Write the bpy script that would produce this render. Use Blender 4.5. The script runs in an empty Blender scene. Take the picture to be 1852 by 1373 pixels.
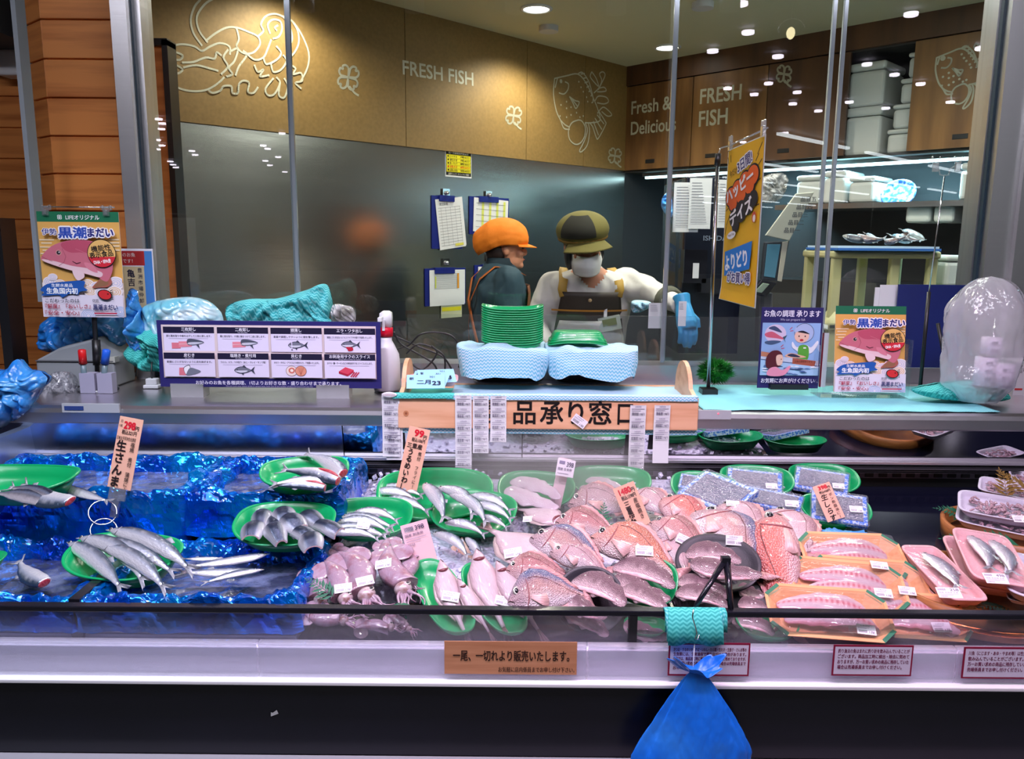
import bpy, math, random
from mathutils import Vector, Matrix, noise
R = math.radians
V = Vector
rnd = random.Random(7)
SC = bpy.context.scene
COL = SC.collection

# ---------------------------------------------------------------- camera
F_PX, CX, CY = 1440.0, 926.0, 686.5
PITCH, ROLL, CAMZ = R(9.85), R(0.5), 1.5
cd = bpy.data.cameras.new('camera'); cam = bpy.data.objects.new('camera', cd); COL.objects.link(cam)
cd.sensor_fit = 'HORIZONTAL'; cd.sensor_width = 36.0; cd.lens = 36.0 * F_PX / 1852.0
cd.clip_start = 0.05; cd.clip_end = 200
CAMROT = Matrix.Rotation(R(90) - PITCH, 4, 'X') @ Matrix.Rotation(ROLL, 4, 'Z')
cam.matrix_world = Matrix.Translation((0, 0, CAMZ)) @ CAMROT
SC.camera = cam
# ---------------------------------------------------------------- world, exposure
w = bpy.data.worlds.new('shop_air'); SC.world = w; w.use_nodes = True
w.node_tree.nodes['Background'].inputs[0].default_value = (.55, .56, .62, 1)
w.node_tree.nodes['Background'].inputs[1].default_value = 0.10
SC.view_settings.view_transform = 'Standard'; SC.view_settings.look = 'None'
SC.view_settings.gamma = 1.0; SC.view_settings.use_curve_mapping = False
SC.view_settings.exposure = 0.0
CYC = SC.cycles
CYC.max_bounces = 8;  CYC.diffuse_bounces = 3;  CYC.glossy_bounces = 4;  CYC.transmission_bounces = 4
CYC.transparent_max_bounces = 16;  CYC.caustics_reflective = False;  CYC.caustics_refractive = False
CYC.sample_clamp_indirect = 4.0;  CYC.sample_clamp_direct = 0

def ray(px, py):
    d = V(((px - CX) / F_PX, (CY - py) / F_PX, -1.0))
    return (CAMROT.to_3x3() @ d).normalized()
def atY(px, py, Y):
    d = ray(px, py); t = Y / d.y
    return V((d.x * t, Y, CAMZ + d.z * t))
def atZ(px, py, z):
    d = ray(px, py); t = (z - CAMZ) / d.z
    return V((d.x * t, d.y * t, z))
DK0, DKS = 0.705, 0.11          # display deck: z = DK0 + DKS*(y-1.46)
def deck(px, py, h=0.0):
    d = ray(px, py)
    # 1.5 + d.z t = DK0 + h + DKS*(d.y t - 1.46)
    t = (DK0 + h - DKS * 1.46 - CAMZ) / (d.z - DKS * d.y)
    if d.y * t < 1.48: t = 1.48 / d.y      # never through the front glass
    return V((d.x * t, d.y * t, CAMZ + d.z * t))
def deckz(y): return DK0 + DKS * (y - 1.46)

# ---------------------------------------------------------------- lamps (light sources)
def lamp(name, kind, loc, target, energy, color, size=.1, size_y=None, spot=None, blend=.5):
    ld = bpy.data.lights.new(name, kind); ld.energy = energy; ld.color = color
    if kind == 'AREA':
        ld.size = size
        if size_y: ld.shape = 'RECTANGLE'; ld.size_y = size_y
    else:
        ld.shadow_soft_size = size
    if kind == 'SPOT': ld.spot_size = R(spot); ld.spot_blend = blend
    o = bpy.data.objects.new(name, ld); COL.objects.link(o); o.location = loc
    d = V(target) - V(loc)
    o.rotation_euler = d.to_track_quat('-Z', 'Y').to_euler()
    return o
PINK = (1.0, .64, .94)
for i, (x, c, e) in enumerate([(-1.15, (.70, .80, 1.0), 92), (-.55, (.82, .80, 1.0), 84), (.0, PINK, 62), (.55, PINK, 66), (1.15, PINK, 58)]):
    lamp('case_spotlight', 'SPOT', (x, 1.05, 2.72), (x, 1.9, .8), e * 1.06, c, .06, spot=84, blend=.8)
for i, x in enumerate([-1.3, -.45, .45, 1.3]):
    lamp('counter_spotlight', 'SPOT', (x, 1.75, 2.75), (x, 2.45, 1.0), 18, (1, .90, .93), .05, spot=80, blend=.8)
lamp('store_daylight_tubes', 'AREA', (0, .55, 3.15), (0, 1.9, .9), 48, (.86, .88, 1.0), 4.5, .5)
lamp('store_aisle_tubes', 'AREA', (0, .12, 3.17), (0, 1.6, .8), 52, (.93, .88, 1.0), 5.0, .25)
for x, y, e in ((-.95, 3.75, 20), (.19, 4.78, 26), (.95, 4.3, 22), (1.9, 3.4, 20), (.45, 3.02, 30)):  # the last, in front of the workers, is added to light their faces
    lamp('kitchen_downlight_and_fill', 'SPOT', (x, y, 2.66), (x, y, 0), e * 2.6, (1.0, .95, .80), .07, spot=150, blend=.6)
lamp('kitchen_fill', 'AREA', (1.2, 3.3, 2.62), (1.2, 3.6, 1), 30, (.88, .95, .86), 1.2, .6)  # broad fill added to brighten the kitchen, no known fixture there

# ---------------------------------------------------------------- materials
MATS = {}
def mat(name, col=(.8, .8, .8), rough=.5, metal=0., spec=.5, alpha=1., trans=0., emit=None, es=0., bump=None, vc=False, sss=0., coat=0., noise_col=None):
    if name in MATS: return MATS[name]
    m = bpy.data.materials.new(name); m.use_nodes = True; nt = m.node_tree; N = nt.nodes; Lk = nt.links
    b = N['Principled BSDF']
    b.inputs['Base Color'].default_value = (*col, 1); b.inputs['Roughness'].default_value = rough
    b.inputs['Metallic'].default_value = metal; b.inputs['Specular IOR Level'].default_value = spec
    b.inputs['Alpha'].default_value = alpha; b.inputs['Transmission Weight'].default_value = trans
    b.inputs['Coat Weight'].default_value = coat; b.inputs['Coat Roughness'].default_value = .08
    if sss: b.inputs['Subsurface Weight'].default_value = sss; b.inputs['Subsurface Radius'].default_value = (.01, .005, .004)
    if emit: b.inputs['Emission Color'].default_value = (*emit, 1); b.inputs['Emission Strength'].default_value = es
    tc = N.new('ShaderNodeTexCoord')
    src = None
    if vc:
        a = N.new('ShaderNodeVertexColor'); a.layer_name = 'Col'; src = a.outputs[0]
    if noise_col:   # (color2, scale(x,y,z), lo, hi, kind)
        c2, sc, lo, hi = noise_col[:4]; kind = noise_col[4] if len(noise_col) > 4 else 'noise'
        mp = N.new('ShaderNodeMapping'); mp.inputs['Scale'].default_value = sc; Lk.new(tc.outputs['Object'], mp.inputs[0])
        if kind == 'noise':
            t = N.new('ShaderNodeTexNoise'); t.inputs['Scale'].default_value = 1; t.inputs['Detail'].default_value = 5; o = t.outputs[0]
        else:
            t = N.new('ShaderNodeTexVoronoi'); t.inputs['Scale'].default_value = 1; o = t.outputs[0]
        Lk.new(mp.outputs[0], t.inputs['Vector'])
        r = N.new('ShaderNodeMapRange'); r.inputs[1].default_value = lo; r.inputs[2].default_value = hi; Lk.new(o, r.inputs[0])
        mx = N.new('ShaderNodeMix'); mx.data_type = 'RGBA'; Lk.new(r.outputs[0], mx.inputs[0])
        if src: Lk.new(src, mx.inputs[6])
        else: mx.inputs[6].default_value = (*col, 1)
        mx.inputs[7].default_value = (*c2, 1); src = mx.outputs[2]
    if src: Lk.new(src, b.inputs['Base Color'])
    if bump:        # (scale xyz, strength, distance, kind)
        sc, st, di = bump[:3]; kind = bump[3] if len(bump) > 3 else 'noise'
        mp = N.new('ShaderNodeMapping'); mp.inputs['Scale'].default_value = sc; Lk.new(tc.outputs['Object'], mp.inputs[0])
        if kind == 'noise':
            t = N.new('ShaderNodeTexNoise'); t.inputs['Detail'].default_value = 4; o = t.outputs[0]
        elif kind == 'wave':
            t = N.new('ShaderNodeTexWave'); t.inputs['Distortion'].default_value = 0; o = t.outputs[0]
        else:
            t = N.new('ShaderNodeTexVoronoi'); o = t.outputs[0]
        t.inputs['Scale'].default_value = 1
        Lk.new(mp.outputs[0], t.inputs['Vector'])
        bp = N.new('ShaderNodeBump'); bp.inputs['Strength'].default_value = st; bp.inputs['Distance'].default_value = di
        Lk.new(o, bp.inputs['Height']); Lk.new(bp.outputs[0], b.inputs['Normal'])
    MATS[name] = m
    return m
def s2l(c):
    return tuple((x / 12.92 if x <= .04045 else ((x + .055) / 1.055) ** 2.4) for x in (v / 255. for v in c))
def ink(c, rough=.55):
    """flat printed colour given as sRGB 0-255"""
    k = 'ink_%02x%02x%02x' % tuple(int(v) for v in c)
    return mat(k, s2l(c), rough, spec=.3)
def glassmat(name, col=(1, 1, 1), refl=1.0, rough=.0, tint=None, haze=0., hazecol=(.8, .8, .8), bump=None, ior=1.45):
    """clear sheet: transparent + fresnel gloss (+ a little milky scatter)"""
    if name in MATS: return MATS[name]
    m = bpy.data.materials.new(name); m.use_nodes = True; nt = m.node_tree; N = nt.nodes; Lk = nt.links
    for n in list(N): N.remove(n)
    out = N.new('ShaderNodeOutputMaterial'); tr = N.new('ShaderNodeBsdfTransparent'); tr.inputs[0].default_value = (*col, 1)
    gl = N.new('ShaderNodeBsdfGlossy'); gl.inputs['Roughness'].default_value = rough; gl.inputs[0].default_value = (1, 1, 1, 1)
    fr = N.new('ShaderNodeFresnel'); fr.inputs[0].default_value = ior
    mu = N.new('ShaderNodeMath'); mu.operation = 'MULTIPLY'; mu.inputs[1].default_value = refl; mu.use_clamp = True
    ge = N.new('ShaderNodeNewGeometry'); iv = N.new('ShaderNodeMath'); iv.operation = 'SUBTRACT'; iv.inputs[0].default_value = 1; Lk.new(ge.outputs['Backfacing'], iv.inputs[1])
    m9 = N.new('ShaderNodeMath'); m9.operation = 'MULTIPLY'; Lk.new(fr.outputs[0], m9.inputs[0]); Lk.new(iv.outputs[0], m9.inputs[1]); Lk.new(m9.outputs[0], mu.inputs[0]); mix = N.new('ShaderNodeMixShader'); Lk.new(mu.outputs[0], mix.inputs[0])
    base = tr.outputs[0]
    if haze > 0:
        df = N.new('ShaderNodeBsdfDiffuse'); df.inputs[0].default_value = (*hazecol, 1)
        tl = N.new('ShaderNodeBsdfTranslucent'); tl.inputs[0].default_value = (*hazecol, 1)
        m0 = N.new('ShaderNodeMixShader'); m0.inputs[0].default_value = .5; Lk.new(df.outputs[0], m0.inputs[1]); Lk.new(tl.outputs[0], m0.inputs[2])
        m1 = N.new('ShaderNodeMixShader'); m1.inputs[0].default_value = haze; Lk.new(base, m1.inputs[1]); Lk.new(m0.outputs[0], m1.inputs[2]); base = m1.outputs[0]
    Lk.new(base, mix.inputs[1]); Lk.new(gl.outputs[0], mix.inputs[2]); Lk.new(mix.outputs[0], out.inputs[0])
    if bump:
        tc = N.new('ShaderNodeTexCoord'); mp = N.new('ShaderNodeMapping'); mp.inputs['Scale'].default_value = bump[0]; Lk.new(tc.outputs['Object'], mp.inputs[0])
        t = N.new('ShaderNodeTexNoise'); t.inputs['Scale'].default_value = 1; t.inputs['Detail'].default_value = 3; Lk.new(mp.outputs[0], t.inputs['Vector'])
        bp = N.new('ShaderNodeBump'); bp.inputs['Strength'].default_value = bump[1]; bp.inputs['Distance'].default_value = bump[2]
        Lk.new(t.outputs[0], bp.inputs['Height']); Lk.new(bp.outputs[0], gl.inputs['Normal'])
    MATS[name] = m
    return m

# ---------------------------------------------------------------- mesh builder
class MB:
    def __init__(s, M=None): s.v = []; s.f = []; s.m = []; s.sm = []; s.c = []; s.M = M or Matrix(); s.mi = 0; s.smooth = True; s.col = (1, 1, 1); s.usecol = False
    def pt(s, p, c=None):
        s.v.append(tuple(s.M @ V(p))); s.c.append(c or s.col); return len(s.v) - 1
    def face(s, idx, smooth=None): s.f.append(tuple(idx)); s.m.append(s.mi); s.sm.append(s.smooth if smooth is None else smooth)
    def poly(s, pts, smooth=False): s.face([s.pt(p) for p in pts], smooth)
    def box(s, c, d, rot=None, taper=1.0):
        x, y, z = d[0] / 2, d[1] / 2, d[2] / 2; Q = rot or Matrix.Identity(3); c = V(c); i = []
        for (a, b, e) in ((-1, -1, -1), (1, -1, -1), (1, 1, -1), (-1, 1, -1), (-1, -1, 1), (1, -1, 1), (1, 1, 1), (-1, 1, 1)):
            k = taper if e > 0 else 1
            i.append(s.pt(c + Q @ V((a * x * k, b * y * k, e * z))))
        for q in ((3, 2, 1, 0), (4, 5, 6, 7), (0, 1, 5, 4), (1, 2, 6, 5), (2, 3, 7, 6), (3, 0, 4, 7)): s.face([i[k] for k in q], False)
        return s
    def b2(s, lo, hi): return s.box([(lo[k] + hi[k]) / 2 for k in range(3)], [abs(hi[k] - lo[k]) for k in range(3)])
    def loft(s, rings, closed=True, cap0=True, cap1=True, cols=None):
        ids = []
        for k, r in enumerate(rings): ids.append([s.pt(p, cols[k][j] if cols else None) for j, p in enumerate(r)])
        n = len(rings[0])
        for a, b in zip(ids[:-1], ids[1:]):
            for j in range(n if closed else n - 1):
                j2 = (j + 1) % n; s.face((a[j], a[j2], b[j2], b[j]))
        if closed and cap0: s.face(list(reversed(ids[0])), False)
        if closed and cap1: s.face(ids[-1], False)
        return s
    def tube(s, pts, r, n=8, cap=True):
        pts = [V(p) for p in pts]; rr = r if isinstance(r, (list, tuple)) else [r] * len(pts); rings = []
        up = V((0, 0, 1)); prev = None
        for k, p in enumerate(pts):
            t = (pts[min(k + 1, len(pts) - 1)] - pts[max(k - 1, 0)]).normalized()
            if prev is None:
                a = t.orthogonal().normalized() if abs(t.dot(up)) > .95 else t.cross(up).normalized()
            else: a = (prev - t * prev.dot(t)).normalized()
            prev = a; b = t.cross(a)
            rings.append([p + (a * math.cos(2 * math.pi * j / n) + b * math.sin(2 * math.pi * j / n)) * rr[k] for j in range(n)])
        return s.loft(rings, True, cap, cap)
    def cyl(s, a, b, r, n=20, r2=None): return s.tube([a, b], [r, r if r2 is None else r2], n)
    def lathe(s, prof, c=(0, 0, 0), n=24, cap=True):
        c = V(c)
        return s.loft([[c + V((math.cos(2 * math.pi * j / n) * r, math.sin(2 * math.pi * j / n) * r, z)) for j in range(n)] for r, z in prof], True, cap, cap)
    def ell(s, c, rad, rot=None, nu=14, nv=10):
        Q = rot or Matrix.Identity(3); c = V(c); rings = []
        for i in range(nv + 1):
            a = math.pi * (i / nv); a = min(max(a, .02), math.pi - .02)
            rings.append([c + Q @ V((rad[0] * math.sin(a) * math.cos(2 * math.pi * j / nu), rad[1] * math.sin(a) * math.sin(2 * math.pi * j / nu), -rad[2] * math.cos(a))) for j in range(nu)])
        return s.loft(rings)
    def grid(s, fn, nu, nv, colfn=None):
        ids = [[s.pt(fn(i / nu, j / nv), colfn(i / nu, j / nv) if colfn else None) for j in range(nv + 1)] for i in range(nu + 1)]
        for i in range(nu):
            for j in range(nv): s.face((ids[i][j], ids[i + 1][j], ids[i + 1][j + 1], ids[i][j + 1]))
        return s
    def mesh(s, name, mats):
        me = bpy.data.meshes.new(name); me.from_pydata(s.v, [], s.f)
        for m in (mats if isinstance(mats, (list, tuple)) else [mats]): me.materials.append(m)
        me.polygons.foreach_set('material_index', s.m); me.polygons.foreach_set('use_smooth', s.sm)
        if s.usecol:
            ca = me.color_attributes.new('Col', 'FLOAT_COLOR', 'POINT')
            ca.data.foreach_set('color', [x for c in s.c for x in (*c, 1.0)])
        me.update(); return me
    def build(s, name, mats, parent=None, label=None):
        return link(name, s.mesh(name, mats), parent, label)
def link(name, me, parent=None, label=None):
    o = bpy.data.objects.new(name, me); COL.objects.link(o)
    if parent: o.parent = parent
    if label: o['label'] = label
    return o
def tag(o, label, cat, group=None, kind=None):
    o['label'] = label; o['category'] = cat
    if group: o['group'] = group
    if kind: o['kind'] = kind
    return o
def struct(o): o['kind'] = 'structure'; return o
def thing(name, label, cat, Mx=None, group=None):
    o = bpy.data.objects.new(name, None); COL.objects.link(o); o.empty_display_size = .02
    if Mx is not None:
        if not isinstance(Mx, Matrix): Mx = Matrix.Translation(Mx)
        o.matrix_world = Mx
    return tag(o, label, cat, group)
def bevel(o, w=.003, seg=2):
    """bevel and bake the result into the mesh"""
    m = o.modifiers.new('b', 'BEVEL'); m.width = w; m.segments = seg; m.limit_method = 'ANGLE'; m.angle_limit = R(40); return o
def solid(o, t): m = o.modifiers.new('s', 'SOLIDIFY'); m.thickness = t; m.offset = 0; return o
def remeshed(mb, vox, smooth=4, name='x', mats=None):
    """fuse overlapping closed shapes into one continuous skin"""
    me = mb.mesh(name, mats); o = bpy.data.objects.new('tmp', me); COL.objects.link(o)
    m = o.modifiers.new('r', 'REMESH'); m.mode = 'VOXEL'; m.voxel_size = vox; m.use_smooth_shade = True
    m = o.modifiers.new('s', 'SMOOTH'); m.factor = .5; m.iterations = smooth
    dg = bpy.context.evaluated_depsgraph_get(); out = bpy.data.meshes.new_from_object(o.evaluated_get(dg)); out.name = name
    bpy.data.objects.remove(o); bpy.data.meshes.remove(me)
    return out
def frame(A, B, face=0., wid=None, up=None, th=None):
    """matrix with X from B to A (length as scale), Z = normal leaning towards the shopper by face degrees"""
    A = V(A); B = V(B); L = (A - B).length; X = (A - B) / L
    n = V((0, -math.sin(R(face)), math.cos(R(face)))); n = (n - X * n.dot(X)).normalized(); Y = n.cross(X)
    if up is not None and (Y.dot(V((0, 1, 1))) < 0) == up: Y = -Y
    sy = wid or L; sz = th or sy
    return Matrix.Translation((A + B) / 2) @ Matrix((X * L, Y * sy, n * sz)).transposed().to_4x4()
class Proto:
    """parts shared by many copies: (name, mesh, index of parent part or None)"""
    def __init__(s): s.p = []
    def add(s, name, me, par=None, label=None): s.p.append((name, me, par, label)); return len(s.p) - 1
    def put(s, name, label, cat, Mx, group=None):
        t = thing(name, label, cat, Mx, group); made = []
        for (n, me, par, lb) in s.p: made.append(link(n, me, t if par is None else made[par], lb))
        return t
def fbm(p, s=1.): return noise.noise(V(p) * s)

# ---------------------------------------------------------------- flat printing (layers of ink on a board, local X right, Z up, facing -Y)
TXT = {}
def textmesh(body, bold=0.0):
    k = (body, bold)
    if k not in TXT:
        c = bpy.data.curves.new('t', 'FONT'); c.body = body; c.offset = bold; c.resolution_u = 3
        o = bpy.data.objects.new('t', c); COL.objects.link(o)
        me = bpy.data.meshes.new_from_object(o.evaluated_get(bpy.context.evaluated_depsgraph_get()))
        v = [tuple(x.co) for x in me.vertices]; f = [tuple(p.vertices) for p in me.polygons]
        if not v: v = [(0, 0, 0)]
        TXT[k] = (v, f, min(p[0] for p in v), max(p[0] for p in v), min(p[1] for p in v), max(p[1] for p in v))
        bpy.data.objects.remove(o); bpy.data.curves.remove(c); bpy.data.meshes.remove(me)
    return TXT[k]
class Print:
    """drawing area W x H units (y down) on a board w x h metres"""
    def __init__(s, W, H, w, h, y0=-.0006, org=None, curve=None):
        s.W, s.H, s.kx, s.kz = W, H, w / W, h / H; s.w, s.h = w, h; s.lay = 0; s.y0 = y0; s.mb = MB(); s.cols = {}; s.org = org or (-w / 2, h); s.curve = curve
    def P(s, x, y):
        if s.W > 1: x = min(max(x, 0), s.W); y = min(max(y, 0), s.H)
        X = s.org[0] + x * s.kx; Z = s.org[1] - y * s.kz; d = s.curve(X, Z) if s.curve else 0
        return (X, s.y0 - s.lay * .00011 + d, Z)
    def setc(s, c):
        c = tuple(c)
        if c not in s.cols: s.cols[c] = len(s.cols)
        s.mb.mi = s.cols[c]; s.lay += 1
    def poly(s, pts, c): s.setc(c); s.mb.poly([s.P(*p) for p in pts]); return s
    def rect(s, x, y, w, h, c): return s.poly([(x, y), (x, y + h), (x + w, y + h), (x + w, y)], c)
    def oval(s, x, y, rx, ry, c, n=28, rot=0):
        ca, sa = math.cos(R(rot)), math.sin(R(rot))
        return s.poly([(x + rx * math.cos(-2 * math.pi * k / n) * ca - ry * math.sin(-2 * math.pi * k / n) * sa, y + rx * math.cos(-2 * math.pi * k / n) * sa + ry * math.sin(-2 * math.pi * k / n) * ca) for k in range(n)], c)
    def blob(s, pts, c, n=4):
        """smooth closed outline"""
        out = []; m = len(pts)
        for i in range(m):
            p0, p1, p2, p3 = pts[i - 1], pts[i], pts[(i + 1) % m], pts[(i + 2) % m]
            for k in range(n):
                t = k / n
                out.append(tuple(.5 * (2 * p1[a] + (p2[a] - p0[a]) * t + (2 * p0[a] - 5 * p1[a] + 4 * p2[a] - p3[a]) * t * t + (3 * p1[a] - p0[a] - 3 * p2[a] + p3[a]) * t ** 3) for a in (0, 1)))
        return s.poly(out, c)
    def line(s, pts, wd, c, closed=False):
        s.setc(c); pts = list(pts) + ([pts[0]] if closed else [])
        for a, b in zip(pts[:-1], pts[1:]):
            dx, dy = b[0] - a[0], b[1] - a[1]; L = math.hypot(dx, dy) or 1; nx, ny = -dy / L * wd / 2, dx / L * wd / 2; ex, ey = dx / L * wd * .25, dy / L * wd * .25
            s.mb.poly([s.P(a[0] + nx - ex, a[1] + ny - ey), s.P(b[0] + nx + ex, b[1] + ny + ey), s.P(b[0] - nx + ex, b[1] - ny + ey), s.P(a[0] - nx - ex, a[1] - ny - ey)])
        return s
    def text(s, body, x, y, size, c, bold=0.0, w=None, al='l', rot=0, shear=0, outline=None):
        """size = line height in units; (x, y) = baseline; w forces the width"""
        if outline: s.text(body, x, y, size, outline[0], bold + outline[1], w, al, rot, shear)
        v, f, x0, x1, y0, y1 = textmesh(body); s.setc(c)
        k = size; kx = (w / max(x1 - x0, 1e-3)) if w else size
        ox = x - (x0 * kx if al == 'l' else (x0 + x1) / 2 * kx if al == 'c' else x1 * kx)
        ca, sa = math.cos(R(rot)), math.sin(R(rot)); bb = bold * size
        offs = [(0, 0)] if not bold else [(-bb, 0), (bb, 0)] if bold < .013 else [(bb * math.cos(a), bb * math.sin(a)) for a in (.8, 2.4, 3.9, 5.5)] if bold < .06 else [(0, 0)] + [(bb * math.cos(a * .785), bb * math.sin(a * .785)) for a in range(8)]
        for j, (ax, ay) in enumerate(offs):
            b = len(s.mb.v); s.lay += .08
            for p in v:
                lx = ox - x + p[0] * kx + shear * p[1] * k + ax; ly = -p[1] * k + ay
                s.mb.pt(s.P(x + lx * ca - ly * sa, y + lx * sa + ly * ca))
            for q in f: s.mb.face([b + i for i in q], False)
        return s
    def vtext(s, body, x, y, size, step, c, bold=0.0, w=None, shear=0):
        for k, ch in enumerate(body):
            if ch != ' ': s.text(ch, x, y + k * step, size, c, bold, w, 'c', shear=shear)
        return s
    def done(s, parent, name='print'): return s.mb.build(name, [ink(c) for c in s.cols], parent)
# ================================================================ room shell
STEEL = mat('brushed_steel', (.55, .55, .56), .28, 1.0, bump=((1, 1, 90), .05, .002))
STEELV = mat('brushed_steel_post', (.78, .77, .78), .34, 1.0, bump=((2, 2, 60), .25, .002))
STEELW = mat('kitchen_wall_steel', (.50, .48, .45), .24, 1.0, bump=((1.2, 1.2, 9), .10, .012))
BLACK = mat('black_plastic', (.012, .012, .014), .35)
BLACKG = mat('black_gloss', (.01, .01, .016), .18)
WHITE = mat('white_plastic', (.75, .76, .78), .4)
CREAM = mat('cream_plastic', (.55, .52, .42), .5)
CHROME = mat('chrome', (.8, .8, .82), .12, 1.0)
PLANK = mat('cedar_planks', s2l((230, 146, 76)), .42, noise_col=(s2l((178, 96, 42)), (1.6, 1.6, 26), .45, .75))
CABW = mat('cabinet_wood', s2l((146, 104, 58)), .45, noise_col=(s2l((86, 54, 28)), (9, 9, 1.1), .35, .7))
CABD = mat('cabinet_wood_dark', s2l((98, 64, 38)), .45, noise_col=(s2l((62, 38, 22)), (9, 9, 1.1), .35, .7))
TAN = mat('tan_wall_panel', s2l((142, 112, 62)), .6, noise_col=(s2l((130, 102, 54)), (60, 60, 60), .3, .7))
DARKW = mat('dark_room_wall', (.03, .03, .035), .6)
CEILM = mat('kitchen_ceiling_paint', s2l((206, 202, 168)), .7)
FLOORM = mat('vinyl_floor', (.25, .25, .24), .3)
STOREC = mat('store_ceiling_paint', (.10, .10, .11), .7)
STOREW = mat('store_wall_paint', (.16, .12, .10), .7)

def slab(name, lo, hi, m): return struct(MB().b2(lo, hi).build(name, m))
slab('floor', (-14, -34, -.05), (14, 9, 0), FLOORM)
slab('floor_kitchen', (-3.4, 2.9, 0), (4.4, 7.5, .004), mat('kitchen_floor', (.62, .60, .54), .5))
slab('ceiling', (-3.6, 2.83, 2.7), (4.2, 7.6, 2.75), CEILM)
slab('ceiling_store', (-14, -34, 3.2), (14, 2.8, 3.25), STOREC)
slab('wall_fascia', (-3, 2.86, 2.72), (4, 2.93, 3.25), DARKW)
slab('wall_store_rear', (-14, -34.1, 0), (14, -34, 3.2), STOREW)
slab('wall_store_side', (-14.1, -34, 0), (-14, 9, 3.2), STOREW)
slab('wall_store_east', (14, -34, 0), (14.1, 9, 3.2), STOREW)

CN = V((.79, 5.84, 0))                      # kitchen corner; the two walls meet here at 45 degrees to the counter
ML = Matrix.Translation(CN) @ Matrix.Rotation(R(45), 4, 'Z')     # tan/steel wall, local x < 0 runs to the left
MR = Matrix.Translation(CN) @ Matrix.Rotation(R(-45), 4, 'Z')    # cupboard wall, local x > 0 runs to the right
def onwall(px, py, Mx, y=0.):
    Mi = Mx.inverted(); o = Mi @ V((0, 0, CAMZ)); d = Mi.to_3x3() @ ray(px, py); t = (y - o.y) / d.y
    p = o + d * t; return p.x, p.z
wl = struct(MB().b2((-3.5, 0, 0), (0, .1, 2.0)).build('wall_left', STEELW)); wl.matrix_world = ML
for a, b in ((0, .47), (.474, 1.02), (1.024, 1.95), (1.954, 3.5)):
    struct(MB().b2((-b, -.012, 2.0), (-a, .1, 2.7)).build('wall_panel', TAN, wl))
wr = struct(MB().b2((0, .0, 2.62), (4.6, .1, 2.7)).build('wall_right', CABD)); wr.matrix_world = MR
wb = MB(); wb.b2((0, .55, 0), (4.6, .65, 2.7)); wb.b2((-.02, 0, 0), (.0, .6, 2.7)); wb.b2((4.6, 0, 0), (4.62, .65, 2.7)); wb.build('wall_recess', DARKW, wr)
MB().b2((0, -.03, 2.57), (4.6, .0, 2.70)).build('trim_cornice', CABD, wr)
# wall drawings ---------------------------------------------------
DECAL = (196, 194, 172)
def wp(par, Mx, y): return Print(1, 1, 1, 1, y0=y, org=(0, 0)), (lambda q: (onwall(q[0], q[1], Mx, y)[0], -onwall(q[0], q[1], Mx, y)[1]))
def strokes(name, par, Mx, lines, wd, y=-.0135, dots=()):
    p, f = wp(par, Mx, y)
    for l in lines:
        pts = [f(q) for q in l]
        if len(pts) > 2:     # smooth
            o = []
            for i in range(len(pts) - 1):
                p0, p1, p2, p3 = pts[max(i - 1, 0)], pts[i], pts[i + 1], pts[min(i + 2, len(pts) - 1)]
                for k in range(4):
                    t = k / 4; o.append(tuple(.5 * (2 * p1[a] + (p2[a] - p0[a]) * t + (2 * p0[a] - 5 * p1[a] + 4 * p2[a] - p3[a]) * t * t + (3 * p1[a] - p0[a] - 3 * p2[a] + p3[a]) * t ** 3) for a in (0, 1)))
            pts = o + [pts[-1]]
        p.line(pts, wd, DECAL)
    for q, r in dots:
        c = f(q); p.oval(c[0], c[1], r, r, DECAL, 10)
    return p.done(par, name)
def clover(par, Mx, cx, cy, s, y):
    L = []
    for k in range(4):
        a = R(45 + 90 * k + 8); ca, sa = math.cos(a), math.sin(a)
        sh = [(0, 0), (.25, -.2), (.55, -.42), (.85, -.38), (.98, -.14), (.82, 0), (.98, .14), (.85, .38), (.55, .42), (.25, .2), (0, 0)]
        L.append([(cx + s * .85 * (u * ca - v * sa), cy + s * (u * sa + v * ca)) for u, v in sh])
    L.append([(cx + s * .1, cy + s * .7), (cx + s * .45, cy + s * 1.15), (cx + s * .75, cy + s * 1.35)])
    return strokes('clover_drawing', par, Mx, L, .011, y)
for cx, cy, s in ((630, 140, 24), (929, 209, 18), (1112, 282, 15)): clover(wl, ML, cx, cy, s, -.0135)
def walltext(par, Mx, body, p0, p1, hpx, y, bold=.012, name='lettering'):
    x0, z0 = onwall(*p0, Mx, y); x1, z1 = onwall(*p1, Mx, y); xa, za = onwall(p0[0], p0[1] - hpx, Mx, y)
    p = Print(1, 1, 1, 1, y0=y, org=(0, 0)); p.text(body, x0, -z0, (za - z0) / .69, DECAL, bold, w=x1 - x0, rot=math.degrees(math.atan2(z0 - z1, x1 - x0))); return p.done(par, name)
walltext(wl, ML, 'FRESH FISH', (729, 134), (856, 155), 25, -.0135, .02)
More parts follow.
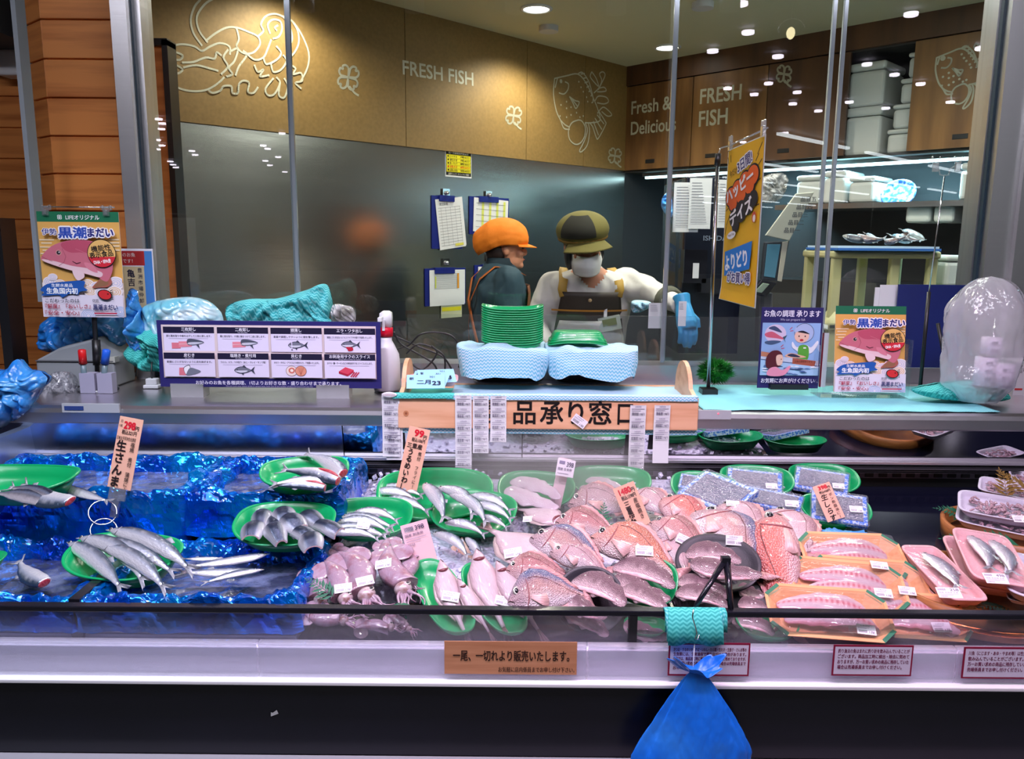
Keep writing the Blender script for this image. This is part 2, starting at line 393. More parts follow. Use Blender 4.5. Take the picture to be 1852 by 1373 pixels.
# rock lobster drawing on the tan wall
strokes('lobster_drawing', wl, ML, [
    [(296, 92), (310, 84), (330, 80), (352, 84), (365, 92), (380, 84), (398, 78), (415, 84), (416, 98)],
    [(296, 135), (306, 148), (325, 160), (350, 165), (375, 162), (395, 150), (405, 140)],
    [(365, 82), (350, 60), (345, 35), (352, 12), (362, 0)], [(375, 76), (360, 55), (356, 30), (370, 8), (385, -2)],
    [(372, 74), (390, 60), (410, 50), (428, 50), (450, 58), (466, 66), (470, 80), (458, 95), (440, 96), (428, 84), (432, 70), (428, 52)],
    [(300, 96), (315, 94), (330, 100), (325, 108), (308, 106), (300, 100)], [(300, 118), (318, 118), (330, 126), (320, 133), (306, 126), (300, 120)],
    [(330, 113), (350, 112), (372, 104), (388, 106), (392, 95), (400, 100)], [(332, 122), (355, 118), (380, 124), (394, 128)],
    [(418, 92), (430, 88), (424, 110), (414, 122), (420, 134), (410, 138)], [(440, 92), (446, 100), (432, 120), (426, 136)], [(412, 90), (404, 104), (412, 120), (400, 134)],
    [(466, 66), (476, 56), (472, 44), (480, 30), (496, 25), (512, 30), (528, 38), (545, 62), (558, 95), (556, 122), (544, 146)],
    [(488, 60), (484, 45), (492, 36), (506, 38), (510, 52), (504, 66), (494, 70)], [(500, 55), (497, 50), (502, 46)],
    [(445, 96), (460, 108), (476, 104), (484, 88), (490, 72)], [(476, 104), (482, 116), (500, 108), (508, 96), (500, 84)], [(490, 116), (494, 130), (508, 126), (518, 110), (512, 100)],
    [(512, 30), (524, 50), (528, 70), (522, 88), (526, 100)], [(528, 38), (538, 56), (540, 76), (534, 92), (526, 102)],
    [(494, 142), (480, 160), (484, 172), (496, 170), (506, 150), (500, 140)], [(506, 150), (504, 172), (514, 176), (520, 156), (514, 142)],
    [(376, 162), (384, 168), (398, 164), (404, 156), (418, 156), (420, 168), (430, 168), (432, 152), (440, 146), (450, 150), (448, 166), (458, 168), (466, 158)],
    [(460, 118), (466, 130), (476, 126), (470, 138), (486, 136)], [(526, 118), (534, 124), (530, 134), (544, 132), (546, 146), (534, 150), (544, 160)]], .0085)
def bream_drawing(par, Mx, tf, y, name='fish_drawing', clip=None):
    L = [[(1003, 142), (1025, 137), (1045, 134), (1060, 150), (1072, 175), (1082, 200), (1085, 218), (1070, 222), (1058, 222)],
         [(1003, 142), (1001, 170), (1006, 200), (1014, 218), (1020, 232), (1030, 234)], [(1008, 142), (1004, 158)],
         [(1022, 148), (1028, 152), (1027, 162), (1020, 170), (1011, 168)], [(1045, 134), (1053, 131), (1064, 146), (1070, 165), (1073, 182), (1070, 186)],
         [(1030, 175), (1040, 182), (1047, 184), (1046, 190), (1041, 196), (1036, 186), (1030, 175)], [(1034, 179), (1044, 192)],
         [(1082, 200), (1094, 219), (1095, 226), (1082, 250), (1078, 248), (1072, 230), (1066, 222)], [(1080, 208), (1092, 224)], [(1076, 214), (1088, 234)], [(1073, 220), (1082, 244)],
         [(1058, 222), (1062, 236), (1056, 256), (1048, 272), (1052, 274), (1062, 262), (1066, 238), (1064, 224)],
         [(1046, 217), (1034, 222), (1028, 236), (1030, 252), (1040, 261), (1050, 258), (1057, 246), (1058, 230), (1052, 219), (1046, 217)],
         [(1014, 218), (1022, 226), (1030, 230)], [(1074, 168), (1082, 160), (1088, 146), (1084, 134), (1090, 130), (1094, 136), (1088, 150), (1082, 162)],
         [(1070, 130), (1067, 138), (1072, 146), (1082, 156), (1078, 142), (1070, 130)], [(1082, 160), (1092, 158), (1096, 164), (1088, 166), (1080, 166)],
         [(1076, 182), (1082, 174), (1096, 176), (1100, 184), (1092, 188), (1080, 186)], [(1080, 205), (1090, 194), (1100, 200), (1106, 208), (1098, 210), (1088, 202)]]
    for k in range(7): L.append([(1050 + 3.6 * k, 134 + 8 * k), (1057 + 2.6 * k, 133 + 7.6 * k)])
    D = [((1014, 147), .013)] + [((x, yy), .006) for x, yy in ((1014, 190), (1024, 184), (1024, 196), (1032, 194), (1024, 212), (1032, 208), (1042, 204), (1048, 212), (1054, 210), (1012, 210), (1046, 148), (1050, 158), (1054, 166), (1060, 176), (1062, 184))]
    T = [[tf(q) for q in l] for l in L]
    if clip: T = [l for l in T if max(q[0] for q in l) < clip]; D = [d for d in D if tf(d[0])[0] < clip]
    return strokes(name, par, Mx, T, .0085, y, [(tf(q), r) for q, r in D])
bream_drawing(wl, ML, lambda q: q, -.0135)

# cupboards along the right wall: each sliding door is a thing's part; the run of cupboards is one built-in unit
cup = thing('kitchen_cupboard', 'long brown wood wall cupboard with sliding doors under the kitchen ceiling', 'cupboard', MR)
def rx(px): return onwall(px, 250, MR)[0]
xs = [0.01, rx(1252), rx(1385), rx(1530), rx(1643), rx(1800)]
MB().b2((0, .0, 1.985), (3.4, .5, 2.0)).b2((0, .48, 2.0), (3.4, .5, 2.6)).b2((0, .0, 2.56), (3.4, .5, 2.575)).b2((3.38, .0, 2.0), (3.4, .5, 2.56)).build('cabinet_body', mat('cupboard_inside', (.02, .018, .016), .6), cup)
doors = {}
for i, (a, b, m, hx) in enumerate(((xs[0], xs[1], CABW, 1182), (xs[1] + .006, xs[2], CABW, 1292), (xs[2] + .006, xs[3], CABD, 1425), (xs[4], 3.35, CABW, 1748))):
    d = MB().b2((a, -.02, 2.0), (b, 0, 2.565)).build('door', m, cup); bevel(d, .002); doors[i] = d
    hz = onwall(hx, {0: 291, 1: 281, 2: 272, 3: 246}[i], MR, -.02); mbh = MB(); mbh.mi = 0
    mbh.box((hz[0] - .03, -.0215, hz[1]), (.075, .004, .026)); o = mbh.build('handle', BLACK, d); bevel(o, .009, 3)
walltext(doors[0], MR, 'Fresh &', (1142, 207), (1213, 197), 23, -.021, .016)
walltext(doors[0], MR, 'Delicious', (1141, 244), (1222, 235), 23, -.021, .016)
walltext(doors[1], MR, 'FRESH', (1266, 188), (1340, 179), 26, -.021, .02)
walltext(doors[1], MR, 'FISH', (1264, 229), (1315, 223), 27, -.021, .02)
clover(doors[2], MR, 1418, 134, 17, -.021)
bream_drawing(doors[3], MR, lambda q: (1692 + (q[0] - 1001) * 1.06, 105 + (q[1] - 142) * .78 - (q[0] - 1001) * .25), -.021, clip=1800)
# white foam boxes in the open cupboard (stacked)
FOAM = mat('white_foam', (.62, .64, .62), .6, bump=((180, 180, 180), .3, .001))
def foam_box(x, z, sx, sz, lbl, sy=.3, Mx=MR, y=.2, grp='white foam boxes'):
    t = thing('foam_box', lbl, 'box', Mx @ Matrix.Translation((x, y, z)), grp)
    b = MB().box((0, 0, sz * .40), (sx, sy, sz * .8)).build('body', FOAM, t); bevel(b, .02, 3)
    l = MB().box((0, 0, sz * .905), (sx + .008, sy + .008, sz * .19)).build('lid', FOAM, t); bevel(l, .018, 3)
    return t
a = xs[3]
foam_box(a + .07, 2.0, .20, .27, 'tall white foam box standing in the open cupboard below the upright one'); foam_box(a + .07, 2.271, .20, .24, 'white foam box topmost of the stack beside the dark cupboard door')
g0 = a + .34; st = [('bottom', .30), ('second', .30), ('third', .28), ('top', .26)]
for k, (nm, sx) in enumerate(st):
    foam_box(g0 + .02 * k + .02, 2.0 + k * .132, sx, .13, 'white foam box, %s of the four stacked in the open cupboard' % nm)
# ---------------- posts and planked pillar in front
def xat(px, Y, py=436): return atY(px, py, Y).x
YG = 2.80
def post(name, pa, pb, ya, yb, z0, z1, m): return slab(name, (xat(pa, ya), ya, z0), (xat(pb, ya), yb, z1), m)
post('trim_1', 229, 257, 2.72, 2.86, .3, 3.1, STEELV)
post('trim_2', 257, 267, 2.75, 2.86, .3, 3.1, mat('rubber_gasket', s2l((40, 60, 74)), .4))
post('trim_3', 267, 281, 2.77, 2.86, .3, 3.1, STEELV)
post('trim_4', 1762, 1771, 2.77, 2.86, .3, 3.1, STEELV)
post('trim_5', 1771, 1785, 2.75, 2.86, .3, 3.1, MATS['rubber_gasket'])
post('trim_6', 1785, 1835, 2.72, 2.86, .3, 3.1, STEELV)
post('trim_7', 1837, 1990, 2.70, 2.86, .3, 3.1, STEELV)
def planks(name, M_, x0, x1, zs, m, t=.016):
    mb = MB()
    for a, b in zip(zs[:-1], zs[1:]): mb.b2((x0, 0, a + .0025), (x1, t, b - .0025))
    mb.b2((x0, t * .7, zs[0]), (x1, t * 1.5, zs[-1])); o = struct(mb.build(name, m)); o.matrix_world = M_; bevel(o, .002, 1); return o
def zpx(py, Y): return atY(150, py, Y).z
zs = [zpx(640, 2.84) + (zpx(131, 2.84) - zpx(201, 2.84)) * k for k in range(-3, 15)]
xl, xr_ = xat(108, 2.84), xat(229, 2.84)
planks('wall_pillar_front', Matrix.Translation((0, 2.84, 0)), xl, xr_, zs, PLANK)
Mc = Matrix.Translation((xl, 2.84, 0)) @ Matrix.Rotation(R(-40), 4, 'Z')
planks('wall_pillar_side', Mc, -.13, 0, zs, PLANK)
pf = (zpx(236, 3.75) - zpx(292, 3.75))
planks('wall_planked', Matrix.Translation((0, 3.75, 0)), -4.2, xat(125, 3.75), [zpx(452, 3.75) + pf * k for k in range(-5, 13)], PLANK)
slab('wall_behind_planks', (-4.3, 3.8, 0), (-2.0, 3.9, 3.2), DARKW)
slab('trim_8', (xat(-15, 2.6, 436), 2.6, 0), (xat(3, 2.6, 436), 2.68, 1.56), BLACK)
# black frame at the kitchen end; its plank slab stands in for reflected wood
yk = 3.15
slab('trim_9', (xat(262, yk), yk, .5), (xat(318, yk), yk + .05, atY(300, 82, yk).z), PLANK)
mb = MB(); z1 = atY(300, 74, yk).z
mb.b2((xat(318, yk), yk - .02, .5), (xat(328, yk), yk + .06, z1)); mb.b2((xat(262, yk), yk - .02, z1 - .02), (xat(328, yk), yk + .06, z1 + .005)); struct(mb.build('trim_10', BLACK))
# wall mounted white box, far end
t = MB().box((xat(8, 3.6, 120), 3.69, atY(8, 108, 3.6).z), (.13, .1, .11)); t = t.build('speaker_box', WHITE); bevel(t, .01); tag(t, 'small white box fixed high on the planked wall', 'speaker')
slab('trim_beam', (-3.0, 3.35, 2.30), (xat(50, 3.4), 3.65, 2.62), DARKW)

# ---------------- service window panes (structure), bare glass edges
GLASS = glassmat('window_glass', (.97, .985, .98), 1.7)
EDGE = mat('glass_edge', (.34, .38, .42), .15, .3)
def pane(n, pa, pb, Y, z0, z1, edges=True):
    a, b = xat(pa, Y), xat(pb, Y)
    o = struct(MB().b2((a, Y, z0), (b, Y + .008, z1)).build('window_%d' % n, GLASS))
    if edges:
        for x in (a, b): struct(MB().b2((x - .006, Y - .003, z0), (x + .006, Y + .011, z1)).build('glass_edge_strip', EDGE, o))
    return o
pane(1, 281, 536, 2.80, 1.08, 3.1)
pane(2, 533, 1208, 2.835, 1.08, 3.1)
pane(3, 1206, 1480, 2.80, 1.08, 3.1)
pane(4, 1499, 1762, 2.80, 1.08, 3.1)
slab('sill_1', (xat(281, 2.8), 2.76, 1.02), (xat(1762, 2.8), 2.88, 1.075), mat('sill_steel', (.45, .42, .46), .3, .9))
# sneeze guard edge at the far end
slab('glass_edge_guard', (xat(79, 2.55) - .006, 2.50, 1.3), (xat(79, 2.55) + .008, 2.55, 3.1), EDGE)

# ---------------- ceiling lights
LGT = mat('downlight_lens', (1, 1, 1), .5, emit=(1.0, .97, .88), es=14)
for k, (px, py, lb) in enumerate(((970, 15, 'round recessed downlight in the kitchen ceiling above the orange cap'), (1207, 85, 'round recessed downlight near the corner of the kitchen ceiling'))):
    p = atZ(px, py, 2.7)
    t = thing('ceiling_downlight', lb, 'ceiling light', p)
    MB().lathe([(.085, 0), (.085, -.006), (.07, -.010), (.066, -.004)], n=32, cap=False).build('trim_ring', WHITE, t)
    MB().lathe([(.066, -.004), (.001, -.006)], n=32).build('lens', LGT, t)
# rows of store tubes, running at 45 degrees over the aisles behind the shopper (seen mirrored in the panes)
TUBE = mat('store_tube', (1, 1, 1), .5, emit=(.86, .95, 1.0), es=9)
def mirr(px, py, z):
    p = atZ(px, py, z); return V((p.x, 5.6 - p.y, z))
dirv = V((.7071, -.7071, 0))
for r in range(9):
    base = mirr(1475, 256, 3.12) + V((-.7071, -.7071, 0)) * (r * 2.4)
    for c in range(-9, 10):
        p = base + dirv * (c * 3.3 + (r % 2) * .8)
        q = V((p.x, 5.6 - p.y, p.z)); az = q.x / q.y
        if not (.24 < az < .60) or p.y > -3.5 or p.y < -33 or abs(p.x) > 13.5: continue
        t = MB().b2((-1.25, -.035, -.02), (1.25, .035, .02)).build('tube_light', TUBE); t.matrix_world = Matrix.Translation(p) @ Matrix.Rotation(R(-45), 4, 'Z')
        tag(t, 'long white tube light on the store ceiling mirrored in the glass', 'ceiling light', 'tube lights over the store aisles')
SPOTM = mat('spot_lens', (1, 1, 1), .5, emit=(.93, .86, 1.0), es=18)
for px, py in ((1353, 56), (1289, 90), (1340, 4), (1407, 100), (1648, 23), (1775, 85), (1420, 239), (1344, 256), (1316, 158), (1364, 169), (1442, 165), (1434, 186), (1480, 199), (1390, 149), (1568, 114), (1618, 133), (1665, 150), (1602, 194), (1719, 183), (1536, 183),
               (287, 214), (293, 222), (285, 252), (293, 262), (308, 291), (313, 297), (347, 272), (353, 279), (285, 269), (480, 290), (510, 240), (503, 283), (484, 268), (515, 310), (292, 232), (318, 302), (476, 262), (488, 298)):
    big = py < 110; p = mirr(px, py, 3.17); rr = .05 if big else .035 + .004 * p.length * .5
    if p.y < -33: continue
    t = MB().lathe([(rr, 0), (rr, -.02), (rr * .9, -.025)], n=16).build('store_downlight', SPOTM); t.location = p
    tag(t, 'small round downlight in the store ceiling mirrored in the glass', 'ceiling light', 'store downlights')
# unseen housings added around the lamps, the kitchen fill included
for o in list(SC.objects):
    if o.type != 'LIGHT': continue
    m_ = mat('lamp_housing', (.6, .6, .62), .4)
    if o.data.type == 'SPOT': f = MB().lathe([(.055, .01), (.055, .10), (.02, .12)], n=20).build('added_lamp_housing', m_)
    else: f = MB().box((0, 0, .025), (o.data.size + .04, (o.data.size_y or .1) + .04, .03)).build('added_lamp_housing', m_)
    f.location = o.location; struct(f)
# clear globe pendant hanging over the counter, mirrored in the window
gp = atY(1430, 62, 2.8); d = ray(1430, 62); d = V((d.x, -d.y, d.z)); gp = gp + d * (.62 / d.z * .62)
t = thing('globe_pendant', 'clear glass globe pendant lamp mirrored at the top of the window', 'lamp', gp)
MB().ell((0, 0, 0), (.075, .075, .075), nu=24, nv=16).build('globe', glassmat('globe_glass', (.97, .97, .95), 1.6), t)
MB().ell((0, 0, .005), (.022, .022, .03)).build('bulb', mat('bulb_glow', (1, .9, .6), .4, emit=(1, .86, .5), es=16), t)
MB().cyl((0, 0, .02), (0, 0, .5), .004, 8).build('cord', BLACK, t)
# ================================================================ refrigerated display case
X0, X1 = -2.3, 2.3
case = thing('refrigerated_display_case', 'long open refrigerated fish display case with black front panel and clear low front glass', 'display case', (0, 1.42, 0))
cM = Matrix.Translation((0, -1.42, 0))
def cb(name, lo, hi, m, lb=None, bv=None):
    o = MB(cM).b2(lo, hi).build(name, m, case, lb)
    if bv: bevel(o, bv)
    return o
cb('front_panel', (X0, 1.42, .50), (X1, 1.47, .655), mat('case_front_black', s2l((14, 14, 26)), .28, noise_col=(s2l((22, 22, 36)), (3, 3, 3), .3, .8)))
cb('bumper', (X0, 1.375, .44), (X1, 1.43, .4975), mat('bumper_grey', (.3, .3, .32), .5), bv=.01)
cb('kick_panel', (X0, 1.46, .0), (X1, 1.5, .45), BLACK)
cb('edge_trim', (X0, 1.405, .655), (X1, 1.47, .6635), mat('white_edge_trim', (.85, .85, .87), .25), bv=.002)
cb('white_panel', (X0, 1.436, .6635), (X1, 1.47, .716), mat('case_white_panel', s2l((242, 236, 250)), .35))
RAILC = glassmat('price_rail_plastic', (.93, .94, .97), 1.6, .05, haze=.25, hazecol=(.95, .92, 1))
for a, b in ((X0, -.487), (-.484, .148), (.151, .86), (.863, X1)):
    mb = MB(cM); mb.b2((a, 1.420, .664), (b, 1.4225, .733)); mb.b2((a, 1.418, .730), (b, 1.436, .7345)); mb.b2((a, 1.4235, .704), (b, 1.4265, .722)); mb.build('price_rail', RAILC, case)
FG = glassmat('front_glass', (.93, .93, .96), 1.4, .04, haze=.13, hazecol=(.75, .70, .85))
for a, b in ((X0, .2445), (.2475, X1)):
    MB(cM).b2((a, 1.45, .716), (b, 1.456, .788)).build('front_glass', FG, case)
cb('glass_rail', (X0, 1.441, .785), (X1, 1.462, .7965), BLACKG, bv=.002)
cb('glass_post', (.232, 1.441, .722), (.2475, 1.459, .788), BLACK)
deckM = mat('black_deck', s2l((16, 18, 34)), .12, bump=((30, 30, 30), .05, .001))
mb = MB(cM); ys = [1.458, 2.29]
mb.loft([[(X0, y, deckz(y)), (X1, y, deckz(y)), (X1, y, .45), (X0, y, .45)] for y in ys]); mb.smooth = False
mb.sm = [False] * len(mb.sm); mb.build('deck', deckM, case)
cb('rear_wall', (X0, 2.27, .45), (X1, 2.34, .862), BLACK)
# grille with slots
mb = MB(cM)
mb.b2((X0, 2.262, .822), (X1, 2.27, .842))
mb.build('grille', mat('grille_steel', s2l((120, 112, 128)), .35, .6), case)
mb = MB(cM)
for k in range(110):
    x = X0 + .02 + k * .0405; mb.b2((x, 2.259, .826), (x + .024, 2.2625, .838))
mb.build('grille_slots', BLACK, case)
mb = MB(cM)
for z in (.845, .850, .855): mb.b2((X0, 2.235, z), (X1, 2.27, z + .0016))
mb.build('louvre', mat('louvre_dark', (.05, .05, .06), .2, .5), case)
cb('shelf_lip', (X0, 2.262, .862), (X1, 2.30, .872), mat('lip_aluminium', (.75, .72, .8), .3, .8), bv=.002)
# tilted mirror behind the deck; brushed on the far side, polished on the near side
tl = math.tan(R(10)) * .098
for a, b, m in ((X0, -.495, mat('mirror_brushed', (.75, .78, .85), .22, 1.0)), (-.492, .03, mat('mirror_misty', (.8, .82, .86), .07, 1.0)), (.033, X1, mat('mirror_polished', (.85, .84, .88), .015, 1.0))):
    mb = MB(cM); mb.smooth = False
    mb.loft([[(x, 2.278, .872), (x, 2.278 - tl, .970), (x, 2.29 - tl, .970), (x, 2.29, .872)] for x in (a, b)]); mb.sm = [False] * len(mb.sm); mb.build('mirror', m, case)
for x in (.33, ):
    mb = MB(cM); mb.b2((x, 2.225, .842), (x + .05, 2.229, .846)); mb.tube([(x, 2.227, .860), (x, 2.227, .843)], .0018); mb.tube([(x + .05, 2.227, .860), (x + .05, 2.227, .843)], .0018)
    mb.build('wire_hook', CHROME, case)
cb('end_panel', (xat(52, 2.25, 800) - .03, 1.6, .72), (xat(52, 2.25, 800), 2.3, .955), mat('end_steel', (.4, .5, .7), .3, .8))

# counter top over the case
cnt = thing('steel_counter', 'long stainless steel counter top above the fish display', 'counter', (0, 2.3, .955))
kM = Matrix.Translation((0, -2.3, -.955))
CT = mat('counter_steel', (.78, .75, .80), .30, 1.0, bump=((3, 40, 40), .06, .002))
mb = MB(kM); rings = []
prof = [(2.30, .968), (2.255, .968), (2.252, .972), (2.252, 1.000), (2.256, 1.012), (2.268, 1.019), (2.29, 1.02), (2.80, 1.02), (2.80, .968)]
mb.loft([[(x, y, z) for y, z in prof] for x in (X0, X1)]); o = mb.build('worktop', CT, cnt)
for p in o.data.polygons: p.use_smooth = False
a = atY(112, 739, 2.25); b = atY(1292, 750, 2.25)
for c, w_, lcd in ((atY(165, 738, 2.25), .165, True), (b, .095, False)):
    o = MB(kM).b2((c.x - w_ / 2, 2.246, c.z - .013), (c.x + w_ / 2, 2.253, c.z + .013)).build('control_panel', mat('panel_grey', (.45, .47, .5), .3), cnt)
    if lcd: MB(kM).b2((c.x - .075, 2.2445, c.z - .006), (c.x - .02, 2.2465, c.z + .006)).build('screen', mat('lcd_dark', s2l((50, 70, 130)), .2), o)
    else: MB(kM).ell((c.x + .01, 2.2455, c.z + .004), (.002, .002, .002)).build('indicator', mat('led_red', (1, .1, .1), .4, emit=(1, .05, .1), es=3), o)
# rear work counter edge for the counter body under the glass (kitchen side)
slab('wall_counter_back', (-2.2, 2.81, 0), (2.4, 2.86, 1.02), STEEL)
# ================================================================ fish and other prototypes (unit length along X, head at +X)
def lerp(a, b, t): return a + (b - a) * t
def mixc(a, b, t): t = min(max(t, 0), 1); return tuple(lerp(a[i], b[i], t) for i in range(3))
def prof(tab, s):
    for (s0, *a), (s1, *b) in zip(tab[:-1], tab[1:]):
        if s <= s1:
            t = (s - s0) / (s1 - s0); t = t * t * (3 - 2 * t) * .4 + t * .6; return [lerp(x, y, t) for x, y in zip(a, b)]
    return list(tab[-1][1:])
SILV = mat('silver_fish_skin', (.8, .8, .85), .21, .52, vc=True, bump=((30, 60, 60), .22, .012), coat=.1)
BREAM = mat('bream_skin', (.8, .5, .5), .36, .12, spec=.8, vc=True, bump=((88, 88, 88), .5, .010, 'vor'), coat=.35, noise_col=((.86, .70, .70), (88, 88, 88), .42, .0, 'vor'))
PALE = mat('pale_fish_skin', (.8, .7, .7), .35, .0, vc=True, bump=((12, 20, 12), .2, .02), coat=.5)
FLESH = mat('fish_flesh', (.8, .4, .4), .4, vc=True, coat=.6, bump=((30, 90, 30), .25, .01))
FIN = mat('fish_fin', (.5, .4, .42), .4, .2, vc=True, coat=.4, bump=((5, 120, 5), .4, .01))
EYEM = [mat('fish_eye_ring', (.7, .66, .6), .2, .6), mat('fish_pupil', (.01, .01, .015), .05, coat=1)]
RED = mat('raw_red_flesh', s2l((170, 46, 58)), .35, coat=.6, noise_col=(s2l((214, 120, 128)), (20, 60, 20), .4, .8))
MOUTH = mat('dark_mouth_skin', s2l((70, 36, 44)), .5)  # dark colour of the fish mouth lines
def fishbody(tab, s0, s1, by, bz, colf, m=30, n=18, name='body', mats=None, x0=.5, xr=.86, cap=None, rag=0.):
    mb = MB(); mb.usecol = True; rings = []; cols = []
    for i in range(m + 1):
        s = s0 + (s1 - s0) * (i / m); up, dn, w = prof(tab, s); up *= 1 + rag * noise.noise(V((s * 7, rag * 9, 1))); dn *= 1 + rag * 1.3 * noise.noise(V((s * 9, 4, rag * 5))); x, cy, cz, ty, tz = spine(s, by, bz, x0, xr)
        ring = []; cc = []
        for j in range(n):
            a = 2 * math.pi * j / n; y = (up if math.cos(a) > 0 else dn) * math.cos(a); z = w * math.sin(a) * (abs(math.sin(a)) ** .15 if abs(math.sin(a)) > 1e-6 else 0)
            ring.append((x - ty * y, cy + y, cz + z)); cc.append(colf(s, math.cos(a), math.sin(a)))
        rings.append(ring); cols.append(cc)
    mb.loft(rings, cols=cols)
    if cap is not None:
        for j in range(len(rings[0])): pass
    return mb
def spine(s, by, bz, x0=.5, xr=.86):
    q = s / 1.15; u = 4 * q * (1 - q); return x0 - s * xr, by * .55 * u, bz * .45 * (u - .5), 0, 0
def finmesh(pts, col, th=.004, edgecol=None):
    """pts: list of (x,y,z, x2,y2,z2) base and tip; a thin two-sided web"""
    mb = MB(); mb.usecol = True; mb.col = col
    a = [mb.pt((p[0], p[1], p[2] + th), col) for p in pts]; b = [mb.pt((p[3], p[4], p[5] + th * .3), edgecol or col) for p in pts]
    c = [mb.pt((p[0], p[1], p[2] - th), col) for p in pts]; d = [mb.pt((p[3], p[4], p[5] - th * .3), edgecol or col) for p in pts]
    for i in range(len(pts) - 1):
        mb.face((a[i], a[i + 1], b[i + 1], b[i])); mb.face((c[i + 1], c[i], d[i], d[i + 1])); mb.face((b[i], b[i + 1], d[i + 1], d[i])); mb.face((a[i + 1], a[i], c[i], c[i + 1]))
    mb.face((a[0], b[0], d[0], c[0])); mb.face((b[-1], a[-1], c[-1], d[-1])); return mb
def eyemesh(c, r):
    mb = MB(); mb.mi = 0; mb.lathe([(r * 1.25, -r * .3), (r * 1.2, r * .1), (r * .95, r * .28), (r * .75, r * .3)], c, 18); mb.mi = 1; mb.lathe([(r * .78, r * .2), (r * .7, r * .45), (r * .4, r * .62), (.0005, r * .68)], c, 18); return mb
def tailmesh(x, y, z, ln, sp, fork, col, th=.004):
    pts = []
    for k in range(13):
        t = k / 12 * 2 - 1; pts.append((x + .01, y + t * sp * .22, z, x - ln * (1 - fork * (1 - abs(t))) , y + t * sp, z + .012 * math.sin(k * 1.3)))
    return finmesh(pts, col, th, mixc(col, (.2, .2, .22), .35))
T_SAURY = [(0, .003, .003, .003), (.05, .013, .011, .009), (.12, .034, .034, .022), (.25, .052, .055, .030), (.5, .058, .062, .034), (.75, .046, .048, .026), (.92, .022, .022, .013), (1, .014, .014, .009)]
T_HERR = [(0, .010, .012, .010), (.05, .036, .042, .028), (.13, .062, .07, .046), (.28, .086, .098, .060), (.5, .088, .10, .062), (.72, .064, .07, .045), (.9, .032, .034, .022), (1, .022, .022, .013)]
T_BREAM = [(0, .012, .02, .012), (.04, .055, .06, .04), (.10, .115, .10, .066), (.20, .185, .135, .088), (.32, .212, .16, .092), (.5, .19, .155, .082), (.68, .13, .115, .056), (.84, .065, .062, .032), (.94, .036, .038, .020), (1, .036, .038, .016)]
T_FLOUN = [(0, .01, .012, .01), (.05, .05, .05, .03), (.15, .11, .11, .045), (.32, .20, .19, .05), (.5, .215, .20, .046), (.7, .13, .13, .034), (.86, .045, .045, .02), (1, .03, .03, .012)]
def csilver(back, flank, belly):
    def f(s, c, q):
        c = c + .12 * noise.noise(V((s * 14, c * 3, 1)))
        col = mixc(flank, back, (c - .36) / .2) if c > 0 else mixc(flank, belly, -c * 1.6)
        if .02 < c < .30: col = mixc(col, (.30, .36, .50), .55)
        if s < .13: col = mixc(col, (.62, .60, .60), .45)
        return col
    return f
def cbream(back, flank, belly):
    def f(s, c, q):
        c2 = c + .15 * noise.noise(V((s * 9, c * 2, 3)))
        col = mixc(flank, back, (c2 - .35) / .4) if c2 > 0 else mixc(flank, belly, -c2 * 1.5)
        if s < .24: col = mixc(col, mixc(back, (.62, .36, .36), .6), .7 * (1 - max(0, s - .16) / .08) if s > .16 else .7)
        return col
    return f
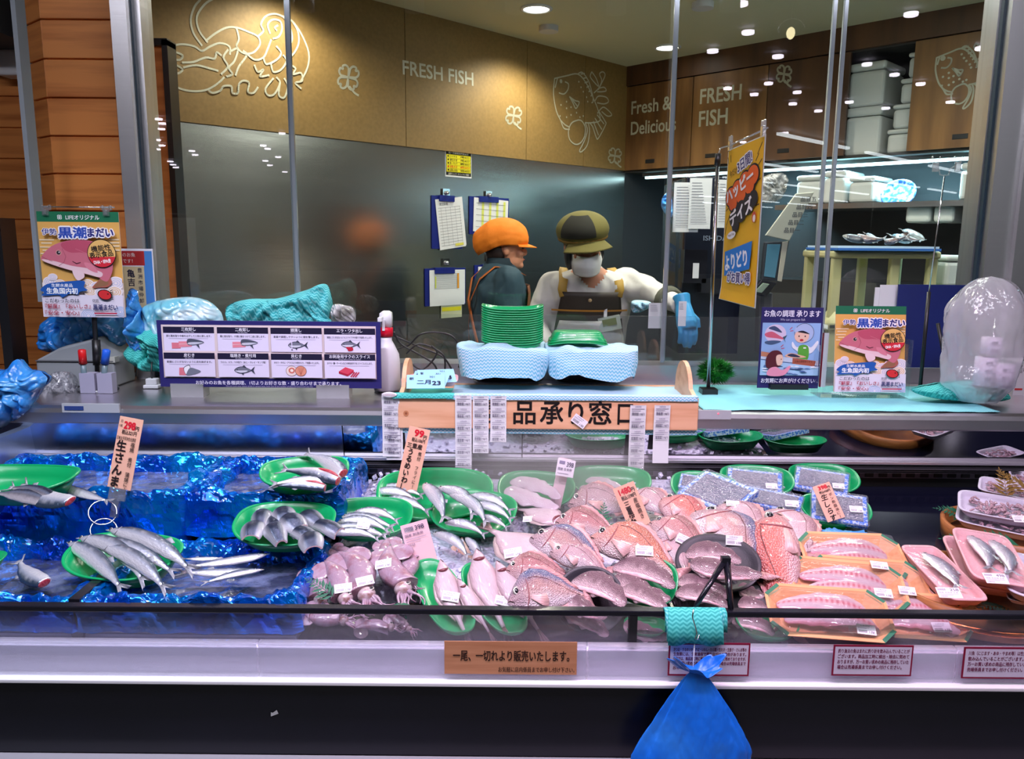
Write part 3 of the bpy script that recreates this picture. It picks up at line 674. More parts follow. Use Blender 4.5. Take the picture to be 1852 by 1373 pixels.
def make_fish(kind, by=0., bz=0., cols=None, cut=0., belly=False, eye=True):
    P = Proto()
    tab = {'saury': T_SAURY, 'herring': T_HERR, 'bream': T_BREAM, 'flounder': T_FLOUN}[kind]
    def sp(s): return spine(s, by, bz)
    if kind in ('saury', 'herring'):
        cf = csilver(*(cols or ((.05, .08, .13), (.76, .77, .84), (.92, .90, .94))))
        body = fishbody(tab, cut, 1, by, bz, cf); P.add('body', body.mesh('body', SILV))
        x, cyy, cz = sp(1)[:3]; P.add('tail_fin', tailmesh(x, cyy, cz, .13, .055 if kind == 'saury' else .095, .62, (.42, .42, .46)).mesh('tail_fin', FIN))
        if cut:
            x, cyy, cz = sp(cut)[:3]; up, dn, ww = prof(tab, cut); P.add('cut_face', MB().ell((x + .001, cyy, cz), (.007, up * .92, ww * .92)).mesh('cut_face', RED))
        else:
            s = .055 if kind == 'saury' else .06; up, dn, ww = prof(tab, s); x, cyy, cz = sp(s)[:3]
            for q in (1, -1) if kind == 'herring' else (1,):
                pass
            P.add('eye', eyemesh((x, cyy + up * .2, cz + ww * .86), .012 if kind == 'saury' else .017).mesh('eye', EYEM))
            g = []; s = .135
            for k in range(9):
                a = R(-70 + 140 * k / 8); up, dn, ww = prof(tab, s + .02 * math.cos(a)); x, cyy, cz = sp(s + .022 * math.cos(a))[:3]
                g.append((x, cyy + up * .9 * math.sin(a), cz + ww * 1.0 * abs(math.cos(a)) ** .7))
            P.add('gill_edge', MB().tube(g, .0035, 6).mesh('gill_edge', mat('gill_edge_silver', (.35, .34, .38), .3, .5)))
        fp = []
        for k in range(5):
            s = .62 + .02 * k; up, dn, ww = prof(tab, s); x, cyy, cz = sp(s)[:3]; fp.append((x, cyy + up * .95, cz, x - .03, cyy + up + .028 - .004 * k, cz))
        P.add('dorsal_fin', finmesh(fp, (.35, .36, .4), .002).mesh('dorsal_fin', FIN))
        if belly:
            g = [(sp(s)[0], sp(s)[1] - prof(tab, s)[1] * .55, sp(s)[2] + prof(tab, s)[2] * .72) for s in (cut + .01, .22, .30, .38, .46, .52)]
            P.add('belly_cut', MB().tube(g, [.010, .022, .026, .024, .018, .004], 10).mesh('belly_cut', RED))
    elif kind == 'bream':
        cf = cbream(*(cols or ((.42, .22, .22), (.72, .42, .42), (.86, .76, .78))))
        P.add('body', fishbody(tab, 0, 1, by, bz, cf, m=36, n=22).mesh('body', BREAM))
        x, cyy, cz = sp(1)[:3]; P.add('tail_fin', tailmesh(x, cyy, cz, .15, .15, .5, (.70, .34, .34)).mesh('tail_fin', FIN))
        fp = []
        for k in range(15):
            s = .24 + .048 * k; up, dn, ww = prof(tab, s); x, cyy, cz = sp(s)[:3]; h = .05 * math.sin(min(1, k / 4) * 1.57) * (1 - k / 20) * (1.0 if k % 2 else .62)
            fp.append((x, cyy + up * .97, cz, x - .03, cyy + up + h, cz))
        P.add('dorsal_fin', finmesh(fp, (.62, .30, .30), .003).mesh('dorsal_fin', FIN))
        fp = []
        for k in range(6):
            s = .66 + .03 * k; up, dn, ww = prof(tab, s); x, cyy, cz = sp(s)[:3]; fp.append((x, cyy - dn * .96, cz, x - .03, cyy - dn - .035 + .004 * k, cz))
        P.add('anal_fin', finmesh(fp, (.7, .42, .42), .002).mesh('anal_fin', FIN))
        x, cyy, cz = sp(.27)[:3]; ww = prof(tab, .27)[2]
        fp = [(x, cyy - .03 - .006 * k, cz + ww * 1.0, x - .20 + .012 * abs(k - 2), cyy - .03 - .03 * (k - .6), cz + ww * .92 + .006) for k in range(5)]
        P.add('pectoral_fin', finmesh(fp, (.80, .48, .47), .003).mesh('pectoral_fin', FIN))
        x, cyy, cz = sp(.105)[:3]; up, dn, ww = prof(tab, .105)
        P.add('eye', eyemesh((x, cyy + up * .42, cz + ww * .84), .030).mesh('eye', EYEM))
        g = []
        for k in range(11):
            a = R(-66 + 118 * k / 10); s = .20 + .05 * math.cos(a); up, dn, ww = prof(tab, s); x, cyy, cz = sp(s)[:3]
            yy = (up if math.sin(a) > 0 else dn) * .82 * math.sin(a); g.append((x, cyy + yy, cz + ww * math.sqrt(max(.05, 1 - (.82 * math.sin(a)) ** 2)) * 1.0))
        P.add('gill_cover', MB().tube(g, [.002, .003, .005, .006, .007, .007, .007, .006, .005, .003, .002], 7).mesh('gill_cover', mat('gill_red', s2l((150, 84, 88)), .4, coat=.2)))
        g = [(sp(s)[0], sp(s)[1] - q, sp(s)[2] + prof(tab, s)[2] * 1.0) for s, q in ((.004, .004), (.03, .012), (.06, .026), (.075, .04))]
        P.add('mouth', MB().tube(g, [.003, .004, .004, .002], 6).mesh('mouth', MOUTH))
        g = [(sp(s)[0], sp(s)[1] + prof(tab, s)[0] * q, sp(s)[2] + prof(tab, s)[2] * math.sqrt(1 - q * q) * 1.003) for s, q in ((.26, .60), (.36, .58), (.5, .5), (.66, .35), (.82, .12), (.95, 0))]
        P.add('lateral_line', MB().tube(g, .0026, 5).mesh('lateral_line', mat('lateral_line_brown', s2l((110, 64, 66)), .4)))
    else:
        bl, ed = cols or ((.54, .42, .46), (.50, .30, .33))
        def cf(s, c, q): return mixc(bl, ed, max(abs(c) - .6, 0) * 1.6 + (.3 if s < .15 else 0))
        P.add('body', fishbody(tab, .0, 1, by, bz, cf, m=30, n=20).mesh('body', PALE))
        x, cyy, cz = sp(1)[:3]; P.add('tail_fin', tailmesh(x, cyy, cz, .14, .075, -.25, (.26, .15, .14), .007).mesh('tail_fin', FIN))
        for sg, nm in ((1, 'dorsal_fin'), (-1, 'anal_fin')):
            fp = []
            for k in range(15):
                s = .16 + .048 * k; up, dn, ww = prof(tab, s); x, cyy, cz = sp(s)[:3]; e = up if sg > 0 else dn; fp.append((x, cyy + sg * e * .97, cz, x - .02, cyy + sg * (e + .045 * math.sin(3.14 * (k + .5) / 15)), cz - .01))
            P.add(nm, finmesh(fp, (.55, .42, .42), .003).mesh(nm, FIN))
        g = []
        for k in range(9):
            a = R(-75 + 150 * k / 8); s = .15 + .05 * math.cos(a); up, dn, ww = prof(tab, s); x, cyy, cz = sp(s)[:3]; e = up if math.sin(a) > 0 else dn
            g.append((x, cyy + e * .8 * math.sin(a), cz + ww * math.sqrt(1 - (.8 * math.sin(a)) ** 2) * 1.02))
        P.add('gill_opening', MB().tube(g, [.003, .008, .014, .019, .021, .019, .014, .008, .003], 7).mesh('gill_opening', mat('gill_dark_pink', s2l((120, 56, 66)), .4, coat=.4)))
        g = [(sp(s)[0], sp(s)[1] - q, sp(s)[2] + prof(tab, s)[2] * 1.0) for s, q in ((.004, -.004), (.03, .006), (.055, .022), (.07, .04))]
        P.add('mouth', MB().tube(g, [.004, .006, .006, .002], 6).mesh('mouth', MOUTH))
    return P
def make_fillet(kind, by=.1, bz=.1):
    """a cut slab of fish: 'skin' shows scaled skin above pale flesh, 'sashimi' a bare loin with a red line"""
    P = Proto(); tab = [(0, .03, .04, .02), (.06, .12, .11, .045), (.2, .17, .15, .07), (.5, .155, .14, .075), (.8, .10, .10, .05), (.96, .05, .06, .03), (1, .02, .03, .015)]
    if kind == 'skin':
        def cf(s, c, q):
            c = c + .1 * noise.noise(V((s * 12, c, 5))); return mixc((.74, .52, .56), (.26, .15, .18), (c + .10) / .15) if q > -.3 else (.80, .54, .57)
        P.add('fillet', fishbody(tab, 0, 1, by, bz, cf, m=26, n=16, xr=1., rag=.35).mesh('fillet', mat('scaly_fillet_skin', (.5, .4, .4), .4, vc=True, coat=.3, bump=((70, 70, 70), .6, .012, 'vor'))))
        g = [(sp[0], sp[1] - prof(tab, s)[1] * .80, sp[2] + prof(tab, s)[2] * .62) for s in (.08, .25, .45, .65, .85) for sp in (spine(s, by, bz, .5, 1.),)]
        P.add('flesh_edge', MB().tube(g, [.012, .030, .034, .028, .012], 10).mesh('flesh_edge', mat('flesh_pale', s2l((236, 196, 202)), .35, coat=.6, noise_col=(s2l((214, 150, 160)), (8, 30, 30), .45, .7))))
    elif kind == 'white':
        def cf(s, c, q): return mixc((.62, .54, .60), (.52, .36, .44), .5 + .5 * noise.noise(V((s * 6, c * 2, 2))))
        P.add('fillet', fishbody(tab, 0, 1, by, bz, cf, m=24, n=14, xr=1., rag=.3).mesh('fillet', FLESH))
    else:
        def cf(s, c, q):
            if .05 < c < .50 and q > 0: return (.52, .10, .14) if int(s * 34) % 2 else (.66, .30, .34)
            if c < -.55 and s > .35: return (.66, .22, .28)
            return mixc((.62, .44, .48), (.50, .36, .40), .5 + .5 * noise.noise(V((s * 5, c * 2, 7))))
        P.add('fillet', fishbody(tab, 0, 1, by, bz, cf, m=68, n=18, xr=1., rag=.2).mesh('fillet', FLESH))
    return P
SQM = mat('squid_skin', s2l((168, 140, 158)), .25, coat=.9, spec=.7, sss=.15, noise_col=(s2l((150, 98, 112)), (9, 9, 9), .48, .72), bump=((16, 16, 16), .2, .02))
def make_squid(by, seed):
    r_ = random.Random(seed); P = Proto()
    mb = MB(); mb.smooth = True
    rings = []
    for i in range(20):
        s = i / 19; rad = .005 + .105 * math.sin(min(1, s / .75) * math.pi / 2) ** .8 if s < .75 else .11 - .012 * (s - .75) / .25
        x = -.5 + s * .62; cyy = -by * 2 * (s - .5) ** 2
        rings.append([(x, cyy + rad * math.cos(2 * math.pi * j / 16) * (1 + .06 * math.sin(3 * j + seed)), rad * .62 * math.sin(2 * math.pi * j / 16)) for j in range(16)])
    mb.loft(rings); P.add('mantle', mb.mesh('mantle', SQM))
    mb = MB()
    for sg in (1, -1): mb.ell((-.36, sg * .085 - by * .3, .0), (.135, .11, .012), Matrix.Rotation(sg * .35, 3, 'Z'))
    P.add('fin', mb.mesh('fin', SQM))
    P.add('head', MB().ell((.165, -by * .25, 0), (.075, .072, .058)).mesh('head', mat('squid_head', s2l((196, 176, 180)), .25, coat=.8, noise_col=(s2l((150, 104, 100)), (14, 14, 14), .5, .7))))
    P.add('eye', eyemesh((.165, -by * .25 + .045, .045), .018).mesh('eye', EYEM))
    for k in range(8):
        a = (k - 3.5) / 3.5; pts = []; ph = r_.uniform(0, 6); ln = r_.uniform(.16, .27)
        for i in range(9):
            t = i / 8; pts.append((.20 + t * ln, -by * .25 + a * (.03 + .10 * t) + .03 * math.sin(ph + t * 7) * t, .01 * math.cos(k) + .03 * math.sin(ph * 2 + t * 5) * t))
        P.add('tentacle', MB().tube(pts, [.017 * (1 - .8 * i / 8) for i in range(9)], 7).mesh('tentacle', SQM))
    return P
def make_curl(seed):
    """half sardine, opened and folded over: silver-blue outside, pink inside"""
    P = Proto(); r_ = random.Random(seed); k = r_.uniform(.7, 1.3)
    def surf(off):
        def f(u, v):
            a = (v - .5) * 2.7; rad = (.30 + .06 * math.sin(3 * u + seed)) * (.55 + .45 * math.sin(math.pi * (.12 + .8 * u))) + off
            return (.5 - u, rad * math.sin(a) * 1.05, rad * math.cos(a) * k - .10 + .1 * math.sin(u * 3.1))
        return f
    def cf(u, v):
        a = abs(v - .5); return (.035, .045, .08) if a < .15 else mixc((.06, .08, .13), (.66, .66, .72), (a - .15) / .20)
    mb = MB(); mb.usecol = True; mb.grid(surf(.0), 14, 20, cf); P.add('skin', mb.mesh('skin', SILV))
    mb = MB(); mb.usecol = True; mb.grid(surf(-.045), 14, 20, lambda u, v: (.72, .40, .42) if .3 < v < .7 else (.86, .72, .74)); n0 = len(mb.v)
    f0, f1 = surf(0), surf(-.045)
    for (pa, pb) in (((0,), None), ((1,), None)):
        u = pa[0]; ids = [(mb.pt(f0(u, j / 20), (.84, .66, .66)), mb.pt(f1(u, j / 20), (.84, .5, .52))) for j in range(21)]
        for j in range(20): mb.face((ids[j][0], ids[j + 1][0], ids[j + 1][1], ids[j][1]))
    for v in (0, 1):
        ids = [(mb.pt(f0(i / 14, v), (.88, .78, .78)), mb.pt(f1(i / 14, v), (.84, .6, .6))) for i in range(15)]
        for i in range(14): mb.face((ids[i][0], ids[i + 1][0], ids[i + 1][1], ids[i][1]))
    P.add('flesh', mb.mesh('flesh', FLESH)); return P
# ---------------------------------------------------------------- trays, plates, packs
def sel(a, rx, ry, e):
    c, s = math.cos(a), math.sin(a); return (rx * math.copysign(abs(c) ** (2 / e), c), ry * math.copysign(abs(s) ** (2 / e), s))
def make_dish(name, m, asp=.62, dep=.13, e=2.6, flare=.80, lip=.02, ribs=0, n=72, wall=.014, droop=0., rimpart='rim'):
    P = Proto(); ry = .5 * asp
    def ring(k, z, ins=0., rib=0.):
        o = []
        for j in range(n):
            a = 2 * math.pi * j / n; x, y = sel(a, .5 * k - ins, ry * k - ins, e); q = 1 + (rib * (.5 + .5 * math.cos(ribs * a)) if ribs else 0)
            o.append((x * q, y * q, z - droop * (2 * abs(x)) ** 3 * (z / dep if dep else 0)))
        return o
    mb = MB(); f = flare
    mb.loft([ring(f * .6, 0), ring(f, 0), ring(f + .02, .01), ring(lerp(f, 1, .5), dep * .5, 0, -.012), ring(1 - lip * 2, dep), ring(1 - lip * 2, dep - .001, wall * .6), ring(lerp(f, 1, .5), dep * .5, wall, -.012), ring(f, .018, wall), ring(f * .6, .016, wall)], cap0=True, cap1=True)
    P.add('bowl', mb.mesh(name + '_bowl', m))
    mb = MB(); mb.loft([ring(1 - lip * 2.6, dep - .006), ring(1, dep - .012), ring(1.006, dep - .002), ring(1 - lip * .4, dep + .008), ring(1 - lip * 2.4, dep + .002, .0)], cap0=False, cap1=False)
    P.add(rimpart, mb.mesh(name + '_rim', m)); return P
GREEN = mat('green_tray_plastic', s2l((14, 158, 92)), .28, spec=.6, coat=.2)
P_TRAY = make_dish('tray', GREEN, .66, .15, 2.5, .74, .022, ribs=46, droop=-.04)
P_TRAYF = make_dish('trayf', GREEN, .66, .12, 2.5, .74, .022, ribs=46)
P_TRAYR = make_dish('trayr', GREEN, .60, .10, 4.5, .80, .02, droop=-.055)
P_PLATE = make_dish('plate', mat('black_plate', s2l((44, 40, 50)), .4, bump=((80, 80, 80), .3, .002)), .86, .09, 2.1, .72, .03)
PINKF = mat('pink_foam', s2l((232, 176, 180)), .5)
WFOAM = mat('white_foam_tray', s2l((206, 202, 218)), .5)
P_PINK = make_dish('pink', PINKF, .50, .10, 7, .84, .03)
P_WHITE = make_dish('white', WFOAM, .60, .11, 6, .82, .03)
FILM = glassmat('cling_film', (.98, .98, .99), .9, .06, haze=.02, hazecol=(.9, .88, .95), bump=((7, 16, 7), .35, .01))
def octa(hx, hy, cx, cy_, z): return [(hx - cx, hy, z), (-hx + cx, hy, z), (-hx, hy - cy_, z), (-hx, -hy + cy_, z), (-hx + cx, -hy, z), (hx - cx, -hy, z), (hx, -hy + cy_, z), (hx, hy - cy_, z)]
def make_octtray():
    P = Proto(); OR = mat('woodprint_orange', s2l((240, 176, 126)), .4, noise_col=(s2l((230, 158, 106)), (2, 26, 26), .4, .7)); GC = mat('green_corner_print', s2l((52, 120, 92)), .4)
    mb = MB(); mb.smooth = False
    L = [octa(.40, .15, .07, .06, 0), octa(.5, .225, .12, .10, .085), octa(.515, .24, .125, .105, .085), octa(.515, .24, .125, .105, .093), octa(.49, .215, .118, .098, .093), octa(.40, .14, .07, .06, .012)]
    mb.loft(L); mb.sm = [False] * len(mb.sm); mb.m = [1 if (f[0] % 8) in (1, 2, 3, 5, 6, 7) and len(f) == 4 and max(abs(mb.v[i][0]) for i in f) > .39 and abs(sum(mb.v[i][0] for i in f)) / 4 > .40 and (abs(sum(mb.v[i][1] for i in f)) / 4 > .06) else 0 for f in mb.f]
    P.add('tray', mb.mesh('octagon_tray', [OR, GC]))
    P.add('wrap', MB().loft([octa(.49, .215, .118, .098, .094), octa(.44, .17, .09, .08, .104), octa(.2, .08, .04, .04, .112)]).mesh('film', FILM))
    return P
P_OCT = make_octtray()
def film_for(P, asp, dep, e):
    n = 48; mb = MB()
    mb.loft([[(*sel(2 * math.pi * j / n, .49 * k, .49 * asp * k, e), z + .004 * math.sin(j * 2.1)) for j in range(n)] for k, z in ((1, dep + .008), (.8, dep + .014), (.4, dep + .02), (.05, dep + .02))], cap0=False)
    P.add('wrap', mb.mesh('film', FILM)); return P
P_PINKW = Proto(); P_PINKW.p = list(P_PINK.p); film_for(P_PINKW, .50, .10, 7)
P_WHITEW = Proto(); P_WHITEW.p = list(P_WHITE.p); film_for(P_WHITEW, .60, .11, 6)
def make_pack():
    P = Proto(); BP = mat('blue_pattern_tray', s2l((190, 205, 235)), .35, noise_col=(s2l((50, 110, 215)), (26, 26, 26), .47, .53))
    mb = MB(); mb.box((0, 0, .05), (.94, .56, .10)); P.add('tray', mb.mesh('pack_tray', BP))
    mb = MB(); mb.box((0, 0, .105), (.80, .44, .02)); P.add('contents', mb.mesh('pack_contents', mat('small_silver_fish_fill', s2l((190, 182, 205)), .3, .2, bump=((18, 90, 18), 1, .02), noise_col=(s2l((130, 130, 160)), (20, 60, 20), .4, .6))))
    mb = MB(); mb.loft([octa(.5, .31, .03, .03, .095), octa(.5, .31, .03, .03, .11), octa(.46, .27, .04, .04, .16), octa(.44, .25, .04, .04, .175), octa(.40, .21, .04, .04, .165)]); mb.sm = [False] * len(mb.sm)
    P.add('lid', mb.mesh('pack_lid', glassmat('clear_lid', (.96, .97, 1), 2.0, .06, haze=.10, hazecol=(.85, .88, 1), bump=((30, 30, 30), .5, .01)))); return P
P_PACK = make_pack()
# sticker (unit width)
def make_sticker(kind=0):
    p = Print(100, 60, 1, .6, y0=0, org=(-.5, .3)); p.rect(0, 0, 100, 60, (244, 238, 246))
    K = (110, 100, 125)
    if kind == 0:
        p.text('・消費期限・', 10, 14, 9, K, w=70); p.rect(6, 20, 60, 2.2, K); p.rect(6, 26, 46, 1.6, K)
        for k in range(26): p.rect(8 + k * 1.75, 34, 1.0 if k % 3 else .5, 17, (60, 55, 75))
        p.text('1尾', 64, 52, 17, (70, 64, 90), .01, w=30)
    else:
        for k in range(18): p.rect(6 + k * 1.9, 6, 1.1 if k % 3 else .5, 12, (90, 84, 110))
        p.text(('398', '258', '498')[kind - 1], 58, 20, 22, (70, 64, 90), .01, w=36)
        p.text('国産 刺身用 生食', 8, 32, 8, K, w=80); p.rect(8, 37, 80, 1.3, K); p.rect(8, 43, 56, 1.3, K); p.text('消費期限', 8, 54, 7, K, w=30)
    me = p.mb; me.M = Matrix(); return me.mesh('sticker', [ink(c) for c in p.cols])
STK = [make_sticker(k) for k in range(4)]
# ================================================================ things lying in the case
TRK = []   # (matrix, thing) of the trays for later use
def lay(P, name, label, cat, a, b, ha=.03, hb=None, face=10, up=None, ky=1., kz=1., group=None):
    hb = ha if hb is None else hb
    Mx = frame(deck(*a, ha), deck(*b, hb), face, None, up)
    L = Mx.to_scale().x; Mx = Mx @ Matrix.Diagonal((1, ky, kz, 1))
    return P.put(name, label, cat, Mx, group)
# ---- crushed ice bed
ICE = mat('crushed_ice', s2l((206, 206, 226)), .25, spec=.8, trans=.0, bump=((90, 90, 90), .9, .006, 'vor'), coat=.6)
def icez(x, y): return deckz(y) + .012 + .035 * max(0, min(1, (y - 1.62) / .5)) + .006 * fbm((x * 9, y * 9, 0)) + .012 * fbm((x * 3, y * 4, 2))
def ice(name, x0, x1, y0, y1, lb, seed, nchunk=500, extra=0.):
    r_ = random.Random(seed); mb = MB()
    def f(u, v):
        x = lerp(x0, x1, u); y = lerp(y0, y1, v); e = min(u, 1 - u, v, 1 - v) * 12
        return (x, y, icez(x, y) + extra - .03 * max(0, 1 - e) + .003 * noise.noise(V((x * 80, y * 80, 0))))
    mb.grid(f, 110, 60); mb.smooth = False
    for _ in range(nchunk):
        x = r_.uniform(x0 + .02, x1 - .02); y = r_.uniform(y0 + .02, y1 - .01); s = r_.uniform(.005, .011)
        Q = Matrix.Rotation(r_.uniform(0, 6), 3, V((r_.random(), r_.random(), 1)).normalized()); mb.box((x, y, icez(x, y) + extra + s * .3), (s, s * r_.uniform(.6, 1.4), s), Q)
    mb.sm = [True] * (110 * 60) + [False] * (len(mb.f) - 110 * 60)
    o = mb.build(name, ICE); return tag(o, lb, 'ice', kind='stuff')
ice('crushed_ice', -.44, .80, 1.60, 2.24, 'bed of crushed ice under the fish in the middle of the case', 3, 900)

# ---- foam crates wrapped in crinkled blue foil
FOIL = mat('blue_foil', s2l((0, 150, 250)), .15, .72, bump=((7, 7, 7), .55, .05, 'vor'), coat=.6, noise_col=(s2l((0, 84, 225)), (9, 9, 9), .4, .65))
CRW = mat('crate_foam', s2l((205, 214, 235)), .5)
ICEB = mat('ice_water', s2l((116, 126, 160)), .10, spec=.9, coat=1, bump=((45, 45, 45), .5, .01), noise_col=(s2l((60, 66, 92)), (14, 14, 14), .42, .6))
def crate(label, x0, x1, y0, y1, zr, seed, fill=.035, drop=.06, wall=.022):
    c = ((x0 + x1) / 2, (y0 + y1) / 2); zb = deckz(y0) + .005
    t = thing('fish_crate', label, 'crate', (c[0], c[1], zb), 'foil lined crates'); Mi = Matrix.Translation((-c[0], -c[1], -zb))
    mb = MB(Mi); z2 = deckz(y1) + .005
    zq = zr - .02; e_ = .006
    for lo, hi in (((x0 + e_, y0 + e_, zb), (x1 - e_, y0 + wall, zq)), ((x0 + e_, y1 - wall, zb), (x1 - e_, y1 - e_, zq)), ((x0 + e_, y0 + e_, zb), (x0 + wall, y1 - e_, zq)), ((x1 - wall, y0 + e_, zb), (x1 - e_, y1 - e_, zq)), ((x0, y0, zb), (x1, y1, zb + .01))): mb.b2(lo, hi)
    mb.build('crate_body', CRW, t)
    # sheet draped over the rim all round
    mb = MB(Mi); n = 150; P_ = []
    per = 2 * (x1 - x0 + y1 - y0)
    def rimpt(u, off, z):
        q = u * per; w_, h_ = x1 - x0, y1 - y0
        if q < w_: p = (x0 + q, y0); nn = (0, -1)
        elif q < w_ + h_: p = (x1, y0 + q - w_); nn = (1, 0)
        elif q < 2 * w_ + h_: p = (x1 - (q - w_ - h_), y1); nn = (0, 1)
        else: p = (x0, y1 - (q - 2 * w_ - h_)); nn = (-1, 0)
        return V((p[0] + nn[0] * off, p[1] + nn[1] * off, z))
    prf = [(-wall - .012, zr - fill - .02), (-wall - .010, zr - .02), (-wall - .004, zr + .002), (-wall * .5, zr + .010), (.002, zr + .006), (.010, zr - .012), (.012, zr - drop * .5), (.016, zr - drop)]
    def f(u, v):
        k = v * (len(prf) - 1); i = min(int(k), len(prf) - 2); t_ = k - i; off = lerp(prf[i][0], prf[i + 1][0], t_); z = lerp(prf[i][1], prf[i + 1][1], t_)
        uu = u % 1.0; p = rimpt(uu, off, z); a = 2 * math.pi * uu
        s3 = V((p.x * 13 + seed, p.y * 13, p.z * 13)); s4 = V((p.x * 42, p.y * 42 + seed, p.z * 30))
        e = .25 + .75 * math.sin(math.pi * min(1, v + .15))
        d = V((abs(noise.noise(s3)), abs(noise.noise(s3 + V((7, 0, 0)))), abs(noise.noise(s3 + V((0, 9, 0)))))) * .026 - V((.007, .007, .007))
        d2 = V((abs(noise.noise(s4)), abs(noise.noise(s4 + V((7, 0, 0)))), abs(noise.noise(s4 + V((0, 9, 0)))))) * .012 - V((.003, .003, .003))
        return p + (d + d2) * e
    mb.grid(f, 320, 34); mb.sm = [False] * len(mb.sm); mb.build('foil_sheet', FOIL, t)
    mb = MB(Mi); mb.grid(lambda u, v: (lerp(x0 + wall * .9, x1 - wall * .9, u), lerp(y0 + wall * .9, y1 - wall * .9, v), zr - fill + .004 * noise.noise(V((u * 16, v * 12, seed)))), 40, 30)
    mb.build('ice_slush', ICEB, t); return t
crate('blue foil lined crate nearest the front glass at the end of the case', -1.30, -.862, 1.475, 1.79, .793, 11)
crate('blue foil lined crate holding the green tray of whole sauries and loose sauries', -.85, -.425, 1.475, 1.79, .793, 23)
crate('raised blue foil lined crate in the back row under the price card for sauries', -1.38, -.80, 1.86, 2.20, .885, 37, drop=.13)
crate('raised blue foil lined crate in the back row beside the ice bed', -.79, -.42, 1.86, 2.20, .885, 41, drop=.10)
# black strip filling the dark gap between the two front crates
o = MB().b2((-.868, 1.466, .70), (-.846, 1.80, .80)).build('dark_gap_strip', BLACKG); tag(o, 'black upright strip filling the dark gap between the two front foil crates', 'divider')

# ---- fish prototypes
SAU = [make_fish('saury', by=b, bz=.05) for b in (.12, .18, .08)]
SAUS = [make_fish('saury', by=-.05, bz=.03), make_fish('saury', by=.08, bz=.02, cols=((.03, .05, .09), (.16, .18, .24), (.7, .7, .74)))]
SAUC = [make_fish('saury', by=.12, cut=.14), make_fish('saury', by=.06, cut=.14, cols=((.03, .04, .07), (.10, .10, .14), (.7, .64, .68)))]
HER = [make_fish('herring', by=b, bz=.05) for b in (.22, .12, .32)]
HERC = [make_fish('herring', by=-.10, cut=.13, belly=True), make_fish('herring', by=.12, cut=.13, belly=False)]
# ---- green trays: (key, a px, b px, height, face, ky, label)
def tray(a, b, h, face, lb, ky=1., P=P_TRAY, kz=1., name='green_tray', grp='green oval fish trays', cat='tray'):
    return lay(P, name, lb, cat, a, b, h, None, face, None, ky, kz, grp)
tray((-70, 893), (144, 897), .140, 8, 'green tray of headless sauries on the raised end crate', .82)
tray((-120, 1035), (11, 1030), .085, 5, 'green tray just cut off by the picture edge in the front end crate')
tray((136, 1022), (328, 1040), .060, 14, 'green tray carrying five whole sauries whose tails hang over its rim', 1.0)
tray((472, 878), (633, 868), .150, 14, 'green tray of headless gutted mackerel with red belly cuts', 1.05)
tray((430, 966), (608, 970), .085, 16, 'green tray of folded opened sardine pieces below the gutted mackerel', 1.12)
tray((684, 915), (892, 912), .052, 26, 'green tray of round herrings directly behind the 99 yen card', .95)
tray((586, 955), (748, 950), .060, 22, 'green tray of five round herrings above the squid pile', 1.0)
tray((784, 935), (935, 950), .055, 22, 'green tray of round herrings between the 99 yen card and the white fillets', 1.15)
tray((902, 895), (1040, 905), .055, 22, 'green tray of white fillets with the narrow 398 card stuck in it', 1.1)
tray((1030, 885), (1176, 890), .040, 18, 'green tray of white fillets half hidden in the cold mist', 1.0)
tray((765, 1030), (838, 1165), .045, 8, 'green tray under the pair of flatfish beside the squid pile', .62, P_TRAYF)
tray((850, 1035), (935, 1165), .045, 8, 'green tray under the two flatfish beside the big sea bream head', .62, P_TRAYF)
tray((1118, 1050), (1226, 1066), .060, 42, 'green tray standing up behind three skin-on bream fillets', 1.35)
tray((1128, 1140), (1205, 1143), .020, 5, 'green tray low behind the front glass under the bream fillets', 1.2)
tray((1212, 888), (1332, 900), .045, 22, 'green tray under the clear lidded pack beside the pink breams', 1.15)
tray((1300, 880), (1432, 886), .045, 20, 'green tray under the blue lidded pack next to the grille', 1.05)
tray((1424, 878), (1548, 880), .045, 22, 'green tray under the lidded pack behind the 398 yen card', 1.05)
tray((1444, 930), (1572, 940), .050, 20, 'green tray under the pack with the 398 yen card on it', 1.1)
tray((1452, 968), (1530, 975), .020, 14, 'empty green tray peeping out from under the blue plastic bag', 1.2)
tray((1330, 1140), (1440, 1142), .012, 6, 'green tray low behind the front glass beside the hanging cloth', 1.3)
# ---- sauries on the tray and loose ones
SG = 'whole sauries'
for k, (a, b, lb, pr) in enumerate([
    ((190, 957), (357, 1046), 'silver whole saury uppermost of the five on the green tray', 0), ((178, 973), (324, 1045), 'silver whole saury second down on the green tray', 2),
    ((176, 985), (306, 1080), 'silver whole saury in the middle of the five on the green tray', 0), ((136, 972), (263, 1070), 'silver whole saury with dark back, second from the near end of the green tray', 1),
    ((119, 979), (226, 1078), 'silver whole saury nearest the front on the green tray', 2)]):
    lay(SAU[pr], 'saury', lb, 'fish', a, b, .132 - .006 * k, .098 - .003 * k, 40, True, 1.12, 1.1, group=SG)
for k, (a, b, lb, pr) in enumerate([((325, 1010), (400, 1009), 'loose saury partly sunk in the slush behind the tray tails', 0), ((330, 1025), (488, 1001), 'long loose saury lying slantwise in the crate slush', 0),
    ((316, 1034), (470, 1032), 'bright loose saury lying flat in the crate slush', 0), ((360, 1058), (478, 1030), 'dark backed loose saury next to the front foil rim', 1)]):
    lay(SAUS[pr], 'saury', lb, 'fish', b, a, .075 + .004 * k, None, 25, True, 1.15, group=SG)
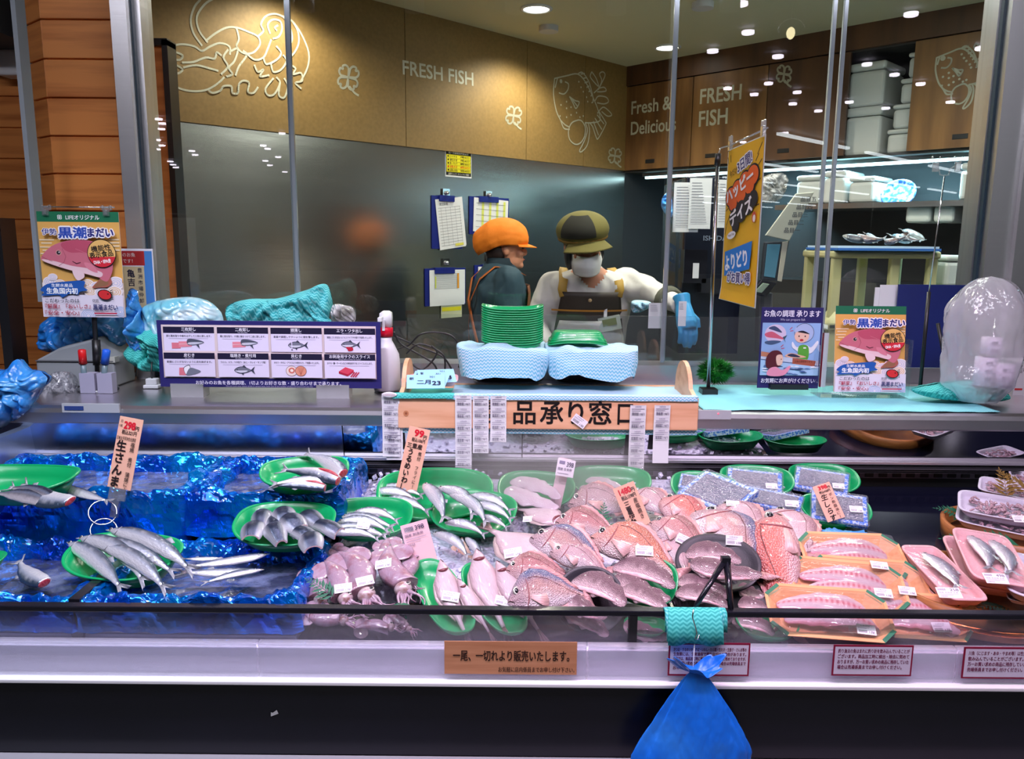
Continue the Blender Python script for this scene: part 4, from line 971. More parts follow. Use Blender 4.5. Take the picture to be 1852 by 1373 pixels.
for k, (a, b, lb, pr) in enumerate([((149, 905), (40, 868), 'headless saury on the end green tray with its cut end towards the card', 0), ((100, 905), (8, 882), 'headless dark backed saury in the middle of the end green tray', 1), ((96, 912), (-20, 893), 'headless saury with white belly at the front of the end green tray', 1)]):
    lay(SAUC[pr], 'headless_saury', lb, 'fish', a, b, .192 - .006 * k, None, 30, k > 0, 1.9, 1.3, group='headless sauries')
lay(SAUS[0], 'saury', 'saury lying beyond the end green tray, tail towards the price card stand', 'fish', (110, 876), (206, 908), .145, None, 20, True, 1.2, group=SG)
lay(HERC[1], 'headless_sardine', 'single small headless sardine in the slush of the end crate', 'fish', (92, 1058), (34, 1008), .085, None, 25, False, 1.25)
for k, (a, b, lb, pr) in enumerate([((628, 864), (543, 820), 'headless mackerel at the back of the upper green tray, tail up', 1), ((624, 876), (500, 850), 'headless mackerel with a long red belly cut on the upper green tray', 0),
    ((600, 872), (484, 878), 'plain silver headless mackerel in the middle of the upper green tray', 1), ((600, 886), (486, 880), 'headless mackerel with red belly cut at the front of the upper green tray', 0)]):
    lay(HERC[pr], 'headless_mackerel', lb, 'fish', a, b, .200 - .006 * k, None, 35, pr == 1, 1.0, group='headless gutted mackerel')
CUR = [make_curl(s) for s in (1, 5, 9)]
for k, (x, y, an) in enumerate([(512, 932, 20), (474, 944, 60), (496, 948, 30), (526, 945, -10), (566, 944, -25), (590, 955, -40), (460, 958, 70), (500, 968, 20), (545, 966, -35), (562, 978, 40), (530, 955, 10)]):
    an = -50 - an * .5; c = deck(x, y, .125 + (.012 if k in (0, 3) else 0)); d = V((math.cos(R(an)), math.sin(R(an)), -.12)) * .039
    t = CUR[k % 3].put('sardine_piece', 'folded opened sardine piece with dark back in the lower green tray', 'fish', frame(c + d, c - d, 24), 'folded sardine pieces in one green tray')
HG = 'whole round herrings'
for k, (a, b, ha, hb, lb, pr) in enumerate([
    ((686, 880), (770, 900), .095, .090, 'round herring at the back left of the tray behind the 99 yen card', 1), ((672, 890), (760, 912), .096, .090, 'round herring with clear eye in front of the 99 yen card', 0), ((684, 908), (780, 932), .085, .085, 'round herring lowest in the tray behind the 99 yen card', 0),
    ((845, 897), (928, 932), .110, .100, 'round herring uppermost of the right hand tray of herrings', 0), ((850, 912), (928, 947), .105, .098, 'round herring second down in the tray beside the white fillets', 0), ((868, 932), (920, 958), .098, .095, 'round herring third down in the tray beside the white fillets', 1), ((804, 945), (880, 974), .092, .088, 'round herring lying along the front rim of the tray beside the white fillets', 0),
    ((766, 874), (803, 947), .130, .108, 'round herring hanging steeply between two trays, next to the 99 yen card', 1), ((790, 882), (853, 944), .132, .112, 'round herring bridging two trays, middle of three', 2), ((813, 893), (880, 955), .132, .112, 'round herring bridging two trays, farthest from the 99 yen card', 0),
    ((640, 926), (724, 948), .112, .100, 'round herring uppermost of five above the squid pile', 0), ((618, 934), (718, 958), .106, .098, 'round herring second of five above the squid pile', 1), ((610, 944), (708, 966), .100, .094, 'round herring third of five above the squid pile', 0), ((600, 954), (706, 974), .096, .090, 'round herring fourth of five above the squid pile', 1), ((600, 966), (690, 980), .090, .086, 'round herring lowest of five above the squid pile', 0),
    ((783, 964), (848, 1014), .075, .060, 'loose round herring below the tray, pointing at the toppled card', 0), ((842, 972), (872, 1020), .072, .060, 'loose round herring beside the flounder tail', 1)]):
    lay(HER[pr], 'round_herring', lb, 'fish', a, b, ha, hb, 42, True, 1.05, group=HG)
# ---- white fillets in mist trays
FW = [make_fillet('white', .12, .1), make_fillet('white', -.1, .12)]
for k, (a, b, h, lb) in enumerate([((925, 868), (1012, 903), .105, 'white fillet at the back of the tray with the narrow 398 card'), ((914, 884), (1012, 916), .098, 'white fillet in front in the tray with the narrow 398 card'), ((1060, 868), (1125, 884), .092, 'white fillet at the back of the misty tray'), ((1048, 882), (1116, 892), .085, 'white fillet at the front of the misty tray')]):
    lay(FW[k % 2], 'fish_fillet', lb, 'fish', a, b, h, None, 35, True, 1.0, .5, group='white fillets')
# ---- breams
BRC = [((.30, .11, .11), (.60, .26, .27), (.76, .60, .63)), ((.10, .13, .26), (.56, .31, .30), (.78, .66, .70)), ((.50, .15, .09), (.72, .27, .19), (.80, .60, .60)), ((.46, .10, .10), (.76, .18, .15), (.80, .50, .52)), ((.42, .22, .26), (.66, .44, .49), (.76, .64, .69))]
BR = [make_fish('bream', by=b, bz=.08, cols=c) for b, c in ((.10, BRC[0]), (.12, BRC[1]), (.16, BRC[2]), (.05, BRC[3]), (.14, BRC[4]))]
BG = 'whole pink sea breams'
for k, (a, b, ha, hb, fc, pr, ky, lb) in enumerate([
    ((1034, 912), (1165, 930), .085, .060, 45, 4, 1.0, 'whole pink sea bream behind the fern sprigs at the back of the pile'),
    ((1140, 896), (1225, 945), .090, .070, 45, 4, 1.0, 'whole sea bream with a price sticker, behind the tall 1480 yen card'),
    ((1200, 905), (1290, 975), .105, .075, 45, 3, 1.05, 'whole pink sea bream below the first clear lidded pack'),
    ((1300, 918), (1388, 985), .090, .065, 45, 4, 1.1, 'dark pink sea bream mostly hidden behind the bluish backed one'),
    ((1392, 926), (1462, 1010), .085, .065, 40, 4, 1.1, 'sea bream mostly hidden behind the big red one'),
    ((1010, 945), (1125, 975), .095, .070, 45, 0, 1.05, 'whole sea bream under the foot of the tall 1480 yen card'),
    ((1262, 930), (1362, 1052), .110, .070, 38, 1, 1.15, 'whole sea bream with bluish back, yellowish tail side and price sticker'),
    ((1180, 948), (1290, 1016), .118, .080, 42, 0, 1.05, 'whole orange pink sea bream with price sticker under the bluish backed one'),
    ((1192, 975), (1245, 1048), .095, .065, 40, 4, .8, 'narrow silvery pink sea bream squeezed behind the black plate'),
    ((966, 975), (1105, 1045), .112, .070, 42, 1, 1.0, 'whole brown headed sea bream with bluish back in the middle of the pile'),
    ((1074, 975), (1232, 1052), .120, .075, 42, 2, 1.0, 'whole orange scaled sea bream with price sticker over the black plate'),
    ((1000, 1000), (1110, 1056), .105, .070, 40, 4, .85, 'pale pink sea bream turned belly up between two brown headed ones'),
    ((920, 1032), (1040, 1050), .085, .060, 42, 0, 1.0, 'whole sea bream above the biggest bream head by the front rail'),
    ((926, 1088), (1070, 1085), .095, .070, 45, 1, 1.15, 'big brown headed sea bream right behind the front rail beside the black plate'),
    ((1402, 928), (1430, 1165), .120, .035, 30, 3, .86, 'largest bright red sea bream lying head up beside the packed fillets')]):
    if k != 14: a, b = (a[0] + (a[0] - b[0]) * .05, a[1] + (a[1] - b[1]) * .05), (b[0] + (b[0] - a[0]) * .06, b[1] + (b[1] - a[1]) * .06); ky *= 1.2
    lay(BR[pr], 'sea_bream', lb, 'fish', a, b, ha, hb, fc, True if k != 14 else None, ky, group=BG)
# ---- flounders, white side up
FLO = [make_fish('flounder', by=b, bz=.1) for b in (.05, .14)]
for k, (a, b, ha, hb, ky, pr, lb) in enumerate([
    ((1022, 948), (925, 918), .085, .070, 1.0, 0, 'white flounder with price sticker behind the fern sprigs'), ((1060, 958), (990, 930), .070, .060, .9, 0, 'white flounder half hidden under the mist tray edge'),
    ((985, 1028), (872, 950), .085, .088, 1.0, 0, 'white flounder with brown tail pointing up at the herring tray and a price sticker'),
    ((797, 1010), (852, 1165), .100, .050, .60, 1, 'pale flatfish with open gill, on the tray nearest the squid'), ((828, 1045), (895, 1160), .080, .050, .50, 0, 'smaller pale flatfish tucked beside the one nearest the squid'),
    ((862, 990), (925, 1160), .100, .050, .60, 1, 'pale flatfish with open gill pointing at the dark plate edge'), ((898, 1012), (990, 1160), .090, .050, .55, 1, 'pale flatfish beside the big bream head')]):
    lay(FLO[pr], 'flounder', lb, 'fish', a, b, ha, hb, 18, None, ky, group='white side up flatfish')
# ---- squids
SQ = [make_squid(b, s) for b, s in ((.1, 2), (-.15, 5), (.2, 8))]
for k, (a, b, ha, hb, lb) in enumerate([
    ((662, 1010), (600, 988), .060, .070, 'squid at the back corner of the squid pile by the herring tray'), ((720, 1052), (690, 975), .060, .085, 'squid at the top of the squid pile under the round herring tray'), ((752, 1078), (735, 990), .060, .080, 'squid beside the large pink 398 card'),
    ((590, 1120), (575, 1020), .045, .070, 'squid at the edge of the pile beside the blue foil crate'), ((738, 1112), (690, 990), .070, .095, 'squid with price sticker in the upper middle of the pile'), ((698, 1118), (632, 990), .075, .100, 'squid with slanting price sticker in the centre of the pile'), ((648, 1120), (596, 1010), .065, .090, 'squid with price sticker at the lower part of the pile'),
    ((660, 1135), (540, 1110), .035, .045, 'squid lying low behind the front glass'), ((742, 1130), (640, 1130), .030, .035, 'squid with curled tentacles low behind the front glass'), ((762, 1150), (700, 1108), .030, .040, 'small squid with loose tentacles beside the green tray rim')]):
    lay(SQ[k % 3], 'squid', lb, 'squid', a, b, ha, hb, 25, True, 1.15, 1.2, group='raw squids')
# ---- black plates and fillets
tray((1004, 1085), (1130, 1088), .050, 48, 'black oval plate with two bream fillets behind the front rail', 1.15, P_PLATE, .7, 'black_plate', 'black plates of fillets', 'plate')
tray((1318, 1075), (1395, 1085), .035, 45, 'black plate partly hidden behind the wire easel', 1.5, P_PLATE, .7, 'black_plate', 'black plates of fillets', 'plate')
tray((1212, 1078), (1342, 1084), .045, 42, 'black plate of bream fillets directly behind the wire easel', 1.05, P_PLATE, .7, 'black_plate', 'black plates of fillets', 'plate')
tray((1224, 1005), (1376, 1040), .085, 36, 'black plate of bream fillets topmost, above the wire easel', .95, P_PLATE, .7, 'black_plate', 'black plates of fillets', 'plate')
FS = [make_fillet('skin', .16, .12), make_fillet('skin', -.14, .10), make_fillet('skin', .05, .2)]
for k, (a, b, h, ky, lb) in enumerate([((1036, 1048), (1128, 1098), .085, .95, 'skin-on bream fillet higher on the black plate by the rail'), ((1020, 1078), (1100, 1112), .080, .9, 'skin-on bream fillet lower on the black plate by the rail'), ((1024, 1105), (1100, 1150), .040, .9, 'skin-on bream fillet seen through the front glass below the black plate'),
    ((1110, 1022), (1218, 1066), .090, .8, 'bream fillet at the back of the upright green tray'), ((1112, 1042), (1214, 1080), .082, .8, 'bream fillet in the middle of the upright green tray'), ((1120, 1060), (1205, 1102), .075, .85, 'bream fillet with scaly skin at the front of the upright green tray'),
    ((1240, 1000), (1340, 1020), .125, .9, 'bream fillet at the back of the topmost black plate'), ((1248, 1018), (1378, 1035), .120, .7, 'long bream fillet across the topmost black plate'), ((1225, 1048), (1320, 1080), .085, .8, 'bream fillet on the plate behind the wire easel, upper one'), ((1222, 1070), (1318, 1102), .078, .8, 'bream fillet on the plate behind the wire easel, lower one'),
    ((1335, 1060), (1384, 1075), .070, 1.2, 'small dark bream fillet beside the easel'), ((1335, 1090), (1388, 1102), .060, 1.2, 'small pale bream fillet beside the easel, lower one'), ((1325, 1120), (1400, 1150), .030, 1.0, 'pale fillet seen through the front glass beside the hanging cloth'), ((1128, 1130), (1210, 1146), .040, .9, 'pale fillet seen through the front glass between plate and cloth')]):
    lay(FS[k % 3], 'bream_fillet', lb, 'fish', a, b, h, None, 44, True, ky * 1.45, .8, group='skin-on bream fillets')
# ---- packed trays with printed corners
SA = [make_fillet('sashimi', .10, .10), make_fillet('sashimi', .16, .12)]
def octpack(a, b, h, face, ky, lb, n=1):
    Mx = frame(deck(*a, h), deck(*b, h), face, None, None) @ Matrix.Diagonal((1, ky, 1, 1)); t = P_OCT.put('printed_tray', lb, 'food tray', Mx, 'packed sashimi trays')
    for q, (dy, sc) in enumerate([(.07, .62), (-.07, .56)]):
        L = Mx.to_scale(); m2 = Mx @ Matrix.Translation((-.03 + .04 * q, dy * 1.0 - .025, .05)) @ Matrix.Diagonal((.78, .72, .50, 1)); tt = SA[q].put('sashimi_block', 'pink sashimi block, %s one in the %s' % (('back', 'front')[q], lb.replace('printed octagonal ', '').replace('partly covered by another, ', '').replace('lapping over the one ', 'over another ').replace('beside the pink trays', 'by the pink trays').replace(' low by the front glass', '')), 'fish', m2, 'sashimi blocks')
    return t
octpack((1630, 1018), (1450, 1012), .055, 22, 1.36, 'printed octagonal tray below the light blue plastic bag')
octpack((1672, 1072), (1470, 1056), .038, 22, 1.30, 'printed octagonal tray partly covered by another, beside the pink trays')
octpack((1632, 1078), (1430, 1058), .050, 22, 1.32, 'printed octagonal tray lapping over the one beside the pink trays')
octpack((1604, 1128), (1388, 1112), .040, 22, 1.24, 'printed octagonal tray low by the front glass beside the green tray')
octpack((1742, 1128), (1580, 1118), .032, 22, 1.47, 'printed octagonal tray low by the front glass near the wooden tub')
# ---- pink foam trays of whole small fish
SM = [make_fish('herring', by=.12, bz=.05, cols=((.22, .20, .26), (.62, .58, .64), (.86, .80, .86))), make_fish('saury', by=.06, bz=.05, cols=((.18, .16, .22), (.64, .60, .66), (.86, .82, .88)))]
def foampack(P, nm, a, b, h, face, ky, lb, grp, fish=()):
    A, B = deck(*a, h), deck(*b, h); Mx = frame(A, B, face, None, None) @ Matrix.Diagonal((1, ky, 1, 1)); t = P.put(nm, lb, 'food tray', Mx, grp)
    for (x0, y0, x1, y1, pr, kk, fl) in fish:
        ax = Mx @ V((x0, y0, .08)); bx = Mx @ V((x1, y1, .08)); pr.put('small_fish', fl, 'fish', frame(ax, bx, face + 8, None, False) @ Matrix.Diagonal((1, kk, .8, 1)), 'small whole fish in pink trays')
    return Mx
foampack(P_PINKW, 'pink_foam_tray', (1640, 1020), (1738, 1108), .035, 12, .74, 'pink foam tray underneath the one marked 258', 'pink foam trays', [(.42, .1, -.4, .1, SM[1], 1.4, 'small fish in the lower pink tray under the one marked 258')])
foampack(P_PINKW, 'pink_foam_tray', (1655, 1003), (1752, 1104), .060, 14, .74, 'pink foam tray with one slim fish, marked 258', 'pink foam trays', [(.42, -.02, -.30, -.02, SM[1], 2.3, 'single slim fish in the pink tray marked 258')])
foampack(P_PINKW, 'pink_foam_tray', (1745, 990), (1800, 1085), .045, 12, .98, 'pink foam tray underneath the one marked 498', 'pink foam trays', [])
foampack(P_PINKW, 'pink_foam_tray', (1765, 978), (1812, 1074), .075, 14, .98, 'pink foam tray with two small fish, marked 498', 'pink foam trays', [(.42, .09, -.28, .07, SM[0], 1.35, 'small fish nearer the 258 tray in the tray marked 498'), (.40, -.09, -.28, -.10, SM[0], 1.35, 'small fish farther from the 258 tray in the tray marked 498')])
# ---- white foam trays with trimmings
SCR = mat('clam_flesh', s2l((196, 160, 172)), .4, coat=.3, noise_col=(s2l((120, 84, 92)), (60, 60, 60), .45, .6))
def scraps(Mx, seed, n=64):
    r_ = random.Random(seed); mb = MB()
    for _ in range(n):
        x, y = r_.uniform(-.34, .34), r_.uniform(-.17, .17); Q = Matrix.Rotation(r_.uniform(0, 6), 3, 'Z') @ Matrix.Rotation(r_.uniform(-.7, .7), 3, 'X')
        mb.ell((x, y, .055 + r_.uniform(0, .05)), (r_.uniform(.04, .075), r_.uniform(.018, .03), .014), Q, 8, 6)
    return mb
def whitepack(a, b, h, face, ky, lb, seed):
    Mx = foampack(P_WHITEW, 'white_foam_tray', a, b, h, face, ky, lb, 'white foam trays of shellfish meat')
    o = scraps(Mx, seed).build('shellfish_meat', SCR); o.matrix_world = Mx; tag(o, 'heap of pinkish shellfish meat in the ' + lb, 'shellfish', 'shellfish meat heaps', 'stuff')
whitepack((1885, 905), (1768, 882), .065, 14, 1.0, 'white foam tray at the back beside the dried fern', 1)
whitepack((1880, 968), (1728, 935), .040, 14, 1.0, 'white foam tray lowest of the two near the fern sprig', 2)
whitepack((1882, 942), (1730, 915), .068, 16, 1.0, 'white foam tray with price sticker stacked on another', 3)
whitepack((1920, 880), (1825, 868), .045, 14, 1.0, 'small white foam tray at the far edge by the dried fern', 4)
whitepack((1890, 1030), (1895, 1110), .060, 12, 1.3, 'white foam tray cut by the picture edge beside the pink trays', 5)
whitepack((1900, 1095), (1818, 1080), .050, 12, .9, 'white foam tray of pale pink pieces over the wooden tub rim', 6)
# ---- lidded packs in the green trays
for a, b, h, ky, lb in (((1228, 872), (1284, 880), .070, 1.1, 'clear lidded pack behind the first one, half hidden in its tray'), ((1350, 920), (1250, 880), .085, 1.25, 'clear lidded pack tipped forward above the sea breams'),
    ((1312, 872), (1416, 884), .070, 1.0, 'blue lidded pack next to the grille'), ((1345, 900), (1452, 922), .068, .72, 'clear lidded pack between two green trays above the red bream'),
    ((1435, 868), (1536, 884), .070, 1.0, 'blue lidded pack behind the 398 yen card'), ((1464, 918), (1570, 932), .075, 1.25, 'clear lidded pack with the 398 yen card leaning on it')):
    lay(P_PACK, 'lidded_pack', lb, 'food pack', a, b, h, None, 30, None, ky, group='lidded packs of whitebait')
# ---- light blue plastic bag, clear divider
BAGB = mat('light_blue_bag', s2l((70, 160, 232)), .3, spec=.7, alpha=.88, bump=((24, 24, 24), .7, .02))
def crumple(name, c, rad, m, lb, cat, seed, amp=.3, n=40, flat=0., part=None, kind=None, freq=1., group=None):
    mb = MB()
    def f(u, v):
        a = u * 2 * math.pi; e = min(max(v, .001), .999) * math.pi; d = V((math.sin(e) * math.cos(a), math.sin(e) * math.sin(a), -math.cos(e)))
        q = d * 2.2 * freq + V((seed, 0, 0)); k = 1 + amp * (noise.noise(q) + .6 * abs(noise.noise(q * 2.3)) + .35 * abs(noise.noise(q * 5)) - .3)
        return (d.x * rad[0] * k, d.y * rad[1] * k, max(d.z * rad[2] * k, flat if flat else -9))
    mb.grid(f, n, n // 2 + 4); o = mb.build(name, m, part); o.location = c
    if not part: tag(o, lb, cat, group, kind)
    return o
c = deck(1522, 985, .05); crumple('plastic_bag', c, (.085, .05, .03), BAGB, 'light blue plastic bag bunched between the packs and the printed trays', 'plastic bag', 3, .5)
c = deck(1618, 1038, .03); crumple('plastic_bag', c, (.045, .05, .018), BAGB, 'light blue plastic sheet poking out between printed and pink trays', 'plastic bag', 8, .5)
A, B = deck(1590, 965, .03), deck(1630, 1045, .03); Mx = frame(B, A, 40, .06)
o = MB().box((0, 0, 0), (1, 1, .04)).build('clear_divider', glassmat('divider_acrylic', (.82, .84, .92), 1.6, .03, haze=.1)); o.matrix_world = Mx; tag(o, 'clear acrylic divider leaning beside the light blue plastic bag', 'divider')
# ---- wooden tub
tub = thing('wooden_tub', 'round brown wooden sushi tub low behind the front glass under the white trays', 'tub', deck(1765, 1105, 0.0) + V((0, .02, .004)))
WOODT = mat('tub_wood', s2l((176, 112, 62)), .4, noise_col=(s2l((130, 76, 40)), (14, 14, 60), .4, .7))
MB().lathe([(.001, .004), (.165, .004), (.172, 0), (.178, .055), (.168, .055), (.162, .016), (.001, .014)], n=56).build('tub_body', WOODT, tub)
MB().lathe([(.1755, .014), (.180, .016), (.180, .024), (.1765, .026)], n=56, cap=False).build('copper_hoop', mat('copper', s2l((200, 110, 60)), .25, .9), tub, 'copper hoop')
for k, (px, py, s_, rot) in enumerate([(1700, 1010, .13, 20), (1690, 930, .12, 160), (1720, 965, .12, 190), (1840, 1010, .16, 120)]):
    pass
b2 = MB().lathe([(.001, 0), (.16, 0), (.165, .05), (.155, .05), (.15, .012), (.001, .012)], n=48); o = b2.build('wooden_tub', WOODT); o.location = deck(1830, 985, .0) ; tag(o, 'brown wooden tub under the white trays near the fern', 'tub')
# ---- ferns
FERN = mat('fern_green', s2l((20, 96, 66)), .5); DRY = mat('fern_dried', s2l((120, 92, 40)), .5)
def fern(px, py, h, ln, rot, lb, m=FERN, tilt=30, wide=.42, name='fern_sprig'):
    mb = MB(); mb.smooth = False
    n = 9
    def leaf(p, d, l):
        d = d.normalized(); s = V((-d.y, d.x, 0)) * l * .16; mb.poly([p, p + d * l * .45 + s, p + d * l, p + d * l * .45 - s])
    for i in range(n):
        t = (i + .5) / n; p = V((t, 0, .18 * math.sin(t * 2.2)))
        for sg in (1, -1):
            d = V((.8, sg, .0)).normalized(); L_ = wide * (.18 + .95 * (1 - t)) * (.75 + .25 * (i % 2)); leaf(p, d, L_ * 1.1)
            for q in (1, 2): leaf(p + d * L_ * q / 3.5, V((1, sg * .3, 0)), L_ * .34)
    leaf(V((1, 0, .14)), V((1, 0, 0)), .12)
    mb.tube([(t / 8, 0, .18 * math.sin(t / 8 * 2.2)) for t in range(9)], .008, 5)
    o = mb.build(name, m); Mx = Matrix.Translation(deck(px, py, h)) @ Matrix.Rotation(R(tilt), 4, 'X') @ Matrix.Rotation(R(rot), 4, 'Z') @ Matrix.Scale(ln, 4); o.matrix_world = Mx
    return tag(o, lb, 'fern', 'decorative fern sprigs')
fern(1086, 968, .075, .085, 80, 'tallest dark green fern sprig standing among the breams'); fern(1048, 968, .075, .05, 110, 'small fern sprig beside the tallest one, nearer the flounders'); fern(1126, 975, .075, .055, 70, 'small fern sprig at the foot of the tall 1480 yen card')
fern(604, 1080, .07, .07, 150, 'fern sprig between the foil crate and the squids'); fern(720, 1090, .065, .07, -70, 'fern sprig between two squids', tilt=5)
fern(1745, 935, .03, .075, 165, 'fern sprig poking out beside the white trays'); fern(1765, 985, .03, .085, 175, 'long fern sprig under the lower white tray'); fern(1700, 1015, .02, .08, 175, 'dark fern sprig on the black deck behind the pink trays', tilt=5)
fern(1850, 1000, .04, .10, 150, 'fern sprig behind the pink tray marked 498'); fern(1826, 1102, .03, .08, 190, 'fern sprig over the wooden tub rim', mat('fern_dark', s2l((14, 44, 34)), .5), tilt=8)
fern(1822, 900, .09, .09, 80, 'dried brown fern sprig by the grille', DRY); fern(1858, 890, .09, .08, 130, 'dried brown fern sprig at the picture edge', DRY)

# ---- cold mist
mb = MB().ell((.12, 2.02, .89), (.36, .22, .12), nu=24, nv=14)
m = bpy.data.materials.new('cold_mist'); m.use_nodes = True; nt = m.node_tree; N = nt.nodes; nt.nodes.remove(N['Principled BSDF'])
vs = N.new('ShaderNodeVolumeScatter'); vs.inputs['Color'].default_value = (.97, .93, 1, 1); vs.inputs['Anisotropy'].default_value = .2
tc = N.new('ShaderNodeTexCoord'); mp = N.new('ShaderNodeMapping'); mp.vector_type = 'POINT'; mp.inputs['Location'].default_value = (-.12 / .36, -2.02 / .22, -.89 / .12); mp.inputs['Scale'].default_value = (1 / .36, 1 / .22, 1 / .12)
ln = N.new('ShaderNodeVectorMath'); ln.operation = 'LENGTH'; mr = N.new('ShaderNodeMapRange'); mr.inputs[1].default_value = 1.0; mr.inputs[2].default_value = .2; mr.inputs[3].default_value = 0; mr.inputs[4].default_value = 9.0
nz = N.new('ShaderNodeTexNoise'); nz.inputs['Scale'].default_value = 6; mm = N.new('ShaderNodeMath'); mm.operation = 'MULTIPLY'
L_ = nt.links; L_.new(tc.outputs['Object'], mp.inputs[0]); L_.new(mp.outputs[0], ln.inputs[0]); L_.new(ln.outputs['Value'], mr.inputs[0]); L_.new(tc.outputs['Object'], nz.inputs['Vector']); L_.new(mr.outputs[0], mm.inputs[0]); L_.new(nz.outputs[0], mm.inputs[1]); L_.new(mm.outputs[0], vs.inputs['Density']); L_.new(vs.outputs[0], N['Material Output'].inputs['Volume'])
MIST = mb.build('cold_mist', m); tag(MIST, 'thin cold mist hanging over the fish at the back of the case', 'mist', kind='stuff')
CYC.volume_step_rate = 4; CYC.volume_max_steps = 64; CYC.volume_bounces = 0
# ================================================================ things on the counter
def chevmat(name, c1, c2, n=90, axes='xz', rough=.8):
    if name in MATS: return MATS[name]
    m = mat(name, c1, rough); nt = m.node_tree; N = nt.nodes; L = nt.links; b = N['Principled BSDF']
    tc = N.new('ShaderNodeTexCoord'); sp = N.new('ShaderNodeSeparateXYZ'); L.new(tc.outputs['Object'], sp.inputs[0])
    def M(op, a, b_=None):
        q = N.new('ShaderNodeMath'); q.operation = op
        for i, v in enumerate((a, b_)):
            if v is None: continue
            if isinstance(v, (int, float)): q.inputs[i].default_value = v
            else: L.new(v, q.inputs[i])
        return q.outputs[0]
    u = M('MULTIPLY', sp.outputs[0], n * .8); zz = M('PINGPONG', u, .5)
    v = M('MULTIPLY', M('ADD', sp.outputs[1], sp.outputs[2]), n); w_ = M('ADD', v, M('MULTIPLY', zz, 1.2))
    f = M('LESS_THAN', M('FRACT', w_), .5); mx = N.new('ShaderNodeMix'); mx.data_type = 'RGBA'; L.new(f, mx.inputs[0])
    mx.inputs[6].default_value = (*c1, 1); mx.inputs[7].default_value = (*c2, 1); L.new(mx.outputs[2], b.inputs['Base Color']); return m
WIPE = chevmat('wipe_light_blue', s2l((206, 226, 240)), s2l((118, 190, 214)), 110)
WIPET = chevmat('wipe_turquoise', s2l((120, 214, 214)), s2l((52, 176, 180)), 80)
TEAL = chevmat('wipe_teal', s2l((86, 204, 194)), s2l((44, 168, 160)), 90)
PAPER = mat('white_paper', (.78, .78, .80), .6)
ACRY = glassmat('clear_acrylic', (.93, .95, .96), 1.5, .02, haze=.02)
CLIPM = glassmat('clear_clip', (.8, .82, .85), 3.0, .05, haze=.2)
def upright(name, lb, cat, pL, pR, pyB, pyT, Y, th, m, yaw=0., lean=0., group=None, part='board', edge=None):
    """board standing at depth Y: bottom edge pixels pL..pR at row pyB, top at row pyT; returns thing, w, h"""
    a, b = atY(pL, pyB, Y), atY(pR, pyB, Y); w_ = (b.x - a.x); zt = atY((pL + pR) / 2, pyT, Y).z; zb = (a.z + b.z) / 2; h_ = zt - zb
    Mx = Matrix.Translation(((a.x + b.x) / 2, Y, zb)) @ Matrix.Rotation(R(yaw), 4, 'Z') @ Matrix.Rotation(R(-lean), 4, 'X')
    t = thing(name, lb, cat, Mx, group); MB().b2((-w_ / 2, 0, 0), (w_ / 2, th, h_)).build(part, m, t); return t, w_, h_
